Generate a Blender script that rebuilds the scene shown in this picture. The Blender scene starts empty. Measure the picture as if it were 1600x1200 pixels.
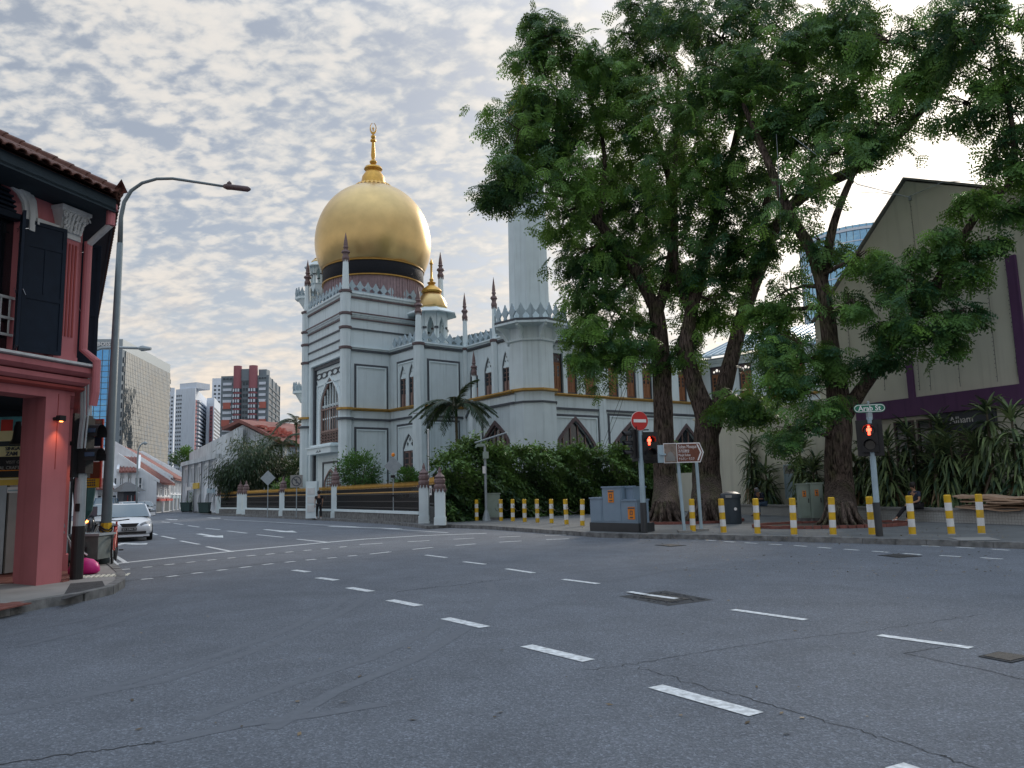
import bpy, bmesh, math, random
import numpy as np
from mathutils import Vector, Matrix, Euler
from mathutils.geometry import tessellate_polygon
R_ = math.radians
scene = bpy.context.scene
# ------------------------------------------------------------------ camera
F_PX = 1209.0; PITCH = math.atan(165/1209.0); ROLL = 0.027; CAM_H = 1.6
_f = Vector((0, math.cos(PITCH), math.sin(PITCH))); _r0 = Vector((1, 0, 0)); _u0 = Vector((0, -math.sin(PITCH), math.cos(PITCH)))
CR = _r0*math.cos(ROLL) - _u0*math.sin(ROLL); CU = _r0*math.sin(ROLL) + _u0*math.cos(ROLL)
cd = bpy.data.cameras.new('camera'); cam = bpy.data.objects.new('camera', cd); scene.collection.objects.link(cam)
m = Matrix((CR, CU, -_f)).transposed().to_4x4(); m.translation = (0, 0, CAM_H)
cam.matrix_world = m
cd.sensor_fit = 'HORIZONTAL'; cd.sensor_width = 36; cd.lens = 36*F_PX/1600; cd.clip_start = .1; cd.clip_end = 6000
scene.camera = cam
# ------------------------------------------------------------------ sky
SUN_AZ = R_(27); SUN_EL = R_(24)
sund = Vector((math.sin(SUN_AZ)*math.cos(SUN_EL), math.cos(SUN_AZ)*math.cos(SUN_EL), math.sin(SUN_EL)))
w = bpy.data.worlds.new('World'); scene.world = w; w.use_nodes = True
nt = w.node_tree; nt.nodes.clear()
def N(t, **k):
    n = nt.nodes.new(t)
    for a, b in k.items(): setattr(n, a, b)
    return n
def L(a, b): nt.links.new(a, b)
def mth(op, a, b=None, c=None, clamp=False):
    n = N('ShaderNodeMath', operation=op); n.use_clamp = clamp
    for i, x in enumerate((a, b, c)):
        if x is None: continue
        if hasattr(x, 'is_output'): L(x, n.inputs[i])
        else: n.inputs[i].default_value = x
    return n.outputs[0]
def mixc(f, a, b, bt='MIX'):
    n = N('ShaderNodeMix', data_type='RGBA', blend_type=bt)
    for i, x in ((0, f), (6, a), (7, b)):
        if hasattr(x, 'is_output'): L(x, n.inputs[i])
        elif i == 0: n.inputs[0].default_value = x
        else: n.inputs[i].default_value = (*x, 1)
    return n.outputs[2]
def sstep(x, a, b):
    n = N('ShaderNodeMapRange', interpolation_type='SMOOTHSTEP'); L(x, n.inputs[0])
    n.inputs[1].default_value = a; n.inputs[2].default_value = b
    return n.outputs[0]
tc = N('ShaderNodeTexCoord'); sep = N('ShaderNodeSeparateXYZ'); L(tc.outputs['Generated'], sep.inputs[0])
zz = mth('MAXIMUM', sep.outputs[2], 0.0)
den = mth('ADD', zz, 0.27)
cx = mth('DIVIDE', sep.outputs[0], den); cy = mth('DIVIDE', sep.outputs[1], den)
comb = N('ShaderNodeCombineXYZ'); L(cx, comb.inputs[0]); L(cy, comb.inputs[1])
mp = N('ShaderNodeMapping'); L(comb.outputs[0], mp.inputs[0]); mp.inputs['Rotation'].default_value = (0, 0, R_(35)); mp.inputs['Scale'].default_value = (1.0, 1.35, 1)
def noise(scale, det, rough, dist=0, loc=None):
    n = N('ShaderNodeTexNoise'); L(mp.outputs[0], n.inputs['Vector']); n.inputs['Scale'].default_value = scale
    n.inputs['Detail'].default_value = det; n.inputs['Roughness'].default_value = rough; n.inputs['Distortion'].default_value = dist
    return n.outputs['Fac']
big = noise(1.7, 3, .5, .3)
mid = noise(7.5, 4, .55, .25)
puff = noise(20, 8, .62, .25)
vor = N('ShaderNodeTexVoronoi', feature='SMOOTH_F1'); vor.inputs['Scale'].default_value = 27; vor.inputs['Smoothness'].default_value = .8
vmix = N('ShaderNodeMix', data_type='VECTOR'); 
nn = N('ShaderNodeTexNoise'); L(mp.outputs[0], nn.inputs['Vector']); nn.inputs['Scale'].default_value = 13; nn.inputs['Detail'].default_value = 4
vadd = N('ShaderNodeVectorMath', operation='MULTIPLY_ADD'); L(nn.outputs['Color'], vadd.inputs[0]); vadd.inputs[1].default_value = (.14, .14, 0); L(mp.outputs[0], vadd.inputs[2])
L(vadd.outputs[0], vor.inputs['Vector'])
cells = mth('SUBTRACT', 1.0, mth('MULTIPLY', vor.outputs['Distance'], 1.25))
dens = mth('ADD', mth('MULTIPLY', puff, .58), mth('ADD', mth('MULTIPLY', cells, .24), mth('MULTIPLY', mid, .40)))
cover = sstep(mth('ADD', dens, mth('MULTIPLY', mth('SUBTRACT', big, .5), .15)), .46, .66)
lightn = sstep(mth('ADD', dens, mth('MULTIPLY', mth('SUBTRACT', big, .5), .32)), .50, .78)
nish = N('ShaderNodeTexSky', sky_type='NISHITA'); nish.sun_disc = False; nish.sun_elevation = SUN_EL; nish.sun_rotation = SUN_AZ
nish.dust_density = 2.0; nish.air_density = 1.0
vd = N('ShaderNodeVectorMath', operation='DOT_PRODUCT'); L(tc.outputs['Generated'], vd.inputs[0]); vd.inputs[1].default_value = sund
sd = mth('MAXIMUM', vd.outputs['Value'], 0.0)
glow = mth('POWER', sd, 22.0); glow2 = mth('POWER', sd, 2.5)
shade = mixc(glow2, (3.15, 3.35, 3.6), (3.7, 3.8, 3.85))
lit = mixc(glow2, (4.5, 4.3, 4.05), (4.9, 4.7, 4.45))
cloud = mixc(lightn, shade, lit)
cov2 = mth('ADD', mth('MULTIPLY', cover, .5), .5)
sky = mixc(cov2, mixc(1.0, nish.outputs[0], (.42, .46, .52), 'MULTIPLY'), cloud)
# warm thin band of cloud toward the horizon
hz = mth('MULTIPLY', mth('SUBTRACT', 1.0, sstep(sep.outputs[2], .03, .36)), .85)
warm = mixc(sstep(mth('ADD', mth('MULTIPLY', mid, .6), mth('MULTIPLY', big, .5)), .45, .66), (3.5, 3.75, 4.05), (5.7, 4.85, 3.95))
sky = mixc(hz, sky, warm)
sky = mixc(1.0, sky, mixc(glow, (0, 0, 0), (4.0, 3.4, 2.7)), 'ADD')
up = mixc(sstep(sep.outputs[2], .5, 1.0), (1, 1, 1), (2.0, 2.3, 2.7))
sky = mixc(1.0, sky, up, 'MULTIPLY')
bg = N('ShaderNodeBackground'); L(sky, bg.inputs['Color']); bg.inputs['Strength'].default_value = .1
wo = N('ShaderNodeOutputWorld'); L(bg.outputs[0], wo.inputs[0])
# ------------------------------------------------------------------ sun behind thin cloud
sl = bpy.data.lights.new('sun', 'SUN'); sl.energy = 1.3; sl.angle = R_(16); sl.color = (1, .9, .78)
so = bpy.data.objects.new('sun', sl); scene.collection.objects.link(so)
so.rotation_euler = (-sund).to_track_quat('-Z', 'Y').to_euler()
vs = scene.view_settings; vs.view_transform = 'Standard'; vs.look = 'None'; vs.gamma = 1; vs.exposure = 0.8; vs.use_curve_mapping = False
scene.render.engine = 'CYCLES'
scene.cycles.max_bounces = 6; scene.cycles.transparent_max_bounces = 6
# ------------------------------------------------------------------ library
COL = scene.collection
def ray(u, v): return _f + CR*((u-800)/F_PX) + CU*((600-v)/F_PX)
def G(u, v, z=0.0):
    d = ray(u, v); t = (z-CAM_H)/d.z; return Vector((d.x*t, d.y*t, z))
def P(u, v, Y):
    d = ray(u, v); t = Y/d.y; return Vector((d.x*t, Y, CAM_H+d.z*t))
def XU(u, Y, v=700): return P(u, v, Y).x
WM = {}
def wmat(o): return WM.get(o.name, Matrix())
def link(o, M, parent=None):
    COL.objects.link(o)
    if parent is not None:
        o.parent = parent; o.matrix_basis = wmat(parent).inverted() @ M
    else: o.matrix_basis = M
    WM[o.name] = M.copy(); return o
def T(*a): return Matrix.Translation(Vector(a))
def RZ(a): return Matrix.Rotation(a, 4, 'Z')
def RX(a): return Matrix.Rotation(a, 4, 'X')
def RY(a): return Matrix.Rotation(a, 4, 'Y')
def S3(x, y=None, z=None):
    return Matrix.Diagonal((x, x if y is None else y, x if z is None else z, 1))
def tag(o, label=None, cat=None, group=None, kind=None):
    if label: o['label'] = label
    if cat: o['category'] = cat
    if group: o['group'] = group
    if kind: o['kind'] = kind
    return o
def thing(name, loc, label, cat, group=None, rz=0, M=None):
    o = bpy.data.objects.new(name, None); o.empty_display_size = .2
    link(o, M if M is not None else T(*loc) @ RZ(rz)); return tag(o, label, cat, group)
def dup(root, M, label=None):
    def rec(o, newM, parent):
        c = o.copy(); link(c, newM, parent)
        for ch in list(o.children): rec(ch, newM @ wmat(o).inverted() @ wmat(ch), c)
        return c
    r = rec(root, M, None)
    if label: r['label'] = label
    return r
def place(name, me, M, parent=None, kind=None):
    o = bpy.data.objects.new(name, me); link(o, M, parent)
    if kind: o['kind'] = kind
    return o
class MB:
    def __init__(s, M=None): s.v = []; s.f = []; s.mi = []; s.cur = 0; s.M = M or Matrix()
    def add(s, vs, fs, M=None):
        n = len(s.v); MM = s.M @ M if M is not None else s.M
        s.v += [tuple(MM @ Vector(p)) for p in vs]; s.f += [tuple(i+n for i in f) for f in fs]; s.mi += [s.cur]*len(fs)
        return s
    def box(s, x0, x1, y0, y1, z0, z1, M=None):
        return s.add([(x, y, z) for z in (z0, z1) for x, y in ((x0, y0), (x1, y0), (x1, y1), (x0, y1))],
                     [(3, 2, 1, 0), (4, 5, 6, 7), (0, 1, 5, 4), (1, 2, 6, 5), (2, 3, 7, 6), (3, 0, 4, 7)], M)
    def prism(s, poly, z0, z1, M=None):
        n = len(poly)
        return s.add([(x, y, z0) for x, y in poly]+[(x, y, z1) for x, y in poly],
                     [tuple(range(n-1, -1, -1)), tuple(range(n, 2*n))]+[(i, (i+1) % n, n+(i+1) % n, n+i) for i in range(n)], M)
    def pxz(s, poly, y0, y1, M=None):      # polygon in the wall plane, extruded along y
        n = len(poly)
        return s.add([(x, y0, z) for x, z in poly]+[(x, y1, z) for x, z in poly],
                     [tuple(range(n)), tuple(range(2*n-1, n-1, -1))]+[((i+1) % n, i, n+i, n+(i+1) % n) for i in range(n)], M)
    def panel(s, outer, holes, y0, y1, M=None, rim=True):   # wall plate with openings
        loops = [outer]+list(holes); pts = [p for l in loops for p in l]
        tris = tessellate_polygon([[Vector((a, b, 0)) for a, b in l] for l in loops])
        vs = [(a, y0, b) for a, b in pts]+[(a, y1, b) for a, b in pts]; n = len(pts)
        fs = [tuple(t) for t in tris]
        k = 0
        for l in loops:
            for i in range(len(l)):
                a = k+i; b = k+(i+1) % len(l); fs.append((a, b, n+b, n+a))
            k += len(l)
        fs += [tuple(n+i for i in reversed(t)) for t in tris]
        return s.add(vs, fs, M)
    def frame(s, outer, inner, y0, y1, M=None):  # closed ring between two outlines of equal count
        n = len(outer); vs = []
        for y in (y0, y1): vs += [(a, y, b) for a, b in outer]+[(a, y, b) for a, b in inner]
        fs = []
        for i in range(n):
            j = (i+1) % n
            fs += [(i, j, n+j, n+i), (2*n+i, 3*n+i, 3*n+j, 2*n+j), (i, 2*n+i, 2*n+j, j), (n+i, n+j, 3*n+j, 3*n+i)]
        return s.add(vs, fs, M)
    def lathe(s, prof, seg=16, c=(0, 0), ph=0, M=None, cap=True):
        n = len(prof); vs = []
        for k in range(seg):
            a = ph+2*math.pi*k/seg
            vs += [(c[0]+r*math.cos(a), c[1]+r*math.sin(a), z) for r, z in prof]
        fs = [(k*n+i, ((k+1) % seg)*n+i, ((k+1) % seg)*n+i+1, k*n+i+1) for k in range(seg) for i in range(n-1)]
        if cap:
            fs += [tuple(k*n for k in range(seg-1, -1, -1)), tuple(k*n+n-1 for k in range(seg))]
        return s.add(vs, fs, M)
    def tube(s, pts, rad, seg=6, M=None, cap=True):
        pts = [Vector(p) for p in pts]; n = len(pts)
        if not hasattr(rad, '__len__'): rad = [rad]*n
        vs = []; prev = None
        for i, p in enumerate(pts):
            d = (pts[min(i+1, n-1)]-pts[max(i-1, 0)]).normalized()
            if prev is None:
                prev = d.orthogonal().normalized()
            prev = (prev-d*prev.dot(d)).normalized(); q = d.cross(prev)
            for k in range(seg):
                a = 2*math.pi*k/seg; vs.append(tuple(p+(prev*math.cos(a)+q*math.sin(a))*rad[i]))
        fs = [(i*seg+k, i*seg+(k+1) % seg, (i+1)*seg+(k+1) % seg, (i+1)*seg+k) for i in range(n-1) for k in range(seg)]
        if cap: fs += [tuple(range(seg-1, -1, -1)), tuple((n-1)*seg+k for k in range(seg))]
        return s.add(vs, fs, M)
    def sweep(s, prof, path, closed=False, M=None):  # prof (out, z); path plan points, outward = right of travel
        P2 = [Vector(p).to_2d() for p in path]; n = len(P2); offs = []
        for i in range(n):
            d = []
            if closed or i > 0: d.append((P2[i]-P2[i-1]).normalized())
            if closed or i < n-1: d.append((P2[(i+1) % n]-P2[i]).normalized())
            ns = [Vector((q.y, -q.x)) for q in d]; b = sum(ns, Vector((0, 0))).normalized()
            offs.append(b/max(.35, b.dot(ns[0])))
        m = len(prof); vs = [(P2[i].x+offs[i].x*o, P2[i].y+offs[i].y*o, z) for i in range(n) for o, z in prof]
        fs = []
        for i in range(n if closed else n-1):
            j = (i+1) % n
            fs += [(i*m+k, j*m+k, j*m+(k+1) % m, i*m+(k+1) % m) for k in range(m)]
        if not closed: fs += [tuple(range(m)), tuple((n-1)*m+k for k in range(m-1, -1, -1))]
        return s.add(vs, fs, M)
    def mesh(s, name, mats, smooth=False):
        me = bpy.data.meshes.new(name); me.from_pydata(s.v, [], s.f)
        for m_ in (mats if isinstance(mats, (list, tuple)) else [mats]): me.materials.append(m_)
        if isinstance(mats, (list, tuple)): me.polygons.foreach_set('material_index', s.mi)
        bm_ = bmesh.new(); bm_.from_mesh(me); bmesh.ops.recalc_face_normals(bm_, faces=bm_.faces); bm_.to_mesh(me); bm_.free()
        if smooth:
            me.polygons.foreach_set('use_smooth', [True]*len(me.polygons))
            if smooth is not True: me.set_sharp_from_angle(angle=R_(smooth))
        me.update(); return me
    def build(s, name, mats, parent=None, smooth=False, kind=None):
        # recentre: world-space vertices, origin at the middle of the base
        V_ = np.array(s.v); lo = V_.min(0); hi = V_.max(0); o = Vector(((lo[0]+hi[0])/2, (lo[1]+hi[1])/2, lo[2]))
        s.v = [(a-o.x, b-o.y, c-o.z) for a, b, c in s.v]
        return place(name, s.mesh(name, mats, smooth), T(*o), parent, kind)
def WallM(a, b):
    a = Vector(a).to_2d(); b = Vector(b).to_2d(); t = (b-a).normalized()
    return Matrix(((t.x, -t.y, 0, a.x), (t.y, t.x, 0, a.y), (0, 0, 1, 0), (0, 0, 0, 1)))
class Wall:   # local x along the wall (left to right in view), y inward, z up
    def __init__(s, a, b): s.a = Vector(a).to_2d(); s.b = Vector(b).to_2d(); s.L = (s.b-s.a).length; s.M = WallM(a, b)
    def at(s, u, v, off=0):
        d = ray(u, v); t2 = (s.b-s.a).normalized(); n = Vector((-t2.y, t2.x)); o = s.a+n*off
        k = (o.dot(n))/(Vector((d.x, d.y)).dot(n)); p = Vector((d.x*k, d.y*k))
        return ((p-o).dot(t2), CAM_H+d.z*k)
    def pt(s, x): return s.a+(s.b-s.a).normalized()*x
def rect(x0, x1, z0, z1): return [(x0, z0), (x1, z0), (x1, z1), (x0, z1)]
def arch(cx, w, z0, zs, zt, n=8, pw=1.8, grow=0):
    h = w/2+grow; out = [(cx-h, z0-grow), (cx+h, z0-grow)]; zt += grow*1.2
    r = [(cx+h*(1-(i/n)**pw), zs+(zt-zs)*i/n) for i in range(n+1)]
    l = [(2*cx-a, b) for a, b in reversed(r[:-1])]
    return out+r+l
def octo(c, r, ph=None):
    ph = math.pi/8 if ph is None else ph
    return [(c[0]+r*math.cos(ph+i*math.pi/4), c[1]+r*math.sin(ph+i*math.pi/4)) for i in range(8)]
# ------------------------------------------------------------------ materials
def mat(name, col, rough=.7, var=.12, scale=3, bump=.15, bscale=40, metal=0, spec=.4, streak=0, dirt=None, sub=None, trans=0, coords='Object', emit=None):
    m = bpy.data.materials.new(name); m.use_nodes = True; t = m.node_tree; b = t.nodes['Principled BSDF']
    b.inputs['Roughness'].default_value = rough; b.inputs['Metallic'].default_value = metal
    b.inputs['Specular IOR Level'].default_value = spec
    tc = t.nodes.new('ShaderNodeTexCoord'); co = tc.outputs[coords]
    if coords == 'World': pass
    geo = t.nodes.new('ShaderNodeNewGeometry'); co = geo.outputs['Position']
    def nz(sc, det=4, vec=None):
        n = t.nodes.new('ShaderNodeTexNoise'); n.inputs['Scale'].default_value = sc; n.inputs['Detail'].default_value = det
        t.links.new(vec if vec is not None else co, n.inputs['Vector']); return n.outputs['Fac']
    def rampmul(colr, fac, lo, hi, dark):
        mr = t.nodes.new('ShaderNodeMapRange'); t.links.new(fac, mr.inputs[0]); mr.inputs[1].default_value = lo; mr.inputs[2].default_value = hi
        mx = t.nodes.new('ShaderNodeMix'); mx.data_type = 'RGBA'; t.links.new(mr.outputs[0], mx.inputs[0])
        if isinstance(colr, tuple): mx.inputs[6].default_value = (*colr, 1)
        else: t.links.new(colr, mx.inputs[6])
        mx.inputs[7].default_value = (*dark, 1); return mx.outputs[2]
    c = tuple(col)
    out = rampmul(tuple(x*(1+var*.6) for x in c), nz(scale), .3, .75, tuple(x*(1-var) for x in c))
    if streak:
        mp_ = t.nodes.new('ShaderNodeMapping'); t.links.new(co, mp_.inputs[0]); mp_.inputs['Scale'].default_value = (4, 4, .18)
        out = rampmul(out, nz(1.2, 5, mp_.outputs[0]), .52, .52+.5*(1.2-streak), dirt or tuple(x*.45 for x in c))
    t.links.new(out, b.inputs['Base Color'])
    if bump:
        bp = t.nodes.new('ShaderNodeBump'); bp.inputs['Strength'].default_value = bump; bp.inputs['Distance'].default_value = .02
        t.links.new(nz(bscale, 3), bp.inputs['Height']); t.links.new(bp.outputs[0], b.inputs['Normal'])
    if emit:
        b.inputs['Emission Color'].default_value = (*emit[:3], 1); b.inputs['Emission Strength'].default_value = emit[3]
    if trans: b.inputs['Transmission Weight'].default_value = trans
    return m
M = {}
def dm(k, *a, **kw): M[k] = mat(k, *a, **kw)
dm('mosque_paint', (.60, .69, .72), .75, .07, 1.2, .05, 30, streak=.3, dirt=(.36, .43, .45))  # bluish tint of the cool light is put into this pale paint
dm('mosque_white', (.66, .76, .79), .7, .06, 2, .05)
dm('trim_dark', (.07, .08, .095), .6, .2, 3)
dm('trim_brown', (.12, .085, .09), .6, .25, 4, streak=.3)
dm('gold_paint', (.42, .24, .05), .4, .2, 3, .1, metal=.25)
dm('spire_brown', (.17, .115, .115), .55, .2, 8)
dm('shutter_brown', (.26, .115, .055), .55, .2, 6, .1)
dm('shutter_mauve', (.23, .15, .13), .55, .2, 6, .1)
dm('pane_dark', (.02, .028, .035), .12, .2, 2, 0, spec=.7)
dm('glass_black', (.012, .015, .02), .08, .1, 2, 0, spec=.8)
dm('drum_mauve', (.30, .22, .235), .8, .2, 3, .2, streak=.5)
dm('bottle_band', (.010, .012, .018), .6, .5, 60, .6, 60, spec=.25)
dm('tile_grey', (.10, .14, .15), .7, .3, 5, .3, streak=.3)
dm('roof_metal', (.42, .53, .60), .35, .12, 2, .05, metal=.2)
dm('pink', (.46, .155, .17), .65, .1, 1.4, .08, 60, streak=.22, dirt=(.28, .07, .07))
dm('pink_dark', (.30, .055, .05), .65, .12, 2)
dm('plaster_white', (.60, .62, .62), .7, .1, 5, .2, 50, streak=.2)
dm('shutter_navy', (.010, .018, .032), .55, .2, 5, .05, spec=.15)
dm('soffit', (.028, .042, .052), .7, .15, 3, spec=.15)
dm('roof_tile', (.12, .05, .035), .8, .4, 9, .4, 60)
dm('roof_tile_red', (.24, .10, .085), .8, .35, .8, .3, 20, streak=.4, dirt=(.12, .04, .03))
dm('concrete', (.26, .26, .25), .85, .2, 1.5, .3, 60)
dm('pavement', (.125, .135, .14), .85, .25, .9, .3, 80)
dm('kerb', (.17, .175, .175), .85, .6, 5, .4, 40)
dm('brick_red', (.20, .075, .06), .8, .3, 7, .3)
dm('steel_grey', (.30, .35, .38), .45, .12, 4, .05, metal=.3)
dm('steel_blue', (.33, .44, .50), .45, .12, 4, .05, metal=.1)
dm('pole_dark', (.035, .04, .045), .4, .2, 4, .05, spec=.5)
dm('black', (.012, .012, .014), .45, .2, 5, .05)
dm('yellow', (.68, .42, .02), .5, .2, 5, .1, streak=.45, dirt=(.32, .22, .06))
dm('bollard_white', (.72, .74, .74), .45, .15, 5, .1, streak=.45, dirt=(.4, .4, .38))
dm('road_white', (.64, .67, .68), .7, .45, 16, .3, 90)
dm('tar', (.045, .048, .052), .95, .3, 12, .3)
dm('tyre_mark', (.092, .098, .105), .8, .15, 14, .3, 120)
dm('patch', (.06, .063, .067), .95, .35, 10, .8, 60)
dm('iron', (.055, .055, .055), .6, .35, 20, .8, 60, metal=.4)
dm('green_cab', (.26, .33, .29), .5, .08, 4, .03)
dm('blue_cab', (.20, .28, .36), .45, .07, 3, .03)
dm('orange_label', (.75, .24, .02), .5, .05, 5, 0)
dm('bark', (.085, .065, .055), .95, .5, 6, 1.0, 14, streak=.6, dirt=(.03, .024, .022))
dm('stem', (.10, .09, .06), .9, .3, 8, .5)
dm('cream_wall', (.66, .66, .56), .85, .08, .7, .12, 50, streak=.12, dirt=(.44, .44, .38))
dm('purple', (.12, .055, .14), .7, .12, 1.5, .1, streak=.2)
dm('stained_wall', (.52, .57, .60), .85, .2, .5, .2, 10, streak=.6, dirt=(.09, .10, .11))
dm('house_white', (.74, .78, .82), .8, .08, .6, .1, 10, streak=.15, dirt=(.5, .53, .56))
dm('hdb_white', (.66, .72, .80), .8, .06, .05, 0, streak=.1)
dm('hdb_grey', (.19, .23, .26), .8, .08, .05, 0)
dm('hdb_pink', (.33, .13, .15), .8, .08, .05, 0)
dm('hdb_orange', (.46, .15, .12), .8, .08, .05, 0)
dm('lamp_post', (.17, .22, .24), .5, .15, 3, .05)
dm('far_window', (.05, .07, .09), .3, .3, .4, 0)
dm('car_white', (.72, .75, .78), .22, .03, 2, 0, spec=.6)
dm('car_dark', (.02, .022, .028), .2, .1, 2, 0, spec=.7)
dm('car_silver', (.42, .44, .46), .25, .05, 2, 0, metal=.6)
dm('rubber', (.015, .015, .015), .8, .2, 10, .2)
dm('chrome', (.55, .56, .58), .2, .05, 5, 0, metal=.9)
dm('skin', (.36, .20, .13), .6, .08, 20, .05)
dm('hair', (.012, .009, .008), .6, .2, 40, .3)
dm('cloth_black', (.012, .012, .015), .9, .2, 15, .3)
dm('cloth_navy', (.025, .035, .06), .9, .2, 15, .3)
dm('jeans', (.07, .12, .20), .9, .2, 15, .3)
dm('shoe_white', (.7, .7, .7), .6, .1, 15, .1)
dm('cloth_grey', (.22, .23, .25), .9, .2, 15, .3)
dm('cardboard', (.38, .26, .18), .85, .2, 6, .2)
dm('magenta', (.60, .02, .22), .4, .1, 6, .1)
dm('sign_brown', (.15, .045, .025), .45, .1, 8, 0)
dm('sign_green', (.01, .17, .10), .4, .05, 8, 0)
dm('sign_red', (.50, .02, .02), .4, .05, 8, 0)
dm('sign_white', (.75, .75, .75), .4, .05, 8, 0)
dm('sign_pic', (.22, .17, .14), .5, .5, 8, 0)
dm('awning_yellow', (.60, .42, .08), .6, .2, 3, .1)
dm('banner_teal', (.10, .32, .36), .6, .5, 6, 0)
dm('red_paint', (.45, .04, .03), .5, .2, 3, 0)
dm('lamp_red', (.6, .02, .01), .4, 0, 1, 0, emit=(1, .06, .03, 5))
dm('lamp_orange', (.6, .2, .02), .4, 0, 1, 0, emit=(1, .25, .04, 9))
dm('lens_dark', (.03, .03, .03), .2, 0, 1, 0)
dm('cable', (.05, .05, .05), .6, 0, 1, 0)
dm('soil', (.045, .035, .028), .95, .4, 6, .5)
dm('mosaic', (.42, .43, .42), .5, .25, 30, .2)
# gold leaf dome: hammered metal
g = mat('gold_dome', (.62, .44, .19), .33, .10, 1.2, .35, 2.2, metal=.8, spec=.8); M['gold_dome'] = g
M['gold_bright'] = mat('gold_bright', (.62, .36, .08), .35, .15, 4, .2, 20, metal=.7)
# asphalt
def asphalt():
    m = bpy.data.materials.new('asphalt'); m.use_nodes = True; t = m.node_tree; b = t.nodes['Principled BSDF']
    geo = t.nodes.new('ShaderNodeNewGeometry'); co = geo.outputs['Position']
    def nz(sc, det, rough=.5, dist=0, vec=None):
        n = t.nodes.new('ShaderNodeTexNoise'); n.inputs['Scale'].default_value = sc; n.inputs['Detail'].default_value = det
        n.inputs['Roughness'].default_value = rough; n.inputs['Distortion'].default_value = dist; t.links.new(vec or co, n.inputs['Vector']); return n.outputs['Fac']
    def ramp(f, pts):
        r = t.nodes.new('ShaderNodeValToRGB'); t.links.new(f, r.inputs[0]); e = r.color_ramp.elements
        while len(e) < len(pts): e.new(.5)
        for q, (p, c) in zip(e, pts): q.position = p; q.color = (c, c, c, 1) if not isinstance(c, tuple) else (*c, 1)
        return r.outputs[0]
    def mx(f, a, bb, bt='MIX'):
        n = t.nodes.new('ShaderNodeMix'); n.data_type = 'RGBA'; n.blend_type = bt
        if isinstance(f, float): n.inputs[0].default_value = f
        else: t.links.new(f, n.inputs[0])
        t.links.new(a, n.inputs[6]); t.links.new(bb, n.inputs[7]); return n.outputs[2]
    base = ramp(nz(.16, 4, .6), [(.3, (.122, .139, .164)), (.7, (.153, .172, .200))])
    mott = ramp(nz(1.1, 5, .65, .5), [(.3, .82), (.75, 1.12)])
    v = t.nodes.new('ShaderNodeTexVoronoi'); v.inputs['Scale'].default_value = 75; t.links.new(co, v.inputs['Vector'])
    sep = t.nodes.new('ShaderNodeSeparateColor'); t.links.new(v.outputs['Color'], sep.inputs[0])
    agg = ramp(sep.outputs[0], [(0, .74), (.55, .95), (.8, 1.08), (.97, 1.55)])
    fine = ramp(nz(190, 2), [(.3, .72), (.7, 1.25)])
    mid = ramp(nz(26, 4, .7), [(.3, .78), (.7, 1.2)])
    c = mx(1.0, base, mott, 'MULTIPLY'); c = mx(1.0, c, agg, 'MULTIPLY'); c = mx(1.0, c, fine, 'MULTIPLY'); c = mx(1.0, c, mid, 'MULTIPLY')
    # oil stains
    st = ramp(nz(.45, 3, .5, 1.2), [(.58, 0.0), (.85, .25)])
    dk = t.nodes.new('ShaderNodeRGB'); dk.outputs[0].default_value = (.055, .058, .062, 1)
    c = mx(st, c, dk.outputs[0])
    t.links.new(c, b.inputs['Base Color']); b.inputs['Roughness'].default_value = .78; b.inputs['Specular IOR Level'].default_value = .35
    bp = t.nodes.new('ShaderNodeBump'); bp.inputs['Strength'].default_value = .7; bp.inputs['Distance'].default_value = .012
    t.links.new(v.outputs['Distance'], bp.inputs['Height'])
    bp2 = t.nodes.new('ShaderNodeBump'); bp2.inputs['Strength'].default_value = .35; bp2.inputs['Distance'].default_value = .03
    t.links.new(nz(18, 4, .7), bp2.inputs['Height']); t.links.new(bp.outputs[0], bp2.inputs['Normal']); t.links.new(bp2.outputs[0], b.inputs['Normal'])
    return m
dm('tyre_mark', (.118, .133, .155), .8, .15, 14, .3, 120)
M['asphalt'] = asphalt()
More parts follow.
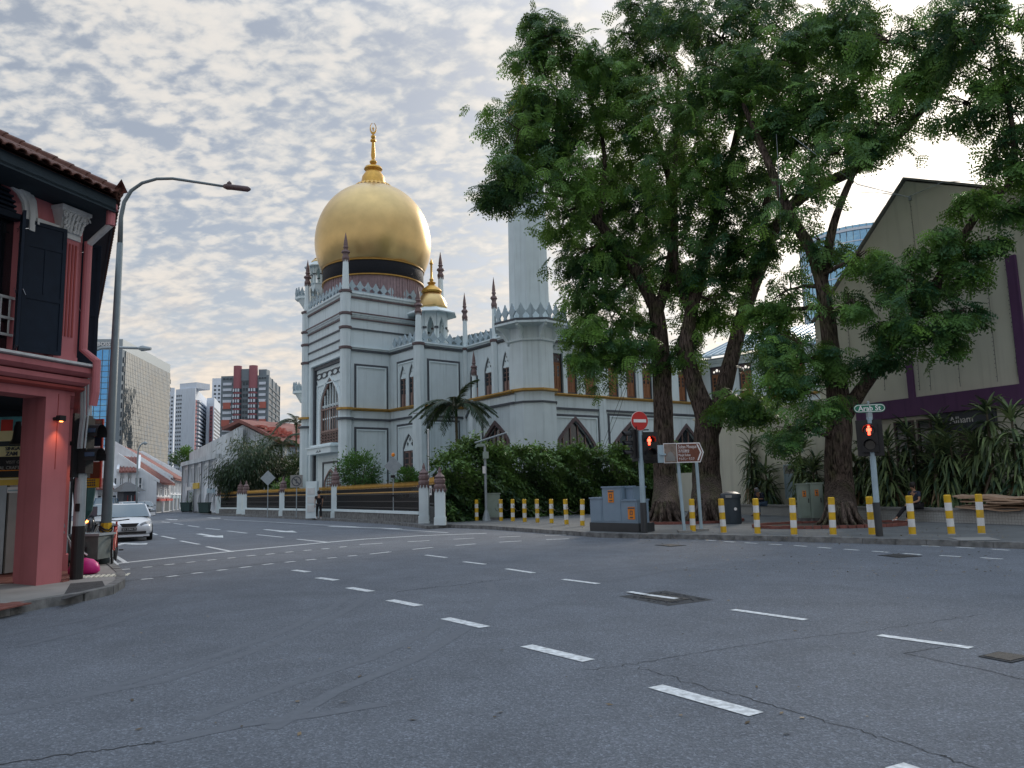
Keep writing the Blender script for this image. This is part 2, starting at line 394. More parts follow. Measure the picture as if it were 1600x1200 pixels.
def barkmat():
    m = bpy.data.materials.new('bark'); m.use_nodes = True; t = m.node_tree; b = t.nodes['Principled BSDF']; b.inputs['Roughness'].default_value = .95; b.inputs['Specular IOR Level'].default_value = .2
    geo = t.nodes.new('ShaderNodeNewGeometry'); mp_ = t.nodes.new('ShaderNodeMapping'); mp_.inputs['Scale'].default_value = (1, 1, .16); t.links.new(geo.outputs['Position'], mp_.inputs[0])
    n1 = t.nodes.new('ShaderNodeTexNoise'); n1.inputs['Scale'].default_value = 16; n1.inputs['Detail'].default_value = 6; n1.inputs['Roughness'].default_value = .65; n1.inputs['Distortion'].default_value = .6; t.links.new(mp_.outputs[0], n1.inputs['Vector'])
    n2 = t.nodes.new('ShaderNodeTexNoise'); n2.inputs['Scale'].default_value = 1.3; n2.inputs['Detail'].default_value = 4; t.links.new(geo.outputs['Position'], n2.inputs['Vector'])
    r = t.nodes.new('ShaderNodeValToRGB'); e = r.color_ramp.elements; e[0].position = .38; e[0].color = (.018, .014, .012, 1); e[1].position = .62; e[1].color = (.17, .13, .11, 1); t.links.new(n1.outputs['Fac'], r.inputs[0])
    r2 = t.nodes.new('ShaderNodeMapRange'); r2.inputs[1].default_value = .5; r2.inputs[2].default_value = .72; t.links.new(n2.outputs['Fac'], r2.inputs[0])
    mx = t.nodes.new('ShaderNodeMix'); mx.data_type = 'RGBA'; mx.blend_type = 'MULTIPLY'; t.links.new(r2.outputs[0], mx.inputs[0]); t.links.new(r.outputs[0], mx.inputs[6]); mx.inputs[7].default_value = (.75, 1.0, .62, 1); t.links.new(mx.outputs[2], b.inputs['Base Color'])
    bp = t.nodes.new('ShaderNodeBump'); bp.inputs['Strength'].default_value = 1; bp.inputs['Distance'].default_value = .09; t.links.new(n1.outputs['Fac'], bp.inputs['Height']); t.links.new(bp.outputs[0], b.inputs['Normal']); return m
M['bark'] = barkmat()
def leafmat(name, dark, light, trans=.35, rough=.45):
    m = bpy.data.materials.new(name); m.use_nodes = True; t = m.node_tree; b = t.nodes['Principled BSDF']; out = t.nodes['Material Output']
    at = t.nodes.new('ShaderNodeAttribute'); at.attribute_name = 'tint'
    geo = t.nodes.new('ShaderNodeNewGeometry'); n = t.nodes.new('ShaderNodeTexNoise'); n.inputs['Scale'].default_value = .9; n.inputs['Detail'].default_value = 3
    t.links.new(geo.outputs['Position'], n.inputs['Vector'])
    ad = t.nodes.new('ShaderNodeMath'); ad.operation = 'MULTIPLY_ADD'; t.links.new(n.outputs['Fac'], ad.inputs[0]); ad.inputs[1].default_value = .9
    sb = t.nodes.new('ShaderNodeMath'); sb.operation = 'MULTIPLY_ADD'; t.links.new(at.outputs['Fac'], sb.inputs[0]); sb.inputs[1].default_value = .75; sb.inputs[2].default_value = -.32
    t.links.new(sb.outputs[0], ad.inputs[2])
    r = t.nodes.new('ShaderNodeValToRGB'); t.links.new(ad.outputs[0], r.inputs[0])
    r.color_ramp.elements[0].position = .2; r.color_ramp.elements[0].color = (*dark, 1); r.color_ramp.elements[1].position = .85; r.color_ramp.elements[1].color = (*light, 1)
    t.links.new(r.outputs[0], b.inputs['Base Color']); b.inputs['Roughness'].default_value = rough; b.inputs['Specular IOR Level'].default_value = .35
    tr = t.nodes.new('ShaderNodeBsdfTranslucent'); mm = t.nodes.new('ShaderNodeMix'); mm.data_type = 'RGBA'; mm.inputs[0].default_value = .5
    t.links.new(r.outputs[0], mm.inputs[6]); mm.inputs[7].default_value = (.16, .17, .03, 1); t.links.new(mm.outputs[2], tr.inputs[0])
    ms = t.nodes.new('ShaderNodeMixShader'); ms.inputs[0].default_value = trans
    t.links.new(b.outputs[0], ms.inputs[1]); t.links.new(tr.outputs[0], ms.inputs[2]); t.links.new(ms.outputs[0], out.inputs[0])
    return m
M['leaf_tree'] = leafmat('leaf_tree', (.024, .095, .042), (.20, .40, .075), .42)
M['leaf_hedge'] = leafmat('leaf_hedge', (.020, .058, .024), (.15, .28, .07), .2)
M['leaf_palm'] = leafmat('leaf_palm', (.009, .030, .019), (.045, .09, .034), .2)
M['leaf_drac'] = leafmat('leaf_drac', (.035, .075, .045), (.24, .33, .14), .2)
M['leaf_bush'] = leafmat('leaf_bush', (.025, .085, .028), (.11, .26, .05), .25)
M['leaf_dry'] = leafmat('leaf_dry', (.07, .05, .03), (.26, .19, .11), .2)
def text_mesh(s, size, name='lettering', depth=.01, align='CENTER', bold=False):
    cu = bpy.data.curves.new('text', 'FONT'); cu.body = s; cu.size = size; cu.extrude = depth; cu.align_x = align; cu.align_y = 'CENTER'; cu.resolution_u = 2
    if bold: cu.offset = size*.018
    o = bpy.data.objects.new('text', cu); COL.objects.link(o); dg = bpy.context.evaluated_depsgraph_get(); dg.update()
    me = bpy.data.meshes.new_from_object(o.evaluated_get(dg)); me.name = name; bpy.data.objects.remove(o); return me
def letter(s, size, M_, mt, parent, name='lettering', depth=.01, align='CENTER', bold=False, maxw=None):
    me = text_mesh(s, size, name, depth, align, bold); me.materials.clear(); me.materials.append(mt)
    k = 1
    if maxw:
        xs = [v.co.x for v in me.vertices]; ww = max(xs)-min(xs)
        if ww > 0: k = maxw/ww
    return place(name, me, M_ @ RX(R_(90)) @ S3(k, 1, 1), parent)
# ------------------------------------------------------------------ ground, road, pavements
def smooth_poly(pts, n=4):
    return pts
b = MB(); b.add([(-1500, -300, -.03), (1500, -300, -.03), (1500, 3000, -.03), (-1500, 3000, -.03)], [(0, 1, 2, 3)])
tag(b.build('ground', M['pavement']), kind='structure')
b = MB(); b.add([(-160, -30, 0), (80, -30, 0), (80, 36, 0), (20, 60, 0), (-60, 260, 0), (-160, 260, 0)], [(0, 1, 2, 3, 4, 5)])
tag(b.build('road', M['asphalt']), kind='structure')
def clean(px, z=0): return [(G(u, v, z).x, G(u, v, z).y) for u, v in px]
PZ = .13
mk = clean([(285, 799), (345, 805.5), (420, 809), (480, 812), (540, 815), (600, 818.5), (645, 823), (668, 827), (700, 824.5), (760, 826.5), (820, 831), (880, 835.5), (940, 840), (1000, 841.5), (1100, 843), (1200, 845.5), (1300, 848), (1400, 851), (1500, 854), (1610, 858)])
side = mk+[(40, 14), (40, 75), (6, 110), (-30, 190), (-60, 190)]
b = MB(); b.prism(side, -.02, PZ); tag(b.build('pavement', M['pavement']), kind='structure')
# kerb stones along the mosque side, one by one
def kerb_run(path, label=None, step=.9, w=.16, h=PZ+.012, name='kerb'):
    tot = []; P2 = [Vector(p) for p in path]
    root = None; rnd = random.Random(3)
    me = None; out = []
    for a, c in zip(P2[:-1], P2[1:]):
        d = (c-a).length; n = max(1, round(d/step))
        for i in range(n):
            p = a+(c-a)*(i/n); q = a+(c-a)*((i+1)/n); out.append((p, q))
    root = bpy.data.objects.new(name, None); link(root, T(P2[0].x, P2[0].y, 0)); root['kind'] = 'structure'
    bb = MB(); bb.box(-.5, .5, -.5, .5, 0, 1); 
    me = MB().box(0, 1, 0, 1, 0, 1).mesh('kerb_stone', M['kerb'])
    for k, (p, q) in enumerate(out[:290]):
        L_ = (q-p).length; ang = math.atan2((q-p).y, (q-p).x)
        place('kerb_stone', me, T(p.x, p.y, -.01) @ RZ(ang) @ T(.006, -.03, 0) @ S3(L_-.012, w, h+rnd.uniform(-.004, .006)+.01), root)
    return root
kerb_run(mk)
lk = clean([(-420, 1110), (-60, 975), (60, 950), (120, 940), (165, 929), (183, 918), (184, 905), (172, 893), (163, 884)])
lk2 = lk+[(-17.9, 33), (-31, 56), (-52, 84), (-70, 105)]
leftpave = lk2+[(-78, 98), (-40, 40), (-25, 10), (-16, 6)]
b = MB(); b.prism(leftpave, -.02, PZ); tag(b.build('pavement', M['concrete']), kind='structure')
kerb_run(list(reversed(lk2)))
# red brick-tile apron at the corner of the pink shophouse, dark drain cover and tactile strip
ap = [(G(u, v, PZ).x, G(u, v, PZ).y) for u, v in ((-60, 965), (10, 938), (78, 940), (40, 953), (-40, 985))]
root = bpy.data.objects.new('paved_apron', None); link(root, T(ap[0][0], ap[0][1], PZ)); root['kind'] = 'structure'
W_ = Wall(G(-60, 972, PZ).xy, G(80, 941, PZ).xy)
tl = MB().box(0, .28, 0, .19, 0, .018).mesh('paving_tile', M['brick_red'])
rnd = random.Random(1)
for i in range(11):
    for j in range(3):
        place('paving_tile', tl, W_.M @ T(-1.6+i*.292+(j % 2)*.14, .22+j*.2, PZ+rnd.uniform(-.004, .004)), root)
W2 = Wall(G(0, 925, PZ).xy, G(20, 790, PZ).xy)
for i in range(26):
    for j in range(7):
        place('paving_tile', tl, T(-10.4+j*.292-(i*.2)*.5, 14.6+i*.2, PZ+rnd.uniform(-.004, .004)), root)
b = MB(); pts = clean([(95, 938), (165, 918), (160, 908), (110, 912)], PZ); b.prism(pts, PZ, PZ+.006); tag(b.build('drain_cover', M['patch'], root))
tm = MB()
for i in range(14): tm.box(i*.09, i*.09+.05, 0, .5, 0, .012)
place('tactile_strip', tm.mesh('tactile_strip', M['cream_wall']), T(*G(88, 906, PZ)) @ RZ(R_(20)), root, )
# ---- painted markings
def strip(b, p, q, w, z=.008):
    p = Vector(p).to_2d(); q = Vector(q).to_2d(); d = (q-p).normalized(); n = Vector((-d.y, d.x))*w/2
    b.add([(*(p-n), z), (*(q-n), z), (*(q+n), z), (*(p+n), z)], [(0, 1, 2, 3)])
def gx(u, v): return G(u, v).xy
def marks(name, segs, w, mt='road_white', z=.006):
    root = bpy.data.objects.new(name, None); c = gx(*segs[0][:2]); link(root, T(c.x, c.y, z)); root['kind'] = 'structure'
    for s_ in segs:
        bb = MB(); ww = w if len(s_) < 5 else s_[4]; p = gx(s_[0], s_[1]); q = gx(s_[2], s_[3])
        strip(bb, p, q, ww, z); bb.build('dash', M[mt], root)
    return root
A_ = lambda l: [(a/2, 760+b_/2, c/2, 760+d/2) for a, b_, c, d in l]
B_ = lambda l: [(800+a/2, 760+b_/2, 800+c/2, 760+d/2) for a, b_, c, d in l]
C_ = lambda l: [(160+a/4, 780+b_/4, 160+c/4, 780+d/4) for a, b_, c, d in l]
marks('turning_line', A_([(918, 262, 963, 268), (993, 286, 1052, 294), (1090, 317, 1160, 329), (1218, 356, 1310, 374), (1392, 413, 1516, 441)])+B_([(45, 499, 240, 546), (448, 626, 764, 714), (1195, 874, 1420, 950)]), .16)
marks('lane_line', A_([(1330, 215, 1395, 223), (1450, 236, 1516, 244), (1582, 258, 1668, 271)])+B_([(160, 291, 270, 305), (365, 332, 515, 354), (690, 386, 918, 418), (1147, 466, 1435, 506)]), .12)
marks('crossing_line', C_([(112, 442, 172, 437), (253, 428, 312, 423), (388, 412, 450, 406), (525, 397, 580, 392), (655, 383, 710, 378), (783, 370, 832, 366), (905, 356, 957, 351), (1023, 346, 1075, 341), (1143, 333, 1192, 329), (1257, 322, 1307, 318), (1370, 312, 1418, 308), (1480, 301, 1527, 297)]), .14)
marks('crossing_line', C_([(243, 503, 315, 496), (403, 487, 470, 478), (560, 466, 627, 458), (718, 447, 778, 440), (860, 430, 927, 422), (1003, 411, 1066, 404), (1143, 396, 1202, 389), (1273, 382, 1333, 376), (1406, 370, 1462, 365), (1535, 357, 1590, 352)]), .14)
def dashes(name, path, dl, gap, w):
    pts = [gx(*p) for p in path]; segs = []; root = bpy.data.objects.new(name, None); link(root, T(pts[0].x, pts[0].y, .006)); root['kind'] = 'structure'
    tot = 0; cum = [0]
    for a, c in zip(pts[:-1], pts[1:]): tot += (c-a).length; cum.append(tot)
    def at(s):
        for i in range(len(pts)-1):
            if s <= cum[i+1]: return pts[i]+(pts[i+1]-pts[i])*((s-cum[i])/(cum[i+1]-cum[i]))
        return pts[-1]
    s = 0
    while s+dl < tot:
        bb = MB(); strip(bb, at(s), at(s+dl), w, .006); bb.build('dash', M['road_white'], root); s += dl+gap
dashes('crossing_line', [(562, 851), (650, 846), (740, 841), (830, 837.5), (900, 835.5)], .75, .85, .14)
dashes('crossing_line', [(578, 866), (660, 857), (760, 848.5), (850, 843.5), (930, 840.5)], .75, .85, .14)
dashes('crossing_line', [(1054, 840), (1090, 843), (1150, 847.5), (1240, 852.5), (1300, 857), (1370, 862), (1440, 867), (1530, 871.5), (1598, 876)], .42, .38, .11)
dashes('crossing_line', [(1440, 853), (1490, 855), (1545, 858), (1598, 861.5)], .42, .38, .11)
def band_line(name, path, w, mt='road_white', z=.0055):
    pts = [gx(*p) for p in path]; bb = MB()
    n = len(pts); L1 = []
    for i in range(n):
        d = (pts[min(i+1, n-1)]-pts[max(i-1, 0)]).normalized(); nn_ = Vector((-d.y, d.x))*w/2; L1 += [(*(pts[i]-nn_), z), (*(pts[i]+nn_), z)]
    bb.add(L1, [(2*i, 2*i+2, 2*i+3, 2*i+1) for i in range(n-1)]); return tag(bb.build(name, M[mt]), kind='structure')
band_line('stop_line', [(166, 882.5), (240, 874.5), (363, 861.5), (500, 848.5), (570, 842.5), (660, 837), (760, 833.5)], .22)
marks('lane_line', C_([(290, 208, 340, 222), (370, 231, 453, 248), (487, 261, 605, 283), (652, 297, 812, 329)]), .13)
marks('lane_line', C_([(370, 142, 422, 147), (447, 151, 503, 159), (535, 165, 605, 175), (645, 182, 737, 192), (783, 199, 903, 213), (965, 222, 1130, 239), (1220, 251, 1420, 271)]), .13)
marks('edge_line', C_([(64, 345, 150, 400), (30, 350, 88, 412)]), .12)
band_line('edge_line', [(350, 812), (430, 816), (500, 820), (600, 826), (700, 832.5)], .12)
band_line('edge_line', [(515, 822.5), (560, 824), (625, 826.5)], .35)
def arrow(p, q, bend=0):
    a = gx(*p); c = gx(*q); d = (c-a); L_ = d.length; M_ = WallM(a, c)
    bb = MB(M_); w = .13
    bb.add([(0, -w, .007), (L_*.62, -w, .007), (L_*.62, w, .007), (0, w, .007)], [(0, 1, 2, 3)])
    bb.add([(L_*.6, -.42, .0072), (L_, 0, .0072), (L_*.6, .42, .0072)], [(0, 1, 2)])
    if bend: bb.add([(L_*.15, -w, .0074), (L_*.5, -.9, .0074), (L_*.62, -.7, .0074), (L_*.35, -w, .0074)], [(0, 1, 2, 3)]); bb.add([(L_*.4, -1.2, .0076), (L_*.85, -1.05, .0076), (L_*.62, -.45, .0076)], [(0, 1, 2)])
    tag(bb.build('lane_arrow', M['road_white']), kind='structure')
arrow((160+600/4, 780+217/4), (160+755/4, 780+241/4)); arrow((160+1015/4, 780+190/4), (160+1218/4, 780+209/4))
arrow((160+398/4, 780+124/4), (160+464/4, 780+130/4)); arrow((160+655/4, 780+116/4), (160+738/4, 780+120/4)); arrow((160+120/4, 780+275/4), (160+275/4, 780+284/4), 1)
# seams, cracks and tyre marks
def crack(path, w, mt='tar', z=.003, jit=.04, sub=9, seed=0):
    rnd = random.Random(seed); pts = [gx(*p) for p in path]; out = []
    for a, c in zip(pts[:-1], pts[1:]):
        for i in range(sub):
            p = a+(c-a)*(i/sub); out.append(p+Vector((rnd.uniform(-jit, jit), rnd.uniform(-jit, jit))))
    out.append(pts[-1]); bb = MB(); vs = []
    for i, p in enumerate(out):
        d = (out[min(i+1, len(out)-1)]-out[max(i-1, 0)]).normalized(); n = Vector((-d.y, d.x))*w*(rnd.uniform(.35, .65) if mt == 'tar' else .5); vs += [(*(p-n), z), (*(p+n), z)]
    bb.add(vs, [(2*i, 2*i+2, 2*i+3, 2*i+1) for i in range(len(out)-1)]); return tag(bb.build('road_seam' if mt == 'tar' else 'tyre_track', M[mt]), kind='structure')
Bp = lambda l: [(800+a/2, 760+b_/2) for a, b_ in l]
Ap = lambda l: [(a/2, 760+b_/2) for a, b_ in l]
crack(Bp([(240, 574), (380, 555), (620, 513), (850, 480), (1120, 452), (1300, 425), (1480, 398)]), .008, seed=1)
crack(Bp([(390, 566), (520, 603), (700, 655), (900, 712), (1100, 770), (1300, 828), (1480, 885)]), .009, seed=2)
crack(Bp([(1350, 502), (1225, 522), (1330, 545), (1480, 575), (1600, 605)]), .010, seed=3, jit=.01)
crack(Ap([(0, 868), (220, 838), (430, 808), (520, 796)]), .015, seed=4, jit=.03)
0 and crack(Ap([(1180, 240), (1350, 268), (1440, 300), (1478, 335), (1460, 375), (1420, 410)]), .014, seed=5)
crack(Ap([(1230, 332), (1330, 318), (1440, 308), (1520, 296), (1600, 290)]), .02, seed=6)
for q, pth in enumerate([[(0, 712), (250, 655), (480, 590), (700, 520), (880, 455), (1010, 395), (1090, 345)], [(260, 655), (520, 605), (760, 525), (930, 462), (1060, 400), (1150, 345)],
                         [(600, 730), (900, 620), (1150, 540), (1330, 460), (1420, 400)], [(840, 760), (1050, 640), (1300, 540), (1480, 430), (1550, 350), (1530, 300)],
                         [(0, 468), (250, 420), (470, 362), (640, 300)], [(60, 500), (300, 442), (520, 375)], [(500, 800), (760, 745), (1000, 712), (1200, 680)]]):
    crack(Ap(pth), .14, 'tyre_mark', .0012+q*.0002, .003, 4, q+20)
for q, pth in enumerate([[(170, 270), (400, 250), (520, 240)], [(330, 290), (500, 262), (660, 258)]]): crack(Bp(pth), .13, 'tyre_mark', .0028+q*.0002, .01, 6, q+40)
crack([(163, 893), (200, 889), (300, 879), (420, 867), (560, 852)], .04, z=.002, seed=8, jit=.01)
crack([(183, 910), (260, 900), (400, 882), (560, 866), (700, 855)], .04, z=.002, seed=9, jit=.01)
crack([(410, 816), (520, 824), (620, 830), (700, 838)], .05, seed=10)
# manhole patches
def quadpx(name, px, mt, z, parent=None, kind='structure'):
    bb = MB(); bb.add([(*gx(*p), z) for p in px], [tuple(range(len(px)))]); o = bb.build(name, M[mt], parent)
    if kind: o['kind'] = kind
    return o
pr = thing('manhole_cover', G(1040, 934), 'rectangular iron manhole cover set in a rough dark asphalt patch under the lane line', 'manhole')
quadpx('asphalt_patch', Bp([(332, 344), (478, 326), (630, 355), (488, 374)]), 'patch', .0028, pr, None)
rnd = random.Random(5)
c0, c1, c2, c3 = [G(*p) for p in Bp([(360, 345), (478, 331), (600, 354), (488, 368)])]
mb_ = MB()
for i in range(90):
    s_, t_ = rnd.random(), rnd.random(); p = c0.lerp(c1, s_).lerp(c3.lerp(c2, s_), t_); r = rnd.uniform(.015, .05)
    mb_.lathe([(r, 0), (r*.6, .010)], 5, (p.x, p.y), rnd.random()*3, T(0, 0, .003))
mb_.build('broken_edge', M['tar'], pr, kind='stuff')
lid = MB()
q0, q1, q2, q3 = [G(*p) for p in Bp([(400, 347), (470, 338), (560, 353), (492, 363)])]
lid.add([(p.x, p.y, z) for z in (.003, .012) for p in (q0, q1, q2, q3)], [(4, 5, 6, 7), (0, 1, 5, 4), (1, 2, 6, 5), (2, 3, 7, 6), (3, 0, 4, 7)])
lid.build('lid', M['iron'], pr)
marks('lane_line', B_([(365, 332, 420, 341), (425, 342, 515, 354)]), .12, z=.016)
for nm, lb, px in (('manhole_cover', 'small flat manhole cover near the kerb in front of the brown direction sign', [(445, 184), (495, 181), (545, 185), (495, 189)]),
                   ('manhole_cover', 'dark rectangular manhole cover beside the crossing dashes on the right', [(1142, 216), (1200, 212), (1282, 219), (1210, 224)]),
                   ('manhole_cover', 'iron manhole cover in a squared road patch at the right edge', [(1458, 533), (1520, 519), (1640, 535), (1560, 553)])):
    t_ = thing(nm, G(*Bp([px[0]])[0]), lb, 'manhole')
    pts = [G(*p) for p in Bp(px)]; bb = MB(); bb.add([(p.x, p.y, z) for z in (.002, .010) for p in pts], [(4, 5, 6, 7), (0, 1, 5, 4), (1, 2, 6, 5), (2, 3, 7, 6), (3, 0, 4, 7)]); bb.build('rim', M['patch'], t_)
    cc = sum(pts, Vector())/4; bb = MB()
    bb.add([((cc.lerp(p, .82)).x, cc.lerp(p, .82).y, z) for z in (.008, .016) for p in pts], [(4, 5, 6, 7), (0, 1, 5, 4), (1, 2, 6, 5), (2, 3, 7, 6), (3, 0, 4, 7)]); bb.build('lid', M['iron'], t_)
# ------------------------------------------------------------------ mosque
MOS = thing('mosque', (-11.5, 64, PZ), 'pale mosque with a golden onion dome, corner turrets and a minaret', 'mosque')
pL = Vector((-17.36, 64.8)); pN = Vector((-12.61, 58)); pR = Vector((-5.79, 63.6)); pK = pL+pR-pN
pC = Vector((-9.60, 60.42)); pD = Vector((-6.95, 57.3)); pE = Vector((-3.60, 60.05)); pF = Vector((0.1, 55.2))
pE2 = Vector((-3.1, 55)); pF2 = Vector((0.15, 50.3)); pG = Vector((2.85, 52.7)); pH = Vector((10.57, 58.5)); pI = Vector((15.4, 62.1)); pJ = Vector((20.3, 57.6)); pJ2 = Vector((25.0, 53.2))
zv = lambda u, v, Y: P(u, v, Y).z
ZT = 17.07; ZG = 7.97; ZC = 12.65; ZD = 7.35
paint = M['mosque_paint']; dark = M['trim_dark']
def inner(a, b, c=.0): return a
# --- tower
def wallplate(name, w, z0, z1, holes=(), th=.5, x0=0, x1=None, mt=None, y0=0):
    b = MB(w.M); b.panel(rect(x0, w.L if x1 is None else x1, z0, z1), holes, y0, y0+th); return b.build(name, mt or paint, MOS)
wLN = Wall(pL, pN); wNR = Wall(pN, pR)
# portal opening in the left facet
(sa, _), (sb, _) = wLN.at(487, 620), wLN.at(533.5, 620)
zpt = 12.1
wallplate('tower_wall', wLN, 0, ZT, [rect(sa, sb, .2, zpt)], .45)
wallplate('tower_wall', wNR, 0, ZT, [], .45)
wRK = Wall(pR, pK); wKL = Wall(pK, pL)
wallplate('tower_wall', wRK, 0, ZT); wallplate('tower_wall', wKL, 0, ZT)
b = MB(); b.prism([tuple(p) for p in (pL, pN, pR, pK)], ZT-.3, ZT-.05); b.build('tower_roof', M['concrete'], MOS)
def cornice(name, path, z, h, p, mt, closed=False, steps=1):
    b = MB()
    if steps == 1: prof = [(-.05, z-h/2), (p, z-h/2), (p, z+h/2), (-.05, z+h/2)]
    else: prof = [(-.05, z-h/2), (p*.4, z-h/2), (p*.55, z-h*.15), (p, z+h*.05), (p, z+h/2), (-.05, z+h/2)]
    b.sweep(prof, path, closed); return b.build(name, M[mt], MOS)
tw = [pL, pN, pR, pK]
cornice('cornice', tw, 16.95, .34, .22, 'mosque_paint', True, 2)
cornice('cornice', tw, 16.66, .12, .13, 'trim_brown', True)
cornice('cornice', tw, zv(540, 490, 58), .30, .20, 'mosque_paint', True, 2)
cornice('moulding', tw, zv(540, 487, 58), .10, .24, 'trim_brown', True)
cornice('moulding', tw, zv(540, 494, 58)-.1, .10, .12, 'trim_brown', True)
cornice('moulding', tw, zv(540, 512, 58), .12, .10, 'trim_dark', True)
main = [pN, pC, pD, pE, pF]
cornice('cornice', main, 12.72, .22, .22, 'mosque_white', False, 2)
cornice('moulding', main, 12.52, .14, .12, 'trim_dark')
low = [pN, pC, pD, pE, pE2, pF2]
cornice('gold_ledge', low, ZG, .20, .26, 'gold_paint', False, 2)
cornice('moulding', low, 7.22, .15, .12, 'trim_dark')
cornice('moulding', [pN+(pL-pN)*.0, pL], ZG, .20, .2, 'gold_paint') if 0 else None
# corner turrets
def turret(p, r, z0, z1, ztop, name='turret', base=0, rings=True):
    # octagonal pier, slimmer shaft above the parapet, brown finial
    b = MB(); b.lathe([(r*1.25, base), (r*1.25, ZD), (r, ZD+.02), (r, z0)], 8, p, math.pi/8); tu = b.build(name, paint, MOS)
    b = MB(); k = (ztop-z0)
    zs = z0+k*.52
    b.lathe([(r*.68, z0-.1), (r*.50, zs)], 8, p, math.pi/8); b.build('shaft', M['mosque_white'], tu)
    b = MB(); q = ztop-zs; r_full = r; r = r*.74
    b.lathe([(r*.66, zs-.02), (r*.9, zs+q*.03), (r*.9, zs+q*.10), (r*.66, zs+q*.16), (r*.70, zs+q*.22), (r*1.1, zs+q*.27), (r*.95, zs+q*.33), (r*.5, zs+q*.36), (r*.5, zs+q*.42), (r*.72, zs+q*.46), (r*.5, zs+q*.5), (r*.55, zs+q*.54), (r*.42, zs+q*.7), (r*.1, zs+q*.95), (.01, ztop)], 12, p, 0)
    b.build('spire', M['spire_brown'], tu, smooth=40); r = r_full
    b = MB()
    for i in range(8):
        a = i*math.pi/4+math.pi/8; b.lathe([(.001, zs-.22), (.05, zs-.12), (.06, zs)], 5, (p[0]+r*.52*math.cos(a), p[1]+r*.52*math.sin(a)))
    b.build('pendant', M['spire_brown'], tu, kind='stuff')
    if rings:
        for z in rings: 
            bb = MB(); bb.lathe([(r*1.0, z-.12), (r*1.22, z-.08), (r*1.22, z+.08), (r*1.0, z+.12)], 8, p, math.pi/8); bb.build('collar', M['trim_brown'], tu)
    return tu
rz = [17.05, zv(540, 490, 58), zv(540, 512, 58), 12.65]
for p in (pN, pL, pR, pK): turret(tuple(p), .42, ZT+.1, 0, 21.76, rings=rz)
for p in (pN, pL):
    for z, mt_ in ((ZG, 'gold_paint'), (7.22, 'trim_dark')):
        bb = MB(); bb.lathe([(.5, z-.1), (.68, z-.08), (.68, z+.08), (.5, z+.1)], 8, tuple(p), math.pi/8); bb.build('collar', M[mt_], MOS)
M['merlon_grey'] = mat('merlon_grey', (.36, .45, .50), .8, .15, 2, .1, streak=.4, dirt=(.16, .2, .22))
# merlons: spade shaped crenellations
def spade(w, h):
    pts = [(-.20, 0), (-.20, .10), (-.13, .16), (-.30, .30), (-.50, .45), (-.36, .55), (-.22, .66), (-.20, .74), (-.08, .86), (0, 1.0)]
    pts = [(x*w, z*h) for x, z in pts]; return pts+[(-x, z) for x, z in reversed(pts[:-1])]
mer = MB().pxz(spade(1, 1), -.5, .5).mesh('merlon', M['merlon_grey'])
def merlons(path, z, w, h, parent=None, th=.12, inset=0.0):
    for a, c in zip(path[:-1], path[1:]):
        wl = Wall(a, c); n = max(1, round((wl.L-.5)/w)); st = (wl.L-.5)/n
        b = MB(wl.M); b.box(.1, wl.L-.1, .02, .18, z-.02, z+.12*h+.02); b.build('parapet_base', M['merlon_grey'], MOS)
        for i in range(n): place('merlon', mer, wl.M @ T(.25+(i+.5)*st, .1, z+.1*h) @ S3(st*1.02, th, h), parent or MOS)
merlons([pL, pN, pR], ZT+.08, .72, .85); merlons([pR, pK], ZT+.08, .72, .85)
merlons([pC, pD, pE, pF], ZC+.16, .72, .85)
# drum and dome
cD = tuple((pL+pR)/2); zb0 = zv(582, 427, 60.0); zb1 = zv(582, 404.5, 60.0)
b = MB(); b.lathe([(4.12, ZT-.1), (4.12, zb0)], 48, cD); b.build('drum', M['drum_mauve'], MOS, smooth=40)
b = MB()
for i in range(96):
    a = 2*math.pi*i/96; mm_ = T(cD[0]+4.13*math.cos(a), cD[1]+4.13*math.sin(a), 0) @ RZ(a)
    b.box(-.01, .03, -.05, .05, ZT, zb0-.02, mm_)
b.build('drum_rib', M['drum_mauve'], MOS, kind='stuff')
b = MB(); b.lathe([(4.2, zb0), (4.24, zb0+.05), (4.24, zb1)], 64, cD); b.build('bottle_band', M['bottle_band'], MOS, smooth=40)
b = MB(); b.lathe([(4.16, zb0-.08), (4.3, zb0-.06), (4.3, zb0+.03), (4.2, zb0+.04)], 64, cD); b.lathe([(4.2, zb1-.03), (4.32, zb1), (4.32, zb1+.06), (4.2, zb1+.1)], 64, cD); b.build('drum_ring', M['gold_paint'], MOS, smooth=40)
Rm = 91.5/1209*64.2*1.01
zcen = zb1+Rm*.52; 
ztopd = zv(582, 291, 64.2)-.15
prof = []
for i in range(9):
    t_ = -math.asin(.50)+(math.asin(.50))*i/8
    prof.append((Rm*math.cos(t_)*(1-.0*i), zcen+Rm*math.sin(t_)*1.04))
hT = ztopd-zcen
for i in range(1, 25):
    t_ = i/24*R_(80); r = Rm*math.cos(t_)**.92; z = zcen+hT*(math.sin(t_)/math.sin(R_(80)))**1.02
    prof.append((max(r, .9), z))
prof[0] = (4.25, zb1+.04)
b = MB(); b.lathe(prof, 96, cD); dome = b.build('golden_dome', M['gold_dome'], MOS, smooth=True)
zt = ztopd
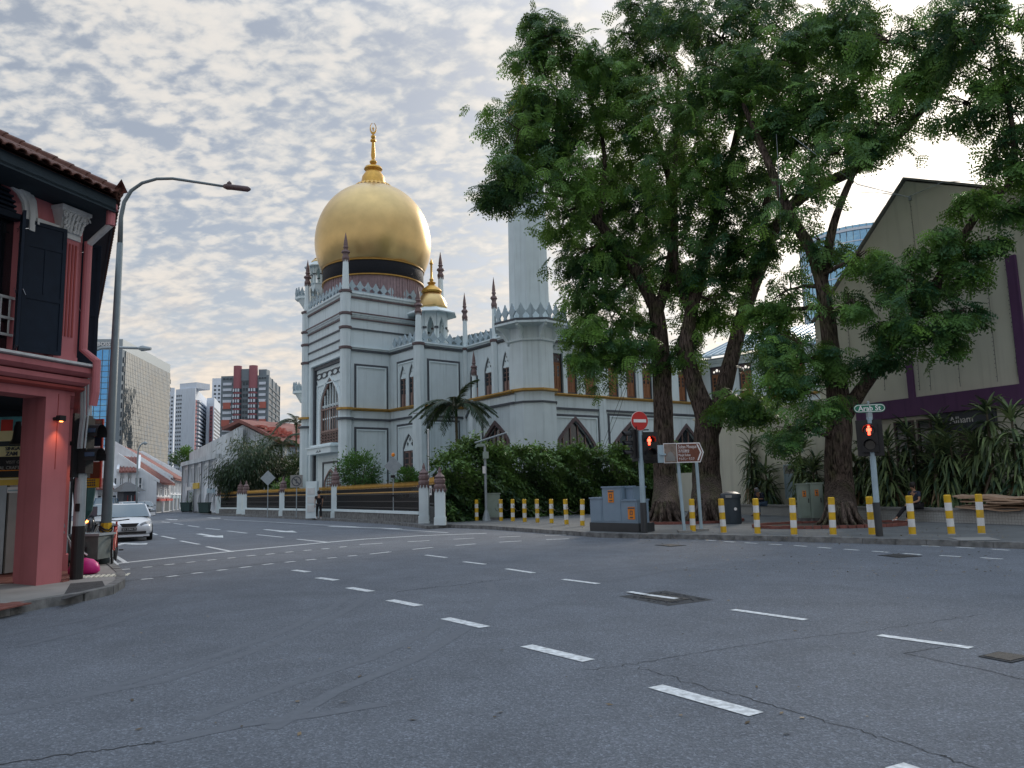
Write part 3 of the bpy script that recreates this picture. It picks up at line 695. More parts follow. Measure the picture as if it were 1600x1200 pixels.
# lotus petals
pet = MB(); pet.add([(0, -.16, 0), (0, .16, 0), (.30, .19, -.04), (.42, 0, -.22), (.30, -.19, -.04), (.1, 0, .12)], [(0, 5, 4), (4, 5, 3), (3, 5, 2), (2, 5, 1)])
pm = pet.mesh('petal', M['gold_bright'])
zring = zcen+hT*.975
for i in range(30):
    a = 2*math.pi*i/30; place('petal', pm, T(cD[0]+1.40*math.cos(a), cD[1]+1.40*math.sin(a), zring+.12) @ RZ(a) @ S3(1.0, .95, 1.2), dome)
k = lambda v: zv(582, v, 64.2)
b = MB(); b.lathe([(1.50, zring-.1), (1.52, zring+.08), (1.1, zt+.1), (.95, k(277)), (.62, k(268)), (.80, k(265)), (.72, k(262)), (.35, k(260)), (.16, k(257.5)), (.30, k(255)), (.32, k(253)), (.14, k(249)), (.17, k(246)), (.20, k(243)), (.13, k(225)), (.12, k(222)), (.25, k(221)), (.25, k(219)), (.12, k(217)), (.2, k(215)), (.2, k(213)), (.10, k(211))], 20, cD)
b.build('finial', M['gold_bright'], dome, smooth=35)
# crescent, horns upward, with a star
b = MB(); cz = k(202); Rc = .47
o_ = [(Rc*math.sin(a)*.62, cz+.05-Rc*math.cos(a)*1.12) for a in np.linspace(-2.75, 2.75, 19)]
i_ = [(.9*Rc*math.sin(a)*.50, cz+.14-.86*Rc*math.cos(a)*1.06) for a in np.linspace(-2.9, 2.9, 19)]
mm_ = T(*cD, 0) @ RZ(R_(10))
b.pxz(o_+i_[::-1], -.06, .06, mm_); b.build('crescent', M['gold_bright'], dome)
b = MB(); st = [((.17 if j % 2 == 0 else .07)*math.sin(j*math.pi/5)*.7, cz+.05+(.17 if j % 2 == 0 else .07)*math.cos(j*math.pi/5)*1.3) for j in range(10)]
b.pxz(st, -.04, .04, mm_); b.tube([(cD[0], cD[1], cz-.5), (cD[0], cD[1], cz)], .03); b.build('star', M['gold_bright'], dome)
# cupolas (chhatri)
def cupola(c, zbase, zeave, ztopdome, r, gold=True, zpar=None, name='cupola', ztip=None):
    root = bpy.data.objects.new(name, None); link(root, T(c[0], c[1], zbase), MOS)
    b = MB(); b.lathe([(r*1.0, zbase-1.2), (r*1.0, zbase)], 8, c, math.pi/8); b.build('base', paint, root)
    n = 8; hcol = zeave-zbase
    oc = octo(c, r)
    for i in range(n):
        a, d = Vector(oc[i]), Vector(oc[(i+1) % n]); wl = Wall(d, a) if 1 else None
        bb = MB(wl.M); L_ = wl.L
        bb.panel(rect(0, L_, zbase, zeave+.1), [arch(L_/2, L_*.56, zbase+.02, zbase+hcol*.5, zbase+hcol*.82, 6)], -.06, .10); bb.build('arch_screen', M['mosque_white'], root)
    b = MB()
    for i in range(n):
        b.box(-.16, .16, -.16, .16, zbase+hcol*.46, zbase+hcol*.52, T(*oc[i], 0))
    b.build('capital', M['trim_dark'], root, kind='stuff')
    b = MB(); b.lathe([(r*.98, zeave), (r*1.7, zeave-.22), (r*1.72, zeave-.14), (r*1.05, zeave+.3), (r*.95, zeave+.35)], 8, c, math.pi/8); b.build('eave', M['mosque_white'], root)
    b = MB(); R2 = r*1.02; hh = ztopdome-zeave-.3
    b.lathe([(R2*math.cos(t_*R_(80)) if t_ > 0 else R2*.97, zeave+.3+hh*math.sin(t_*R_(80))/math.sin(R_(80))) for t_ in np.linspace(0, 1, 12)], 24, c)
    b.build('small_dome', M['gold_dome'] if gold else M['mosque_white'], root, smooth=True)
    zt_ = ztopdome; q = (ztip-zt_)
    b = MB(); b.lathe([(r*.62, zt_-.2), (r*.70, zt_-.05), (r*.6, zt_+q*.05), (r*.25, zt_+q*.17), (r*.2, zt_+q*.2), (r*.3, zt_+q*.25), (r*.1, zt_+q*.3), (r*.15, zt_+q*.35), (r*.08, zt_+q*.4), (r*.07, zt_+q*.8), (r*.13, zt_+q*.84), (.01, ztip)], 16, c)
    b.build('finial', M['gold_bright'], root, smooth=40)
    for i in range(16):
        a = 2*math.pi*i/16; place('petal', pm, T(c[0]+r*.52*math.cos(a), c[1]+r*.52*math.sin(a), zt_-.02) @ RZ(a) @ S3(.55), root)
    return root
Yc = 61.3
cupola((XU(675, Yc, 500), Yc), zv(675, 541, Yc), zv(675, 490, Yc), zv(675, 455, Yc), 1.22, ztip=zv(669, 404, Yc))
Yc = 68.0
cupola((XU(501, Yc, 440), Yc), zv(500, 446, Yc), zv(500, 417, Yc), zv(500, 405, Yc), .85, gold=True, ztip=zv(495, 396, Yc))
# projecting corner balconies on the left side
def balcony(c, z, r):
    root = bpy.data.objects.new('balcony', None); link(root, T(c[0], c[1], z), MOS)
    b = MB(); b.lathe([(r*.3, z-1.0), (r*.8, z-.25), (r*1.05, z-.2), (r*1.05, z)], 8, c, math.pi/8); b.build('corbel', M['mosque_white'], root)
    for i in range(8):
        a, d = Vector(octo(c, r)[i]), Vector(octo(c, r)[(i+1) % 8]); wl = Wall(d, a)
        for j in range(2): place('merlon', mer, wl.M @ T(wl.L*(j+.5)/2, 0, z) @ S3(wl.L/2, .1, .8), root)
Yc = 66.5; balcony((XU(480, Yc, 465), Yc), zv(478, 466, Yc), 1.0)
balcony((XU(474.5, 67.5, 600), 67.5), zv(474, 612, 67.5), .9)
# --- portal in the left facet
def fr(w, x0, x1, z0, z1, t, y0, y1, mt, name, parent=None, bottom=False):
    b = MB(w.M)
    if bottom: b.frame(rect(x0, x1, z0, z1), rect(x0+t, x1-t, z0+t, z1-t), y0, y1)
    else:
        b.box(x0, x0+t, y0, y1, z0, z1); b.box(x1-t, x1, y0, y1, z0, z1); b.box(x0+t, x1-t, y0, y1, z1-t, z1)
    return b.build(name, M[mt], parent or MOS)
w = wLN
fr(w, sa-.25, sb+.2, .2, zpt+.25, .22, -.10, .1, 'mosque_white', 'portal_frame')
fr(w, sa, sb, .2, zpt, .28, .12, .3, 'trim_dark', 'portal_frame')
W_ = sb-sa; xa, xb = sa+.30, sb-.30
b = MB(w.M); zw0 = w.at(510, 672)[1]; zap = w.at(510, 589)[1]; zsp = w.at(510, 632)[1]
(wx0, _), (wx1, _) = w.at(495, 650), w.at(524.5, 650); wc = (wx0+wx1)/2; ww = (wx1-wx0)
zlat = w.at(510, 697)[1]; zdt = w.at(510, 736)[1]
(dx0, _), (dx1, _) = w.at(502, 760), w.at(519.5, 760); dc = (dx0+dx1)/2; dw = dx1-dx0
hole1 = arch(wc, ww, zlat, zsp, zap, 10); hole2 = arch(dc, dw, .2, w.at(510, 755)[1], zdt, 8)
b.panel(rect(xa, xb, .2, zpt-.28), [hole1, hole2], .32, .5); b.build('portal_wall', M['mosque_white'], MOS)
b = MB(w.M); b.frame(arch(wc, ww, zlat, zsp, zap, 10, grow=.22), arch(wc, ww, zlat, zsp, zap, 10), .24, .34); b.build('arch_surround', M['mosque_white'], MOS)
b = MB(w.M); b.frame(arch(wc, ww, zlat, zsp, zap, 10), arch(wc, ww-.3, zlat+.15, zsp, zap-.25, 10), .36, .46); 
pw_ = b.build('portal_window', M['shutter_mauve'], MOS)
b = MB(w.M); b.panel(arch(wc, ww-.1, zlat+.05, zsp, zap-.1, 10), [], .62, .66); b.build('pane', M['pane_dark'], pw_)
b = MB(w.M)
for i in range(1, 7):
    x = wc-ww/2+ww*i/7; b.box(x-.045, x+.045, .42, .52, zlat, zsp+(zap-zsp)*(1-abs(i-3.5)/3.5)**.6*.85)
for z in (zw0+1.0, zw0+2.0, zsp): b.box(wc-ww/2, wc+ww/2, .41, .5, z-.06, z+.06)
b.build('mullion', M['mosque_white'], pw_, kind='stuff')
b = MB(w.M)
for i in range(9):
    x = wc-ww/2+ww*(i+.5)/9; b.box(x-.05, x+.05, .37, .41, zw0, zw0+1.7)
b.box(wc-ww/2, wc+ww/2, .33, .43, zw0-.1, zw0+.06); b.box(wc-ww/2, wc+ww/2, .33, .43, zw0+1.7, zw0+1.82); b.build('shutter_slat', M['shutter_mauve'], pw_, kind='stuff')
b = MB(w.M)
nx, nz_ = 7, 5
for i in range(nx):
    for j in range(nz_):
        cx_ = wc-ww/2+ww*(i+.5)/nx; cz_ = zlat+(zw0-.1-zlat)*(j+.5)/nz_; hx = ww/nx/2; hz_ = (zw0-.1-zlat)/nz_/2
        b.frame([(cx_-hx, cz_), (cx_, cz_-hz_), (cx_+hx, cz_), (cx_, cz_+hz_)], [(cx_-hx*.62, cz_), (cx_, cz_-hz_*.62), (cx_+hx*.62, cz_), (cx_, cz_+hz_*.62)], .30, .38)
b.box(wc-ww/2-.1, wc+ww/2+.1, .2, .42, zlat-.16, zlat); b.build('balcony_lattice', M['shutter_mauve'], pw_, kind='stuff')
# relief above the arch, braided strips at the sides, band at top
rnd = random.Random(4); b = MB(w.M); zr1 = zpt-1.55
for i in range(240):
    x = rnd.uniform(xa+.35, xb-.35); z = rnd.uniform(zsp-.3, zr1-.1); t_ = min(1, max(0, (z-zsp)/(zap-zsp)))
    if z < zap+.25 and abs(x-wc) < ww/2*(1-t_**1.8)+.36: continue
    a = rnd.uniform(0, 6.3); r = rnd.uniform(.08, .17)
    b.tube([(x+r*math.cos(a+q)*(.4+q*.15), .33, z+r*math.sin(a+q)*(.4+q*.15)) for q in (0, 1.2, 2.4, 3.6, 4.8)], .03, 4)
b.build('floral_relief', M['mosque_white'], MOS, kind='stuff')
fr(w, xa+.2, xb-.2, .3, zr1, .1, .24, .33, 'mosque_white', 'inner_frame')
b = MB(w.M); zc_ = zpt-.85; n = 5
for i in range(n):
    cx_ = xa+(xb-xa)*(i+.5)/n; hx = (xb-xa)/n/2
    o1 = [(cx_-hx*1.1, zc_), (cx_-hx*.5, zc_-.26), (cx_+hx*.5, zc_-.26), (cx_+hx*1.1, zc_), (cx_+hx*.5, zc_+.26), (cx_-hx*.5, zc_+.26)]
    b.frame(o1, [(cx_+(x-cx_)*.80, zc_+(z-zc_)*.70) for x, z in o1], .27, .33)
    b.box(cx_-hx-.04, cx_-hx+.04, .27, .33, zc_-.26, zc_+.26)
b.build('arabesque_band', M['trim_dark'], MOS, kind='stuff')
for x in (xa+.08, xb-.08):
    b = MB(w.M)
    for j in range(22):
        z = .8+j*.47; b.frame([(x-.1, z), (x, z-.24), (x+.1, z), (x, z+.24)], [(x-.04, z), (x, z-.14), (x+.04, z), (x, z+.14)], .26, .33)
    b.build('braided_strip', M['trim_dark'], MOS, kind='stuff')
# canopy with inscription, door
zc0, zc1 = w.at(508, 709)[1], w.at(508, 700)[1]; (cx0, _), (cx1, _) = w.at(490, 705), w.at(527, 705)
b = MB(w.M); b.box(cx0, cx1, -.55, .32, zc0, zc1); b.box(cx0-.12, cx1+.12, -.65, .32, zc1, zc1+.12); b.box(cx0+.3, cx1-.3, -.4, .32, zc1+.12, zc1+.3)
can = b.build('entrance_canopy', M['mosque_white'], MOS)
b = MB(w.M)
rnd = random.Random(2); xx = (cx0+cx1)/2-.5
b.tube([(xx, -.56, zc0+.14), (xx+.1, -.56, zc0+.12), (xx+.2, -.56, zc0+.15), (xx+.25, -.56, zc0+.24)], .022, 4)
b.tube([(xx+.3, -.56, zc0+.30), (xx+.31, -.56, zc0+.12), (xx+.45, -.56, zc0+.12), (xx+.46, -.56, zc0+.2)], .022, 4)
b.tube([(xx+.5, -.56, zc0+.13), (xx+.6, -.56, zc0+.1), (xx+.72, -.56, zc0+.14), (xx+.75, -.56, zc0+.3)], .022, 4)
b.tube([(xx+.82, -.56, zc0+.2), (xx+.9, -.56, zc0+.12), (xx+1.0, -.56, zc0+.2), (xx+.95, -.56, zc0+.24)], .022, 4)
b.build('inscription', M['trim_dark'], can, kind='stuff')
fr(w, dc-dw/2-.45, dc+dw/2+.45, .2, zdt+.75, .14, .24, .33, 'trim_dark', 'door_frame')
b = MB(w.M); b.frame(arch(dc, dw, .2, w.at(510, 755)[1], zdt, 8, grow=.14), arch(dc, dw, .2, w.at(510, 755)[1], zdt, 8), .26, .36); dr = b.build('entrance_door', M['shutter_mauve'], MOS)
b = MB(w.M); b.panel(arch(dc, dw, .2, w.at(510, 755)[1], zdt, 8), [], .45, .5); b.build('door_leaf', M['shutter_mauve'], dr)
b = MB(w.M)
for i in range(6):
    for j in range(8):
        x = dc-dw/2+dw*(i+.5)/6; z = w.at(510, 772)[1]+j*.22
        if abs(x-dc) < dw/2*(1-max(0, (z-w.at(510, 755)[1])/(zdt-w.at(510, 755)[1]))**1.8)-.08: b.lathe([(.085, 0), (.085, .06)], 6, (0, 0), 0, T(x, .39, z) @ RX(R_(90)) @ T(0, 0, -.03))
b.build('door_fretwork', M['mosque_paint'], dr, kind='stuff')
# string mouldings over the portal on the left facet
for v in (531, 545):
    z = w.at(533, v)[1]; b = MB(w.M); b.box(.4, w.L-.4, -.08, .02, z-.06, z+.06); b.build('moulding', dark, MOS)
# --- panels on the faces right of the tower corner
def panelframe(w, u0, u1, v0, v1, name='panel_frame', closed=False):
    (x0, z1), (x1, _) = w.at(u0, v0), w.at(u1, v0); z0 = w.at(u0, v1)[1]
    fr(w, x0, x1, z0, z1, .16, -.04, .08, 'trim_dark', name)
    fr(w, x0+.17, x1-.17, z0, z1-.17, .09, -.07, .08, 'mosque_white', name)
wND = Wall(pN, pC); wCD = Wall(pC, pD); wDE = Wall(pD, pE); wEF = Wall(pE, pF); wE2 = Wall(pE2, pF2); wGH = Wall(pG, pI); wIJ = Wall(pI, pJ2)
panelframe(wND, 553.5, 606, 568, 640); panelframe(wND, 553.5, 606.5, 667, 772)
# low wing walls (behind the tower facet the wing projects)
(lx0, _), (lx1, _) = wCD.at(624.5, 610), wCD.at(634, 610); (mx0, _), (mx1, _) = wCD.at(638.5, 610), wCD.at(648, 610)
zL0 = wCD.at(636, 640)[1]; zLs = wCD.at(628, 590)[1]; zLt = wCD.at(628, 571)[1]
def lancet(cx, w_, z0, zs, zt): return arch(cx, w_, z0, zs, zt, 8, 1.5)
(ax0, _), (ax1, _) = wCD.at(629, 700), wCD.at(648, 700); za0 = wCD.at(640, 765)[1]; zas = wCD.at(640, 702)[1]; zat = wCD.at(640, 677)[1]
h1 = lancet((lx0+lx1)/2, lx1-lx0, zL0, zLs, zLt); h2 = lancet((mx0+mx1)/2, mx1-mx0, zL0, zLs, zLt); h3 = arch((ax0+ax1)/2, ax1-ax0, za0, zas, zat)
wallplate('wing_wall', wCD, 0, ZC+.1, [h1, h2, h3], .4)
def shutter_window(w, cx, wd, z0, zs, zt, wood='shutter_mauve', pw=1.5, head=True, y=.12, parent=MOS):
    b = MB(w.M); b.frame(arch(cx, wd, z0, zs, zt, 8, pw), arch(cx, wd-.14, z0+.07, zs, zt-.12, 8, pw), y-.06, y+.08); win = b.build('window', M['trim_dark'], parent)
    b = MB(w.M)
    for sx in (-1, 1):
        x0_ = cx+(sx*wd/4)-wd/4+.06; x1_ = x0_+wd/2-.1
        b.box(x0_, x1_, y+.02, y+.07, z0+.06, zs-.08)
        b.box(x0_+.05, x1_-.05, y-.01, y+.02, z0+.15, z0+(zs-z0)*.42); 
    b.build('shutter', M[wood], win, kind='stuff')
    b = MB(w.M)
    for sx in (-1, 1):
        for a in (0, 1):
            for r in range(3 if (zs-z0) > 1.6 else 2):
                xx0 = cx+sx*wd/4-wd*.13+a*wd*.14; zz0 = z0+(zs-z0)*.5+r*(zs-z0)*.15; b.box(xx0, xx0+wd*.10, y-.012, y+.03, zz0, zz0+(zs-z0)*.12)
    b.build('pane', M['pane_dark'], win, kind='stuff')
    b = MB(w.M); b.box(cx-wd/2+.05, cx+wd/2-.05, y-.04, y+.07, zs-.09, zs+.07); 
    if head:
        n_ = arch(cx, wd-.14, zs+.07, zs+.1, zt-.12, 6, pw); ht = zt-zs
        holes = [[(cx+dx*wd+.08*wd*math.cos(a), zs+ht*dz+.10*wd*math.sin(a)) for a in np.linspace(0, 2*math.pi, 7)[:-1]] for dx, dz in ((-.18, .34), (.18, .34), (0, .62))]
        b.panel(n_, holes, y, y+.05)
    b.build('fretwork_head', M['mosque_white'], win)
    b = MB(w.M); b.panel(arch(cx, wd-.1, z0+.05, zs, zt-.1, 8, pw), [], y+.12, y+.14); b.build('backing', M['pane_dark'], win)
    return win
shutter_window(wCD, (lx0+lx1)/2, lx1-lx0, zL0, zLs, zLt); shutter_window(wCD, (mx0+mx1)/2, mx1-mx0, zL0, zLs, zLt)
shutter_window(wCD, (ax0+ax1)/2, ax1-ax0, za0, zas, zat, head=True)
panelframe(wCD, 620.5, 650, 566, 640); panelframe(wCD, 620.5, 652, 664, 772)
wallplate('wing_wall', wDE, 0, ZC+.1, [], .4); panelframe(wDE, 667, 718, 560, 626); panelframe(wDE, 667, 718, 655, 772)
# buttress pier at D
def pier(p, r, z1, zt): turret(tuple(p), r, z1, 0, zt, name='turret', rings=[12.65, ])
turret(tuple(pD), .42, ZC+.15, 0, zv(654, 447, 57.3), rings=[12.65, 7.3]); turret(tuple(pE), .34, ZC+.15, 0, zv(725, 457, 60), rings=[12.65])
turret(tuple(wEF.pt(wEF.at(774, 560)[0])), .34, ZC+.15, 0, zv(773, 433, wEF.pt(wEF.at(774, 560)[0]).y), rings=[12.65])
# upper wall E-F
hs = []; wins = []
for u0, u1, vt, vs, vb in ((734, 747, 563, 585, 622), (757, 769, 557, 580, 618), (785, 796, 548, 572, 612)):
    (x0, _), (x1, _) = wEF.at(u0, 600), wEF.at(u1, 600); um = (u0+u1)/2
    a_ = ((x0+x1)/2, x1-x0, wEF.at(um, vb)[1]-.25, wEF.at(um, vs)[1], wEF.at(um, vt)[1]); hs.append(arch(*a_, 8, 1.5)); wins.append(a_)
wallplate('wing_wall', wEF, 0, ZC+.1, hs, .4)
for a_ in wins: shutter_window(wEF, *a_)
# lower projecting storey
wEE2 = Wall(pE, pE2); wallplate('lower_wall', wEE2, 0, ZG+.05, [], .3)
(x0, _), (x1, _) = wE2.at(757, 690), wE2.at(793, 690)
ha = arch((x0+x1)/2, x1-x0, 1.0, wE2.at(775, 690)[1], wE2.at(775, 664)[1], 8, 1.5)
wallplate('lower_wall', wE2, 0, ZG+.05, [ha], .35)
def fan_window(w, cx, wd, z0, zs, zt, pw=1.3, n=5, parent=MOS):
    b = MB(w.M); b.frame(arch(cx, wd, z0, zs, zt, 8, pw, .26), arch(cx, wd, z0, zs, zt, 8, pw), -.08, .12); win = b.build('arched_window', M['trim_brown'], parent)
    b = MB(w.M); b.panel(arch(cx, wd, z0, zs, zt, 8, pw), [], .2, .24); b.build('pane', M['pane_dark'], win, kind='stuff')
    b = MB(w.M)
    for i in range(1, n):
        x = cx-wd/2+wd*i/n; t_ = abs(x-cx)/(wd/2); zz_ = zs+(zt-zs)*((1-t_)**(1/pw)); b.box(x-.035, x+.035, .12, .2, z0, zz_)
    for z in (zs-.9,): b.box(cx-wd/2, cx+wd/2, .05, .19, z-.05, z+.05)
    b.build('window_bar', M['shutter_mauve'], win, kind='stuff'); b = MB(w.M)
    for j in range(22):
        z = z0+j*.14
        t_ = max(0, (z-zs)/(zt-zs)) if z > zs else 0
        if t_ >= 1: break
        h = wd/2*(1-t_**pw); 
        if h > .1: b.box(cx-h, cx+h, .165, .2, z, z+.03)
    b.build('louvre', M['far_window'], win, kind='stuff'); return win
fan_window(wE2, (x0+x1)/2, x1-x0, 1.0, wE2.at(775, 690)[1], wE2.at(775, 664)[1])
b = MB(); b.prism([tuple(p) for p in (pE, pE2, pF2, pF)], ZG-.2, ZG+.1); b.build('terrace', M['concrete'], MOS)
turret((XU(741, 54.6, 600), 54.6), .30, ZG+.1, 0, zv(741, 548, 54.6), rings=False)
panelframe(wE2, 740, 755, 652, 720)
# roof behind the parapet
b = MB(); b.prism([tuple(p) for p in (pC, pD, pE, pF, pG, (6, 70), (-2, 76), pR)], ZC-.3, ZC); b.build('flat_roof', M['concrete'], MOS)
rr = Wall(pE+Vector((-1.5, 1.5)), pF+Vector((1.5, 1.5)))
b = MB(rr.M)
zr0, zr1_ = ZC+.1, ZC+2.0
b.add([(-2, 0, zr0), (rr.L+1, 0, zr0), (rr.L+1, 3.2, zr1_), (-2, 3.2, zr1_), (rr.L+1, 6.4, zr0), (-2, 6.4, zr0)], [(0, 1, 2, 3), (3, 2, 4, 5), (0, 3, 5), (1, 4, 2)]); rf = b.build('tiled_roof', M['tile_grey'], MOS)
b = MB(rr.M)
for i in range(40):
    x = -2+i*(rr.L+3)/40; b.tube([(x, .0, zr0+.03), (x, 3.2, zr1_+.03)], .06, 5)
b.build('tile_rib', M['tile_grey'], rf, kind='stuff')
# --- minaret
cM = (XU(832, 51.3, 620), 51.3); rM = 1.56
b = MB(); b.lathe([(rM*1.06, 0), (rM*1.06, 7.15), (rM, 7.2), (rM, 11.9)], 8, cM, math.pi/8)
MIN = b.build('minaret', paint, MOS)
for z, h, p, mt_ in ((8.0, .2, .26, 'gold_paint'), (7.2, .16, .18, 'trim_dark')):
    bb = MB(); bb.lathe([(rM*.98, z-h/2), (rM+p, z-h*.2), (rM+p, z+h/2), (rM*.98, z+h/2)], 8, cM, math.pi/8); bb.build('band', M[mt_], MIN)
zg = zv(826, 503, 48.9); rg = 2.6
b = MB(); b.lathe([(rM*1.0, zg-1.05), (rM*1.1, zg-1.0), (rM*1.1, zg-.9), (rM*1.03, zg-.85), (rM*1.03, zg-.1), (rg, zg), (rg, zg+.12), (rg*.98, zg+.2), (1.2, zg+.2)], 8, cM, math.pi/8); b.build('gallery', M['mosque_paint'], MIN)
br = MB().pxz([(0, 0), (.95, 0), (.95, -.12), (.55, -.35), (.15, -.95), (0, -.95)], -.09, .09).mesh('bracket', M['mosque_white'])
for i in range(8):
    a = math.pi/8+i*math.pi/4; place('bracket', br, T(cM[0]+rM*.96*math.cos(a), cM[1]+rM*.96*math.sin(a), zg-.02) @ RZ(a), MIN)
og = octo(cM, rg*.97)
for i in range(8):
    a, d = Vector(og[i]), Vector(og[(i+1) % 8]); wl = Wall(d, a)
    b = MB(wl.M); b.box(0, wl.L, -.04, .08, zg+.16, zg+.30); b.build('gallery_rail', dark, MIN)
    for j in range(3): place('merlon', mer, wl.M @ T(wl.L*(j+.5)/3, .02, zg+.28) @ S3(wl.L/3*1.02, .1, 1.05), MIN)
b = MB(); b.lathe([(1.42, zg), (1.36, zg+6), (1.30, zg+11.5)], 10, cM, .2); b.build('shaft', M['mosque_paint'], MIN)
zu = zg+11.5
b = MB(); b.lathe([(1.3, zu-.8), (2.1, zu), (2.1, zu+.25), (1.1, zu+.3), (1.05, zu+3.2), (1.5, zu+3.3), (1.0, zu+3.6)], 10, cM, .2); b.build('upper_gallery', M['mosque_white'], MIN)
b = MB(); b.lathe([(1.05, zu+3.5), (1.15, zu+4.2), (.9, zu+5), (.3, zu+5.8), (.1, zu+6.4), (.02, zu+7.8)], 16, cM); b.build('minaret_dome', M['gold_dome'], MIN, smooth=True)
# --- right facade G..I
w = wGH
xs = []
hs = []; wd_ = []
for i, u in enumerate((871, 893.5, 922.5, 958.5, 986.5, 1011.5, 1040, 1066, 1093)):
    x, _ = w.at(u, 600); wdt = 1.02; z0 = 8.12; 
    hs.append(rect(x-wdt/2, x+wdt/2, z0, 10.9)); wd_.append(x)
lowx = []
for u0, u1, vt in ((870, 928, 657), (957, 1019, 663), (1050, 1096, 668)):
    (x0, _), (x1, _) = w.at(u0, 690), w.at(u1, 690); um = (u0+u1)/2
    zt_ = w.at(um, vt)[1]; a_ = ((x0+x1)/2, x1-x0, 1.2, zt_-1.9, zt_); lowx.append(a_); hs.append(arch(*a_, 8, 1.3))
wallplate('wing_wall', w, 0, 11.6, hs, .5, x0=-2, x1=w.L+1.2)
def brown_window(w, x, z0=8.15, z1=10.9, wd=1.02, y=.14):
    b = MB(w.M); b.frame(rect(x-wd/2, x+wd/2, z0, z1), rect(x-wd/2+.09, x+wd/2-.09, z0+.06, z1-.06), y-.1, y+.1); win = b.build('window', M['trim_dark'], MOS)
    zs = z1-.62
    b = MB(w.M); b.box(x-wd/2+.09, x+wd/2-.09, y, y+.06, z0+.06, zs)
    for sx in (-1, 1):
        c_ = x+sx*wd*.21; b.frame(rect(c_-.17, c_+.17, z0+.12, zs-.06), rect(c_-.11, c_+.11, z0+.2, zs-.13), y-.03, y); b.box(c_-.12, c_+.12, y-.03, y, z0+.98, z0+1.06)
    b.build('shutter', M['shutter_brown'], win)
    b = MB(w.M)
    for sx in (-1, 1):
        for r in range(3):
            for q in (0, 1): c_ = x+sx*wd*.21+(q-.5)*.11; b.box(c_-.042, c_+.042, y-.015, y+.02, z0+1.15+r*.26, z0+1.36+r*.26)
    b.build('pane', M['pane_dark'], win, kind='stuff')
    b = MB(w.M); n_ = rect(x-wd/2+.09, x+wd/2-.09, zs, z1-.06)
    holes = [[(x+dx+r_*math.cos(a), zs+dz+r_*math.sin(a)) for a in np.linspace(0, 2*math.pi, 7)[:-1]] for dx, dz, r_ in ((-.25, .22, .1), (.25, .22, .1), (0, .32, .13))]
    b.panel(n_, holes, y-.02, y+.03); b.build('fretwork_head', M['trim_brown'], win)
for x in wd_: brown_window(w, x)
for a_ in lowx: fan_window(w, *a_, pw=1.3)
for u0, u1 in ((860, 935), (949, 1026), (1040, 1100)): panelframe(w, u0, u1, 646, 772)
b = MB(w.M)
prof = lambda z, h, p: [(-.05, z-h/2), (p, z-h/2), (p, z+h/2), (-.05, z+h/2)]
faces = [pG, pI, pJ2]
cornice('gold_ledge', faces, 8.0, .18, .24, 'gold_paint', False, 2); cornice('moulding', faces, 7.05, .14, .12, 'trim_dark'); cornice('cornice', faces, 11.3, .25, .3, 'mosque_white', False, 2)
# pilasters between the windows
b = MB(w.M)
for i in range(len(wd_)-1):
    xm = (wd_[i]+wd_[i+1])/2; hw = .17 if (wd_[i+1]-wd_[i]) < 1.9 else .42; 
    bb = MB(w.M); bb.box(xm-hw, xm+hw, -.1, .02, 8.12, 11.1); bb.build('pilaster', M['mosque_white'], MOS)
for u in (942, 1033):
    x = w.at(u, 690)[0]; bb = MB(w.M); bb.box(x-.32, x+.32, -.14, .02, 0, 7.9); bb.build('pilaster', paint, MOS)
# right-hand wing turning toward the road
w = wIJ; hs = []; xs2 = []
for u in (1120, 1165.5, 1209, 1247):
    x, _ = w.at(u, 600); hs.append(rect(x-.55, x+.55, 8.12, 10.9)); xs2.append(x)
(x0, _), (x1, _) = w.at(1122, 690), w.at(1168, 690); zt_ = w.at(1152, 660)[1]
a_ = ((x0+x1)/2, x1-x0, 1.5, zt_-2.2, zt_); hs.append(arch(*a_, 8, 1.3))
wallplate('wing_wall', w, 0, 11.6, hs, .5)
for x in xs2: brown_window(w, x, wd=1.1)
fan_window(w, *a_)
# metal roofs
def lean_roof(w, z0, z1, x0, x1, d=7):
    b = MB(w.M); b.add([(x0, -.75, z0), (x1, -.75, z0), (x1, d, z1), (x0, d, z1), (x0, -.75, z0-.12), (x1, -.75, z0-.12), (x1, d, z1-.12), (x0, d, z1-.12)], [(0, 1, 2, 3), (7, 6, 5, 4), (0, 4, 5, 1), (1, 5, 6, 2), (3, 7, 4, 0)])
    r_ = b.build('metal_roof', M['roof_metal'], MOS); b = MB(w.M); n = int((x1-x0)/.6)
    s_ = (z1-z0)/(d+.75)
    for i in range(n+1):
        x = x0+(x1-x0)*i/n; b.add([(x-.03, -.75, z0), (x+.03, -.75, z0), (x+.03, -.75, z0+.07), (x-.03, -.75, z0+.07), (x-.03, d, z1), (x+.03, d, z1), (x+.03, d, z1+.07), (x-.03, d, z1+.07)], [(0, 1, 2, 3), (3, 2, 6, 7), (0, 3, 7, 4), (1, 5, 6, 2)])
    b.build('seam', M['roof_metal'], r_, kind='stuff')
lean_roof(wGH, 11.75, 13.8, -.3, wGH.L+.4); lean_roof(wIJ, 11.75, 14.5, .2, wIJ.L)
# back walls closing the body
for a, c in ((pJ2, pJ2+Vector((4, 12))), (pJ2+Vector((4, 12)), Vector((6, 90))), (Vector((6, 90)), pK)):
    wl = Wall(a, c); wallplate('rear_wall', wl, 0, 11.5)
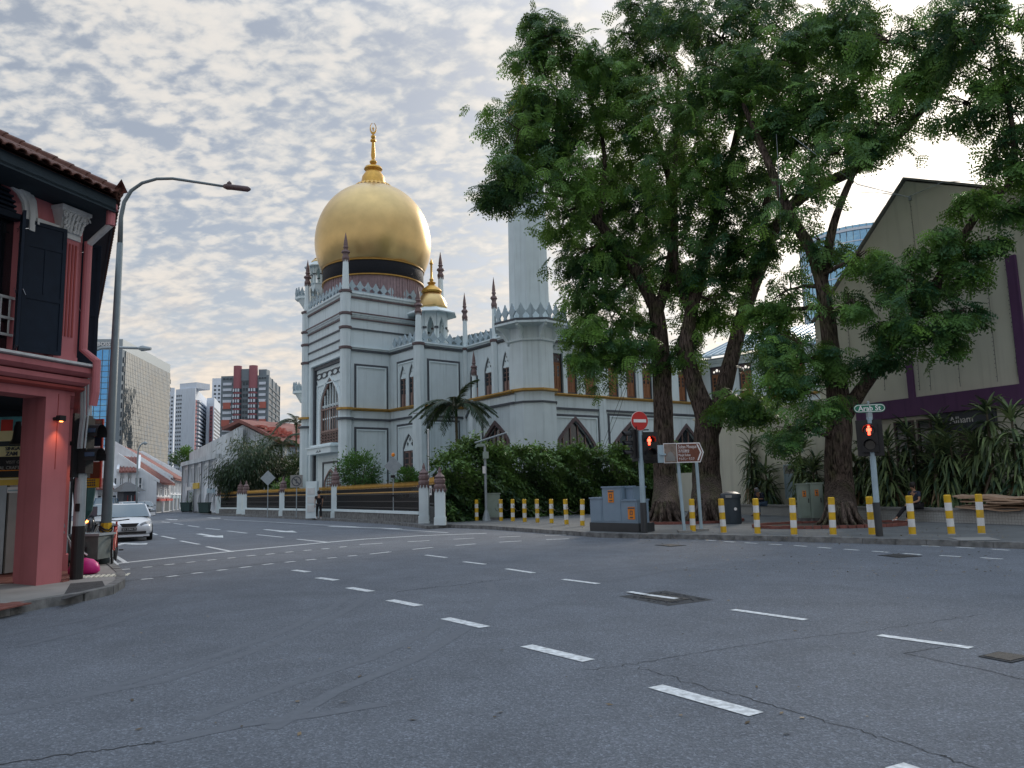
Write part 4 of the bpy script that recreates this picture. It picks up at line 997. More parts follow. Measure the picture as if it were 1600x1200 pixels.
# ------------------------------------------------------------------ fence round the mosque
def fence_pier(px_u, px_v, vt, parent, Yoff=0, wpx=None):
    g = G(px_u, px_v, PZ); z1 = P(px_u, vt, g.y).z; hb = z1-PZ; s = .22
    b = MB(); b.box(g.x-s*1.15, g.x+s*1.15, g.y-s*1.15, g.y+s*1.15, PZ, PZ+.35); b.box(g.x-s, g.x+s, g.y-s, g.y+s, PZ+.35, PZ+hb*.72)
    pr_ = b.build('pier', M['mosque_white'], parent)
    zz0 = PZ+hb*.72; q = hb*.28*1.0+.35; r = s*1.42
    b = MB(); b.lathe([(s*1.1, zz0), (s*1.25, zz0+q*.06), (s*1.25, zz0+q*.16), (s*1.0, zz0+q*.22), (s*1.18, zz0+q*.3), (s*1.18, zz0+q*.42), (s*.9, zz0+q*.48), (s*1.1, zz0+q*.56), (s*.6, zz0+q*.66), (s*.3, zz0+q*.75), (s*.36, zz0+q*.82), (.02, zz0+q)], 8, (g.x, g.y), math.pi/8)
    b.build('pier_cap', M['spire_brown'], pr_); 
    b = MB()
    for i in range(4):
        for sx, sy in ((-1, 0), (1, 0), (0, -1), (0, 1)):
            t_ = (i-1.5)*.15; b.lathe([(.005, zz0-.16), (.06, zz0-.06), (.06, zz0+.01)], 5, (g.x+sx*(s+.02)+(t_ if sx == 0 else 0), g.y+sy*(s+.02)+(t_ if sy == 0 else 0)))
    b.build('pendant', M['spire_brown'], pr_, kind='stuff')
    return g
def railing(a, c, parent, z0=PZ, hw=.55, ht=1.75):
    w = Wall(a.xy, c.xy); L_ = w.L; x0, x1 = .3, L_-.3
    b = MB(w.M); b.box(x0, x1, -.14, .14, z0, z0+hw-.14); b.build('plinth', M['kerb'], parent)
    b = MB(w.M); b.box(x0, x1, -.19, .19, z0+hw-.14, z0+hw); b.build('coping', M['mosque_white'], parent)
    b = MB(w.M); n = int((x1-x0)/.125)
    for i in range(n): x = x0+.06+i*.125; b.box(x-.017, x+.017, -.017, .017, z0+hw, z0+ht)
    b.build('railing_bar', M['black'], parent, kind='stuff')
    b = MB(w.M); b.box(x0, x1, .9, 1.1, z0, z0+ht-.55); b.build('dark_backing', M['trim_dark'], parent)  # plain dark slab set behind the bars as a backdrop
    b = MB(w.M); 
    for z in (hw+.12, hw+.45, ht-.36): b.box(x0, x1, -.02, .02, z0+z, z0+z+.05)
    b.build('rail', M['black'], parent, kind='stuff')
    b = MB(w.M); b.box(x0, x1, -.015, .015, z0+ht-.02, z0+ht)
    for z in (ht-.28,): b.box(x0, x1, -.03, .03, z0+z, z0+z+.065)
    for i in range(n): x = x0+.06+i*.125; b.lathe([(.012, z0+ht), (.035, z0+ht+.08), (.004, z0+ht+.26)], 4, (x, 0))
    b.build('gilded_spike', M['gold_paint'], parent, kind='stuff')
FE = thing('fence', G(524, 811, PZ), 'black railing fence with gilded spikes and white piers in front of the mosque', 'fence')
pp = [(663, 817.5, 735), (524, 808.8, 737), (442, 806, 752), (384, 803.5, 757), (375, 802.8, 757), (343, 802, 762)]
gs = [fence_pier(u, v, vt, FE) for u, v, vt in pp]
railing(gs[1], gs[0], FE); railing(gs[2], gs[1], FE); railing(gs[3], gs[2], FE); railing(gs[5], gs[4], FE)
# gate and its right pier
GT = thing('gate', G(676, 820, PZ), 'dark iron pedestrian gate with gilded spikes and a white notice, left of the hedge', 'gate')
ga = G(670, 820.5, PZ); gb_ = G(682, 821, PZ)
fence_pier(688, 820.5, 742, GT)
w = Wall(ga.xy, gb_.xy); w2 = Wall(gs[0].xy+Vector((.3, -.3)), G(688, 820, PZ).xy+Vector((-.25, 0)))
b = MB(w2.M); n = 9
for i in range(n): x = w2.L*(i+.5)/n; b.box(x-.014, x+.014, -.014, .014, PZ+.1, PZ+1.85)
b.build('bar', M['black'], GT, kind='stuff')
b = MB(w2.M)
for z in (.12, .75, .9, 1.6): b.box(0, w2.L, -.03, .03, PZ+z, PZ+z+.06)
b.box(0, w2.L, -.01, .01, PZ+.15, PZ+.78); b.build('gate_leaf', M['black'], GT)
b = MB(w2.M); b.box(0, w2.L, -.035, .035, PZ+1.8, PZ+1.88)
for i in range(n): x = w2.L*(i+.5)/n; b.lathe([(.012, PZ+1.85), (.04, PZ+1.93), (.004, PZ+2.15)], 4, (x, 0))
b.build('gilded_spike', M['gold_paint'], GT, kind='stuff')
b = MB(w2.M); b.box(w2.L*.28, w2.L*.62, -.06, -.03, PZ+1.32, PZ+1.75); nt_ = b.build('notice', M['sign_white'], GT)
b = MB(w2.M); b.box(w2.L*.36, w2.L*.54, -.066, -.058, PZ+1.42, PZ+1.64); b.build('notice_print', M['trim_dark'], nt_)
# inner white guard post block beside the person
b = MB(); g = G(488, 812, PZ); gy = g.y+3.2; gx_ = XU(488, gy, 790); b.box(gx_-.35, gx_+.35, gy-.3, gy+.3, PZ, PZ+2.35)
gp = b.build('gate_post', M['mosque_white']); tag(gp, 'white square post with inset panels behind the railing left of the standing person', 'post')
b = MB()
for z in (.4, .95, 1.5): b.box(gx_-.24, gx_+.24, gy-.33, gy-.28, PZ+z, PZ+z+.42)
b.build('inset_panel', M['plaster_white'], gp)
# ------------------------------------------------------------------ pink corner shophouse
t1 = Vector((.3, .954)).normalized(); aP = Vector((-8.58, 14.12)); n1 = Vector((t1.y, -t1.x))
q0_ = aP-t1*6.5; q1_ = aP+t1*.62; t2 = Vector((-.5, .866)).normalized(); q2_ = q1_+t2*13
SH = thing('shophouse', (aP.x, aP.y, PZ), 'pink two-storey corner shophouse with navy shutters and a tiled roof, at the left edge', 'building')
W1 = Wall(q0_, q1_); off1 = 6.5   # local x = s + 6.5
def s1(u, v, o=0): return W1.at(u, v, o)
zbeam = s1(40, 609)[1]; zled = s1(60, 565)[1]; zTop = 7.75
pk = M['pink']
# upper wall with arched window opening
xr = s1(30, 430)[0]; xl = xr-1.5; zsill = s1(20, 547)[1]; zspr = s1(30, 330)[1]; xc = (xl+xr)/2
def segarch(cx, w_, z0, zs, rise, n=10, g=0):
    h = w_/2+g; pts = [(cx-h, z0-g), (cx+h, z0-g)]
    for i in range(n+1):
        a = math.pi*i/n; pts.append((cx+h*math.cos(a*.999), zs+(rise+g)*math.sin(a)**.8 if 0 < i < n else zs))
    return pts
b = MB(W1.M); b.panel(rect(0, W1.L, zbeam, zTop), [segarch(xc, 1.5, zsill, zspr, .46), segarch(xc-3.2, 1.5, zsill, zspr, .46)], 0, .28); b.build('upper_wall', pk, SH)
b = MB(W1.M); b.panel(rect(0, W1.L, zled-.55, zbeam), [], -.12, .2) if 0 else None
W2 = Wall(q1_, q2_); W2.L = 13
b = MB(); P4 = [tuple(q1_), tuple(q2_), tuple(q2_+Vector((-7, -3))), tuple(q0_+Vector((-7, 1)))]
b = MB(W2.M); b.box(0, 13, 0, .25, zbeam, zTop); b.build('upper_wall', pk, SH)
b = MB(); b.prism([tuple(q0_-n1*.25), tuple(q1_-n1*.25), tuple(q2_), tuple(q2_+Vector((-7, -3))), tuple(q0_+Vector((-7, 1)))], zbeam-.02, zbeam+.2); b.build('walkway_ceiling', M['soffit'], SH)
# ledge mouldings
def led(z, h, p, mt): 
    b = MB(); b.sweep([(-.05, z-h/2), (p*.6, z-h/2), (p, z-h*.1), (p, z+h/2), (-.05, z+h/2)], [q0_, q1_, q1_+t2*13]); b.build('moulding', M[mt], SH)
led(zled, .07, .42, 'plaster_white'); led(zled-.12, .16, .36, 'pink'); led(zled-.30, .14, .24, 'pink'); led(zled-.43, .08, .16, 'pink_dark')
# arch surround in white plaster, horizontal cornice to the pilaster
for g0, g1, y in ((.26, .0, -.06), (.17, .06, -.11)):
    b = MB(W1.M); o = segarch(xc, 1.5, zspr-.35, zspr, .46, g=g0); i = segarch(xc, 1.5, zspr-.35, zspr, .46, g=g1)
    pts = o[1:]; ip = i[1:]; 
    b.frame(o, i, y, .02) if 0 else None
    vs = []; k_ = len(pts)
    poly = pts+ip[::-1]; b.pxz([(x, max(z, zspr-.32)) for x, z in poly], y, .02); b.build('arch_surround', M['plaster_white'], SH)
x_pil0 = off1+0.0; x_pil1 = off1+.43
for z, h, y in ((s1(60, 350)[1], .12, -.13), (s1(60, 350)[1]-.11, .08, -.08)):
    b = MB(W1.M); b.box(xr+.20, x_pil0, y, .01, z-h/2, z+h/2); b.build('cornice', M['plaster_white'], SH)
# fluted pilaster with composite capital
zc0_ = s1(100, 372)[1]; zc1_ = s1(100, 330)[1]; zp0 = s1(100, 548)[1]
b = MB(W1.M); b.box(x_pil0, x_pil1, -.12, .01, zled, zTop-.1); pil = b.build('pilaster', pk, SH)
b = MB(W1.M)
for i in range(5): x = x_pil0+.06+i*.072; b.box(x, x+.034, -.135, -.12, zp0+.25, zc0_-.12)
b.build('fluting', M['pink_dark'], pil)
b = MB(W1.M); b.box(x_pil0-.05, x_pil1+.05, -.17, .01, zled+.03, zled+.16); b.box(x_pil0-.02, x_pil1+.02, -.145, .01, zled+.16, zled+.24); b.build('pilaster_base', pk, pil)
b = MB(W1.M); h = zc1_-zc0_
b.box(x_pil0-.01, x_pil1+.01, -.15, .01, zc0_-.03, zc0_+.05)
def frust(x0, x1, y, z0, x2, x3, y2, z1): b.add([(x0, y, z0), (x1, y, z0), (x1, .01, z0), (x0, .01, z0), (x2, y2, z1), (x3, y2, z1), (x3, .01, z1), (x2, .01, z1)], [(0, 1, 2, 3), (4, 5, 6, 7), (0, 1, 5, 4), (1, 2, 6, 5), (2, 3, 7, 6), (3, 0, 4, 7)])
frust(x_pil0, x_pil1, -.14, zc0_+.05, x_pil0-.03, x_pil1+.03, -.18, zc0_+h*.5); frust(x_pil0-.03, x_pil1+.03, -.18, zc0_+h*.5, x_pil0-.1, x_pil1+.1, -.27, zc1_-.05)
b.box(x_pil0-.12, x_pil1+.12, -.29, .01, zc1_-.05, zc1_+.02)
b.build('capital', M['plaster_white'], pil)
b = MB(W1.M); rnd = random.Random(8)
for r_ in range(3):
    for i in range(6):
        x = x_pil0-.02*r_+(x_pil1-x_pil0+.04*r_)*(i+.5)/6; z = zc0_+.14+r_*h*.22; y = -.17-.03*r_
        b.tube([(x, y, z-.05), (x+rnd.uniform(-.02, .02), y-.03, z+.01), (x+rnd.uniform(-.03, .03), y-.055, z+.055)], [.035, .03, .02], 5)
for x in (x_pil0-.02, x_pil1+.02):
    for q in range(10):
        a = q*.7; r = .085-.007*q; b.tube([(x+r*math.cos(a), -.27, zc1_-.16+r*math.sin(a)), (x+(r-.005)*math.cos(a+.7), -.27, zc1_-.16+(r-.005)*math.sin(a+.7))], .016, 5)
b.build('acanthus', M['plaster_white'], pil, kind='stuff')
# shutters, louvred fanlight, balustrade in the window
def shutter_leaf(Mx, w_, h, parent, n=2):
    b = MB(Mx); b.frame(rect(0, w_, 0, h), rect(.07, w_-.07, .07, h-.07), -.025, .025); sh = b.build('shutter', M['shutter_navy'], parent)
    b = MB(Mx); b.box(.07, w_-.07, -.008, .008, .07, h-.07); b.box(.07, w_-.07, -.02, .02, h*.40, h*.40+.09)
    b.box(.07, w_-.07, -.02, .02, h*.80, h*.80+.07); b.box(w_/2-.012, w_/2+.012, -.02, .012, h*.45, h*.8); b.build('shutter_panel', M['shutter_navy'], sh)
    b = MB(Mx); b.tube([(.05, -.03, h*.93), (-.16, -.05, h*.9)], .008, 4); b.tube([(.06, -.03, h*.42), (.0, -.05, h*.46)], .008, 4); b.build('hook', M['chrome'], sh); return sh
hsh = zspr-.12-zsill
xE = s1(67, 430)[0]
shutter_leaf(W1.M @ T(xr+.02, -.05, zsill) @ RZ(R_(-14)), .74, hsh, SH)
shutter_leaf(W1.M @ T(xr-.03, -.02, zsill) @ RZ(R_(-125)) @ T(0, 0, 0), .5, hsh, SH)
b = MB(W1.M); b.panel(segarch(xc, 1.36, zspr-.1, zspr, .5), [], .12, .14)
for j in range(7):
    z = zspr-.02+j*.085; hw = .66*math.sqrt(max(0, 1-(j*.085/.55)**2)); b.box(xc-hw, xc+hw, .04, .12, z, z+.035, Matrix.Identity(4))
b.box(xl, xr, .02, .16, zspr-.16, zspr-.04); b.build('fanlight', M['shutter_navy'], SH)
b = MB(W1.M); b.box(xl, xr, .2, .24, zsill, zspr); b.build('window_dark', M['glass_black'], SH)
b = MB(W1.M)
for z in (.25, .55, .92): b.box(xl, xr, .06, .10, zsill+z, zsill+z+.045)
for i in range(9): x = xl+(xr-xl)*(i+.5)/9; b.box(x-.012, x+.012, .07, .09, zsill+.28, zsill+.92)
b.build('balustrade', M['plaster_white'], SH)
# open shutters on the street side seen edge-on
for s_, w_ in ((.75, .36), (3.2, .36), (4.6, .36), (7.2, .36)):
    shutter_leaf(W2.M @ T(s_, 0, zsill+.05) @ RZ(R_(-92)), w_, hsh+.1, SH)
# eaves, fascia, tiles
oe = .8
e0 = q0_+n1*oe; n2 = Vector((t2.y, -t2.x)); 
# mitred eave corner
def isect(p, d, q, e):
    den = d.x*e.y-d.y*e.x; k_ = ((q.x-p.x)*e.y-(q.y-p.y)*e.x)/den; return p+d*k_
def ecorner(o1, o2): return isect(q0_+n1*o1, t1, q1_+n2*o2, t2)
ec = ecorner(oe, .54); ef = q2_+n2*.54
zE = 7.43
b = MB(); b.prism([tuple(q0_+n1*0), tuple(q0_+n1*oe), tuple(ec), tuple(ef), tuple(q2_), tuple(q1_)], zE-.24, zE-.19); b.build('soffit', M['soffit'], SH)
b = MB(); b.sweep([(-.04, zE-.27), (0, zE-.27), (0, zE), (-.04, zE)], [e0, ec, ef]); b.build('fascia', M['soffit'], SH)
# roof planes (hipped), rising inward
rise = .55
def rp(o1, o2, z): p = ecorner(o1, o2); return (p.x, p.y, z)
k_ = 4.5; ztop_ = zE+.05+k_*rise
A0 = (*(q0_+n1*(oe+.06)), zE+.03); A1 = rp(oe+.06, .60, zE+.03); A2 = rp(oe-k_, .54-k_, ztop_); A3 = (*(q0_+n1*(oe-k_)), ztop_)
B1 = (*(q2_+n2*.60), zE+.03); B2 = (*(q2_+n2*(.54-k_)), ztop_)
b = MB(); b.add([A0, A1, A2, A3, B1, B2], [(0, 1, 2, 3), (1, 4, 5, 2)]); b.add([(x, y, z-.06) for x, y, z in (A0, A1, A2, A3, B1, B2)], [(0, 1, 2, 3), (1, 4, 5, 2)]); roof = b.build('roof', M['roof_tile'], SH)
# curved clay tiles, one by one, in courses along the front eave
tile = MB()
n_ = 6
vs = [(.11*math.cos(math.pi*i/n_), y, .075*math.sin(math.pi*i/n_)) for y in (0, .34) for i in range(n_+1)]+[(.09*math.cos(math.pi*i/n_), y, .055*math.sin(math.pi*i/n_)) for y in (0, .34) for i in range(n_+1)]
m7 = n_+1
fs = [(i, i+1, m7+i+1, m7+i) for i in range(n_)]+[(2*m7+i, 3*m7+i, 3*m7+i+1, 2*m7+i+1) for i in range(n_)]+[(i, 2*m7+i, 2*m7+i+1, i+1) for i in range(n_)]
tile.add(vs, fs); tme = tile.mesh('roof_tile', M['roof_tile'])
slope = math.atan(rise)
rnd = random.Random(9)
Lf = (Vector(A1[:2])-Vector(A0[:2])).length; WE = WallM(A0[:2], A1[:2])
cnt = 0
for row in range(6):
    for i in range(int(Lf/.225)):
        x = Lf-.12-i*.225-row*.22*.62
        if x < 1.0 or cnt > 290: continue
        place('roof_tile', tme, WE @ T(x, row*.27*math.cos(slope)-.02, zE+.05+row*.27*math.sin(slope)+rnd.uniform(-.008, .008)) @ RX(slope) @ RZ(rnd.uniform(-.03, .03)), roof); cnt += 1
Ls = (Vector(B1[:2])-Vector(A1[:2])).length; WE2 = WallM(A1[:2], B1[:2]); b = MB()
# street-side courses joined
for row in range(3):
    for i in range(int(Ls/.225)):
        x = .15+i*.225+row*.1; b.add([(v[0], v[1], v[2]) for v in vs], fs, WE2 @ T(x, row*.27*math.cos(slope), zE+.05+row*.27*math.sin(slope)) @ RX(slope))
b.build('tile_course', M['roof_tile'], roof, kind='stuff')
# hip ridge tiles ending in an upturned tile
b = MB(); p0 = Vector(A1)+Vector((0, 0, .08)); p1 = Vector(A2)+Vector((0, 0, .08)); n = 16
for i in range(n):
    a = p0.lerp(p1, i/n); c = p0.lerp(p1, (i+1.1)/n); b.tube([a, c], [.13, .11], 8)
b.build('hip_ridge', M['roof_tile'], roof)
b = MB(); b.add([(-.02, 0, 0), (.04, -.1, .02), (.2, 0, .16), (.04, .1, .02), (.02, 0, .12)], [(0, 1, 4), (1, 2, 4), (2, 3, 4), (3, 0, 4)], T(*p0) @ RZ(R_(-60)) @ S3(1.3)); b.build('finial_tile', M['brick_red'], roof)
# gutter downpipe
pc = Vector((*q1_, 0)); dn = Vector((*(n1*.10+t1*.05), 0)); ep = Vector((*ec, zE-.2))-Vector((*(n1*.12), 0))
b = MB(); zz = s1(122, 380)[1]
b.tube([ep, ep-Vector((0, 0, .32))], .085, 10); b.tube([ep+Vector((0, 0, .1)), ep], .12, 8); b.build('gutter_outlet', pk, SH)
b = MB(); b.tube([ep-Vector((0, 0, .30)), pc+dn+Vector((0, 0, zz))], .062, 10); b.build('downpipe', M['plaster_white'], SH)
b = MB(); b.tube([pc+dn+Vector((0, 0, zz+.05)), pc+dn+Vector((0, 0, zz-.1)), pc+dn+Vector((0, 0, zled+.35)), pc+dn+Vector((n1.x*.35, n1.y*.35, zled+.1)), pc+dn+Vector((n1.x*.35, n1.y*.35, zled-.5)), pc+dn+Vector((n1.x*.3, n1.y*.3, zled-.75))], .075, 10); b.build('downpipe', pk, SH)
# pillars
def pillar(base, z0, z1, name='pillar'):
    b = MB(); b.prism(base, z0, z1); p = b.build(name, pk, SH); return p
pb = [(-9.33, 14.63), (-8.58, 14.12), (-8.42, 14.62), (-9.1, 15.1)]
pillar(pb, PZ, zbeam+.02)
b = MB(W1.M); b.box(off1+.255, off1+.262, -.012, .02, 2.2, zbeam); b.build('groove', M['pink_dark'], SH)
# beam soffit over the walkway
b = MB(W1.M); b.box(0, off1-.0, .0, .5, zbeam-.08, zbeam+.0); b.build('beam', pk, SH)
# the downlight on the pillar with its lit bulb
xl_, zl_ = s1(88, 655)
b = MB(W1.M); b.tube([(xl_-.05, 0, zl_), (xl_-.05, -.08, zl_)], .035, 8); b.box(xl_-.07, xl_+.06, -.17, -.07, zl_-.04, zl_+.06); lf = b.build('wall_lamp', M['black'], SH)
b = MB(W1.M); b.lathe([(.03, 0), (.03, .01)], 8, (xl_, -.12), 0, T(0, 0, zl_-.055)); b.build('bulb', M['lamp_orange'], lf)
def lampl(p, e=6):
    ld = bpy.data.lights.new('pillar_light', 'SPOT'); ld.energy = e; ld.color = (1, .42, .16); ld.spot_size = R_(85); ld.spot_blend = .9; ld.shadow_soft_size = .03
    lo = bpy.data.objects.new('pillar_light', ld); COL.objects.link(lo); lo.location = p; return lo
lp = W1.M @ Vector((xl_, -.13, zl_-.08)); lampl(lp, 9)
# second pillar down the street with its own lamp
for kk, s_ in enumerate((2.4, 5.4, 8.4, 11.4)):
    p = q1_+t2*s_; pp_ = [tuple(p), tuple(p+t2*.5), tuple(p+t2*.5-n2*.5), tuple(p-n2*.5)]
    pillar(pp_, PZ, zbeam+.02)
    b = MB(); b.prism([tuple(Vector(q)+(Vector(q)-(p+t2*.25-n2*.25))*.16) for q in pp_], PZ, PZ+.35); b.build('pillar_base', pk, SH)
p = q1_+t2*2.3
b = MB(T(p.x+.1, p.y-.1, zl_-.3)); b.box(-.05, .1, -.06, .06, -.04, .05); b.build('wall_lamp', M['black'], SH); lampl((p.x+.12, p.y-.15, zl_-.4), 10)
# shop front behind the walkway
WB = Wall((-14.5, 16.5), (-9.9, 21.6)); WBx = Wall((-16, 18.2), (-10.2, 16.6))
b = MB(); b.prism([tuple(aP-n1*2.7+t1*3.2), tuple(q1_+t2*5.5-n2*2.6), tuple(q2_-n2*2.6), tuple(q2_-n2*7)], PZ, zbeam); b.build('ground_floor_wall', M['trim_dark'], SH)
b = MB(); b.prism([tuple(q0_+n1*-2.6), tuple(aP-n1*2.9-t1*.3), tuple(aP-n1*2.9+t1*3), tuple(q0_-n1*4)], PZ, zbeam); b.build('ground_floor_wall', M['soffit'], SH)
WB = Wall(aP-n1*2.55-t1*6.0, aP-n1*2.55+t1*2.9)
b = MB()
for i in range(26):
    x = 2.2+i*.26; bb = MB(WB.M); bb.box(x, x+.2, -.1, -.05, PZ+.05, 2.05); bb.build('shutter_slat', M['steel_grey'] if i % 2 else M['concrete'], SH)
# hanging signs in the walkway
def psign(name, label, cat, Y, u0, u1, v0, v1, mt, rz=0):
    p0 = P(u0, v1, Y); p1 = P(u1, v1, Y); z1 = P((u0+u1)/2, v0, Y).z; z0 = (p0.z+p1.z)/2
    w_ = Wall(p0.xy, p1.xy); r = thing(name, (p0.x, p0.y, z0), label, cat)
    b = MB(w_.M); b.box(0, w_.L, 0, .05, z0, z1); b.build('board', M[mt], r); return r, w_, z0, z1
r, w_, z0, z1 = psign('shop_sign', 'pale yellow shop sign reading SINGA above ZAM, left of the pink pillar', 'sign', 15.3, -60, 34, 698, 714, 'awning_yellow')
M['sign_cream'] = mat('sign_cream', (.62, .55, .30), .5, .05, 5, 0); r.children[0].data.materials[0] = M['sign_cream']
letter('SINGA', .10, w_.M @ T(w_.L-.04, -.012, z1-.05), M['trim_dark'], r, align='RIGHT'); letter('ZAM', .11, w_.M @ T(w_.L-.08, -.012, z0+.05), M['trim_dark'], r, align='RIGHT', bold=True)
r, w_, z0, z1 = psign('shop_sign', 'black craft shop sign with faint lettering below the pale yellow sign', 'sign', 15.3, -60, 33, 714.5, 746, 'black')
letter('VISIT O', .085, w_.M @ T(w_.L-.03, -.012, z1-.11), M['concrete'], r, align='RIGHT'); letter('AL CRAFT', .09, w_.M @ T(w_.L-.03, -.012, z1-.22), M['concrete'], r, align='RIGHT')
b = MB(w_.M); b.box(0, w_.L, -.01, 0, z0+.12, z0+.135); b.build('line', M['orange_label'], r)
r, w_, z0, z1 = psign('shop_sign', 'narrow yellow and white strip sign under the black craft shop sign', 'sign', 15.3, -60, 31, 747, 759, 'awning_yellow')
b = MB(w_.M); b.box(0, w_.L, -.012, 0, z0+.11, z1-.01); b.build('stripe', M['sign_cream'], r)
r, w_, z0, z1 = psign('shop_sign', 'small white notice hung lowest of the signs by the pink pillar', 'sign', 15.3, 11, 31, 761, 770, 'sign_white')
b = MB(w_.M); b.box(.02, w_.L-.02, -.01, 0, z0+.03, z0+.06); b.build('stripe', M['steel_blue'], r)
r, w_, z0, z1 = psign('banner', 'teal and beige printed banner hanging under the walkway ceiling', 'banner', 15.0, -60, 33, 652, 690, 'banner_teal')
b = MB(w_.M)
for x0_, x1_, zz0, zz1, mt_ in ((.35, 1.15, .0, .2, 'sign_cream'), (.75, .98, .2, .42, 'red_paint'), (1.02, 1.2, .22, .36, 'steel_blue')):
    bb = MB(w_.M); bb.box(x0_, x1_, -.006, 0, z0+zz0, z0+zz1); bb.build('print', M[mt_], r)
r, w_, z0, z1 = psign('bell_lantern', 'black bell-shaped hanging lantern beside the banner in the walkway', 'lantern', 15.1, 21, 43, 652, 694, 'black')
for c_ in list(r.children): bpy.data.objects.remove(c_)
cxx = w_.pt(w_.L/2); b = MB(); b.lathe([(.03, z1+.1), (.05, z1-.05), (.12, z1-.1), (.15, z0+.1), (.2, z0)], 14, tuple(cxx)); b.build('shade', M['black'], r, smooth=40); b = MB(); b.tube([(cxx.x, cxx.y, z1), (cxx.x, cxx.y, zbeam)], .01, 5); b.build('cord', M['black'], r)
# hanging menu banner, yellow parasol, dark green umbrella further down the street
r, w_, z0, z1 = psign('menu_banner', 'tall hanging menu board with red and yellow panels behind the traffic signal', 'banner', 18.6, 121, 157, 655, 762, 'red_paint')
hh = z1-z0
for a_, c_, mt_ in ((0, .13, 'yellow'), (.14, .36, 'sign_brown'), (.38, .56, 'shutter_navy'), (.6, .74, 'shutter_navy'), (.76, .86, 'orange_label'), (.87, .98, 'sign_pic')):
    bb = MB(w_.M); bb.box(.03, w_.L-.03, -.012, 0, z0+hh*a_, z0+hh*c_); bb.build('print', M[mt_], r)
bb = MB(w_.M)
for i in range(3):
    for j in range(5): bb.box(w_.L*.4+j*.045, w_.L*.4+j*.045+.028, -.02, -.011, z0+.04+i*.06, z0+.075+i*.06)
bb.build('print', M['trim_dark'], r, kind='stuff')
bb = MB(w_.M)
for j in range(9): bb.box(.12+j*.045, .12+j*.045+.03, -.02, -.011, z0+hh*.9, z0+hh*.93)
for j in range(2): bb.box(.15+j*.17, .15+j*.17+.1, -.02, -.011, z0+hh*.78, z0+hh*.84)
bb.build('print', M['trim_dark'], r, kind='stuff')
bb = MB(w_.M)
for zz in (.58, .37): bb.box(.05, w_.L-.05, -.016, -.01, z0+hh*zz, z0+hh*(zz+.02))
bb.build('print', M['sign_white'], r)
c_ = P(133, 740, 20.5); r = thing('parasol', (c_.x, c_.y, PZ), 'folded dark green parasol on the pavement behind the traffic signal pole', 'parasol')
b = MB(); b.lathe([(.03, 1.0), (.22, 1.35), (.3, 2.1), (.16, 2.5), (.04, 2.75)], 8, (c_.x, c_.y)); M['parasol_green'] = mat('parasol_green', (.02, .07, .07), .8, .3, 5, .2); b.build('canopy', M['parasol_green'], r)
b = MB(); b.tube([(c_.x, c_.y, PZ), (c_.x, c_.y, 2.8)], .025, 8); b.build('pole', M['steel_grey'], r)
# conduits up the corner
b = MB()
for k_, (dx, rr_) in enumerate(((.10, .022), (.17, .03), (.26, .018))):
    p = q1_+n1*(.05+dx)+t2*.15; b.tube([(p.x, p.y, 2.6), (p.x+.03, p.y, 3.2), (p.x, p.y, zled-.2)], rr_, 6)
b.build('conduit', M['steel_grey'], SH)
# ------------------------------------------------------------------ far buildings
def tower(name, label, A, B, C, ztop, mt, depth=None):
    """box building: A left-near corner ... given three plan points, fourth completes"""
    D = A+C-B; r = thing(name, (B.x, B.y, 0), label, 'building'); b = MB(); b.prism([tuple(A), tuple(B), tuple(C), tuple(D)], 0, ztop); body = b.build('body', M[mt], r); return r, Wall(A, B), Wall(B, C)
# glass hotel
def glassmat(name, col, rough=.06, sc=1.3):
    m = bpy.data.materials.new(name); m.use_nodes = True; t = m.node_tree; b = t.nodes['Principled BSDF']; b.inputs['Base Color'].default_value = (*col, 1); b.inputs['Metallic'].default_value = .92; b.inputs['Roughness'].default_value = rough
    geo = t.nodes.new('ShaderNodeNewGeometry'); n = t.nodes.new('ShaderNodeTexNoise'); n.inputs['Scale'].default_value = .05; n.inputs['Detail'].default_value = 5; t.links.new(geo.outputs['Position'], n.inputs['Vector'])
    bp = t.nodes.new('ShaderNodeBump'); bp.inputs['Strength'].default_value = .8; bp.inputs['Distance'].default_value = 1.6; t.links.new(n.outputs['Fac'], bp.inputs['Height']); t.links.new(bp.outputs[0], b.inputs['Normal']); return m
M['glass_gold'] = glassmat('glass_gold', (.36, .37, .36)); M['glass_blue_reflected'] = glassmat('glass_blue_reflected', (.13, .36, .66)); M['mullion_dark'] = mat('mullion_dark', (.12, .15, .17), .4, .05, 1, 0, metal=.4)  # blue end glass has the sky's reflection put into its colour
M['glass_sky'] = glassmat('glass_sky', (.28, .50, .68))
B_h = P(185, 700, 250).xy; C_h = P(262, 700, 302).xy; d_ = (C_h-B_h).normalized(); A_h = B_h-Vector((d_.y, -d_.x))*60
zh = P(186, 530, 250).z
HT, wl1, wl2 = tower('hotel_tower', 'tall glass hotel slab with end wall coloured like reflected blue sky and a golden reflecting long side', A_h, B_h, C_h, zh-3.4, 'hdb_grey')
b = MB(); b.prism([tuple(A_h), tuple(B_h), tuple(C_h), tuple(A_h+C_h-B_h)], zh-3.4, zh); b.build('parapet', M['steel_grey'], HT)
b = MB(wl1.M); b.box(0, wl1.L-2.2, -.3, 0, 10, zh-3.6); b.build('curtain_wall', M['glass_blue_reflected'], HT)
b = MB(wl2.M); b.box(2.5, wl2.L-.6, -.3, 0, 10, zh-3.6); b.build('curtain_wall', M['glass_gold'], HT)
b = MB(wl1.M)
for i in range(29): x = i*2.0; b.box(x-.09, x+.09, -.42, -.3, 10, zh-3.6)
for j in range(int((zh-14)/1.85)): z = 10+j*1.85; b.box(0, wl1.L-2.2, -.42, -.3, z-.09, z+.09)
b.build('mullion', M['mullion_dark'], HT, kind='stuff')
b = MB(wl2.M); n = 30
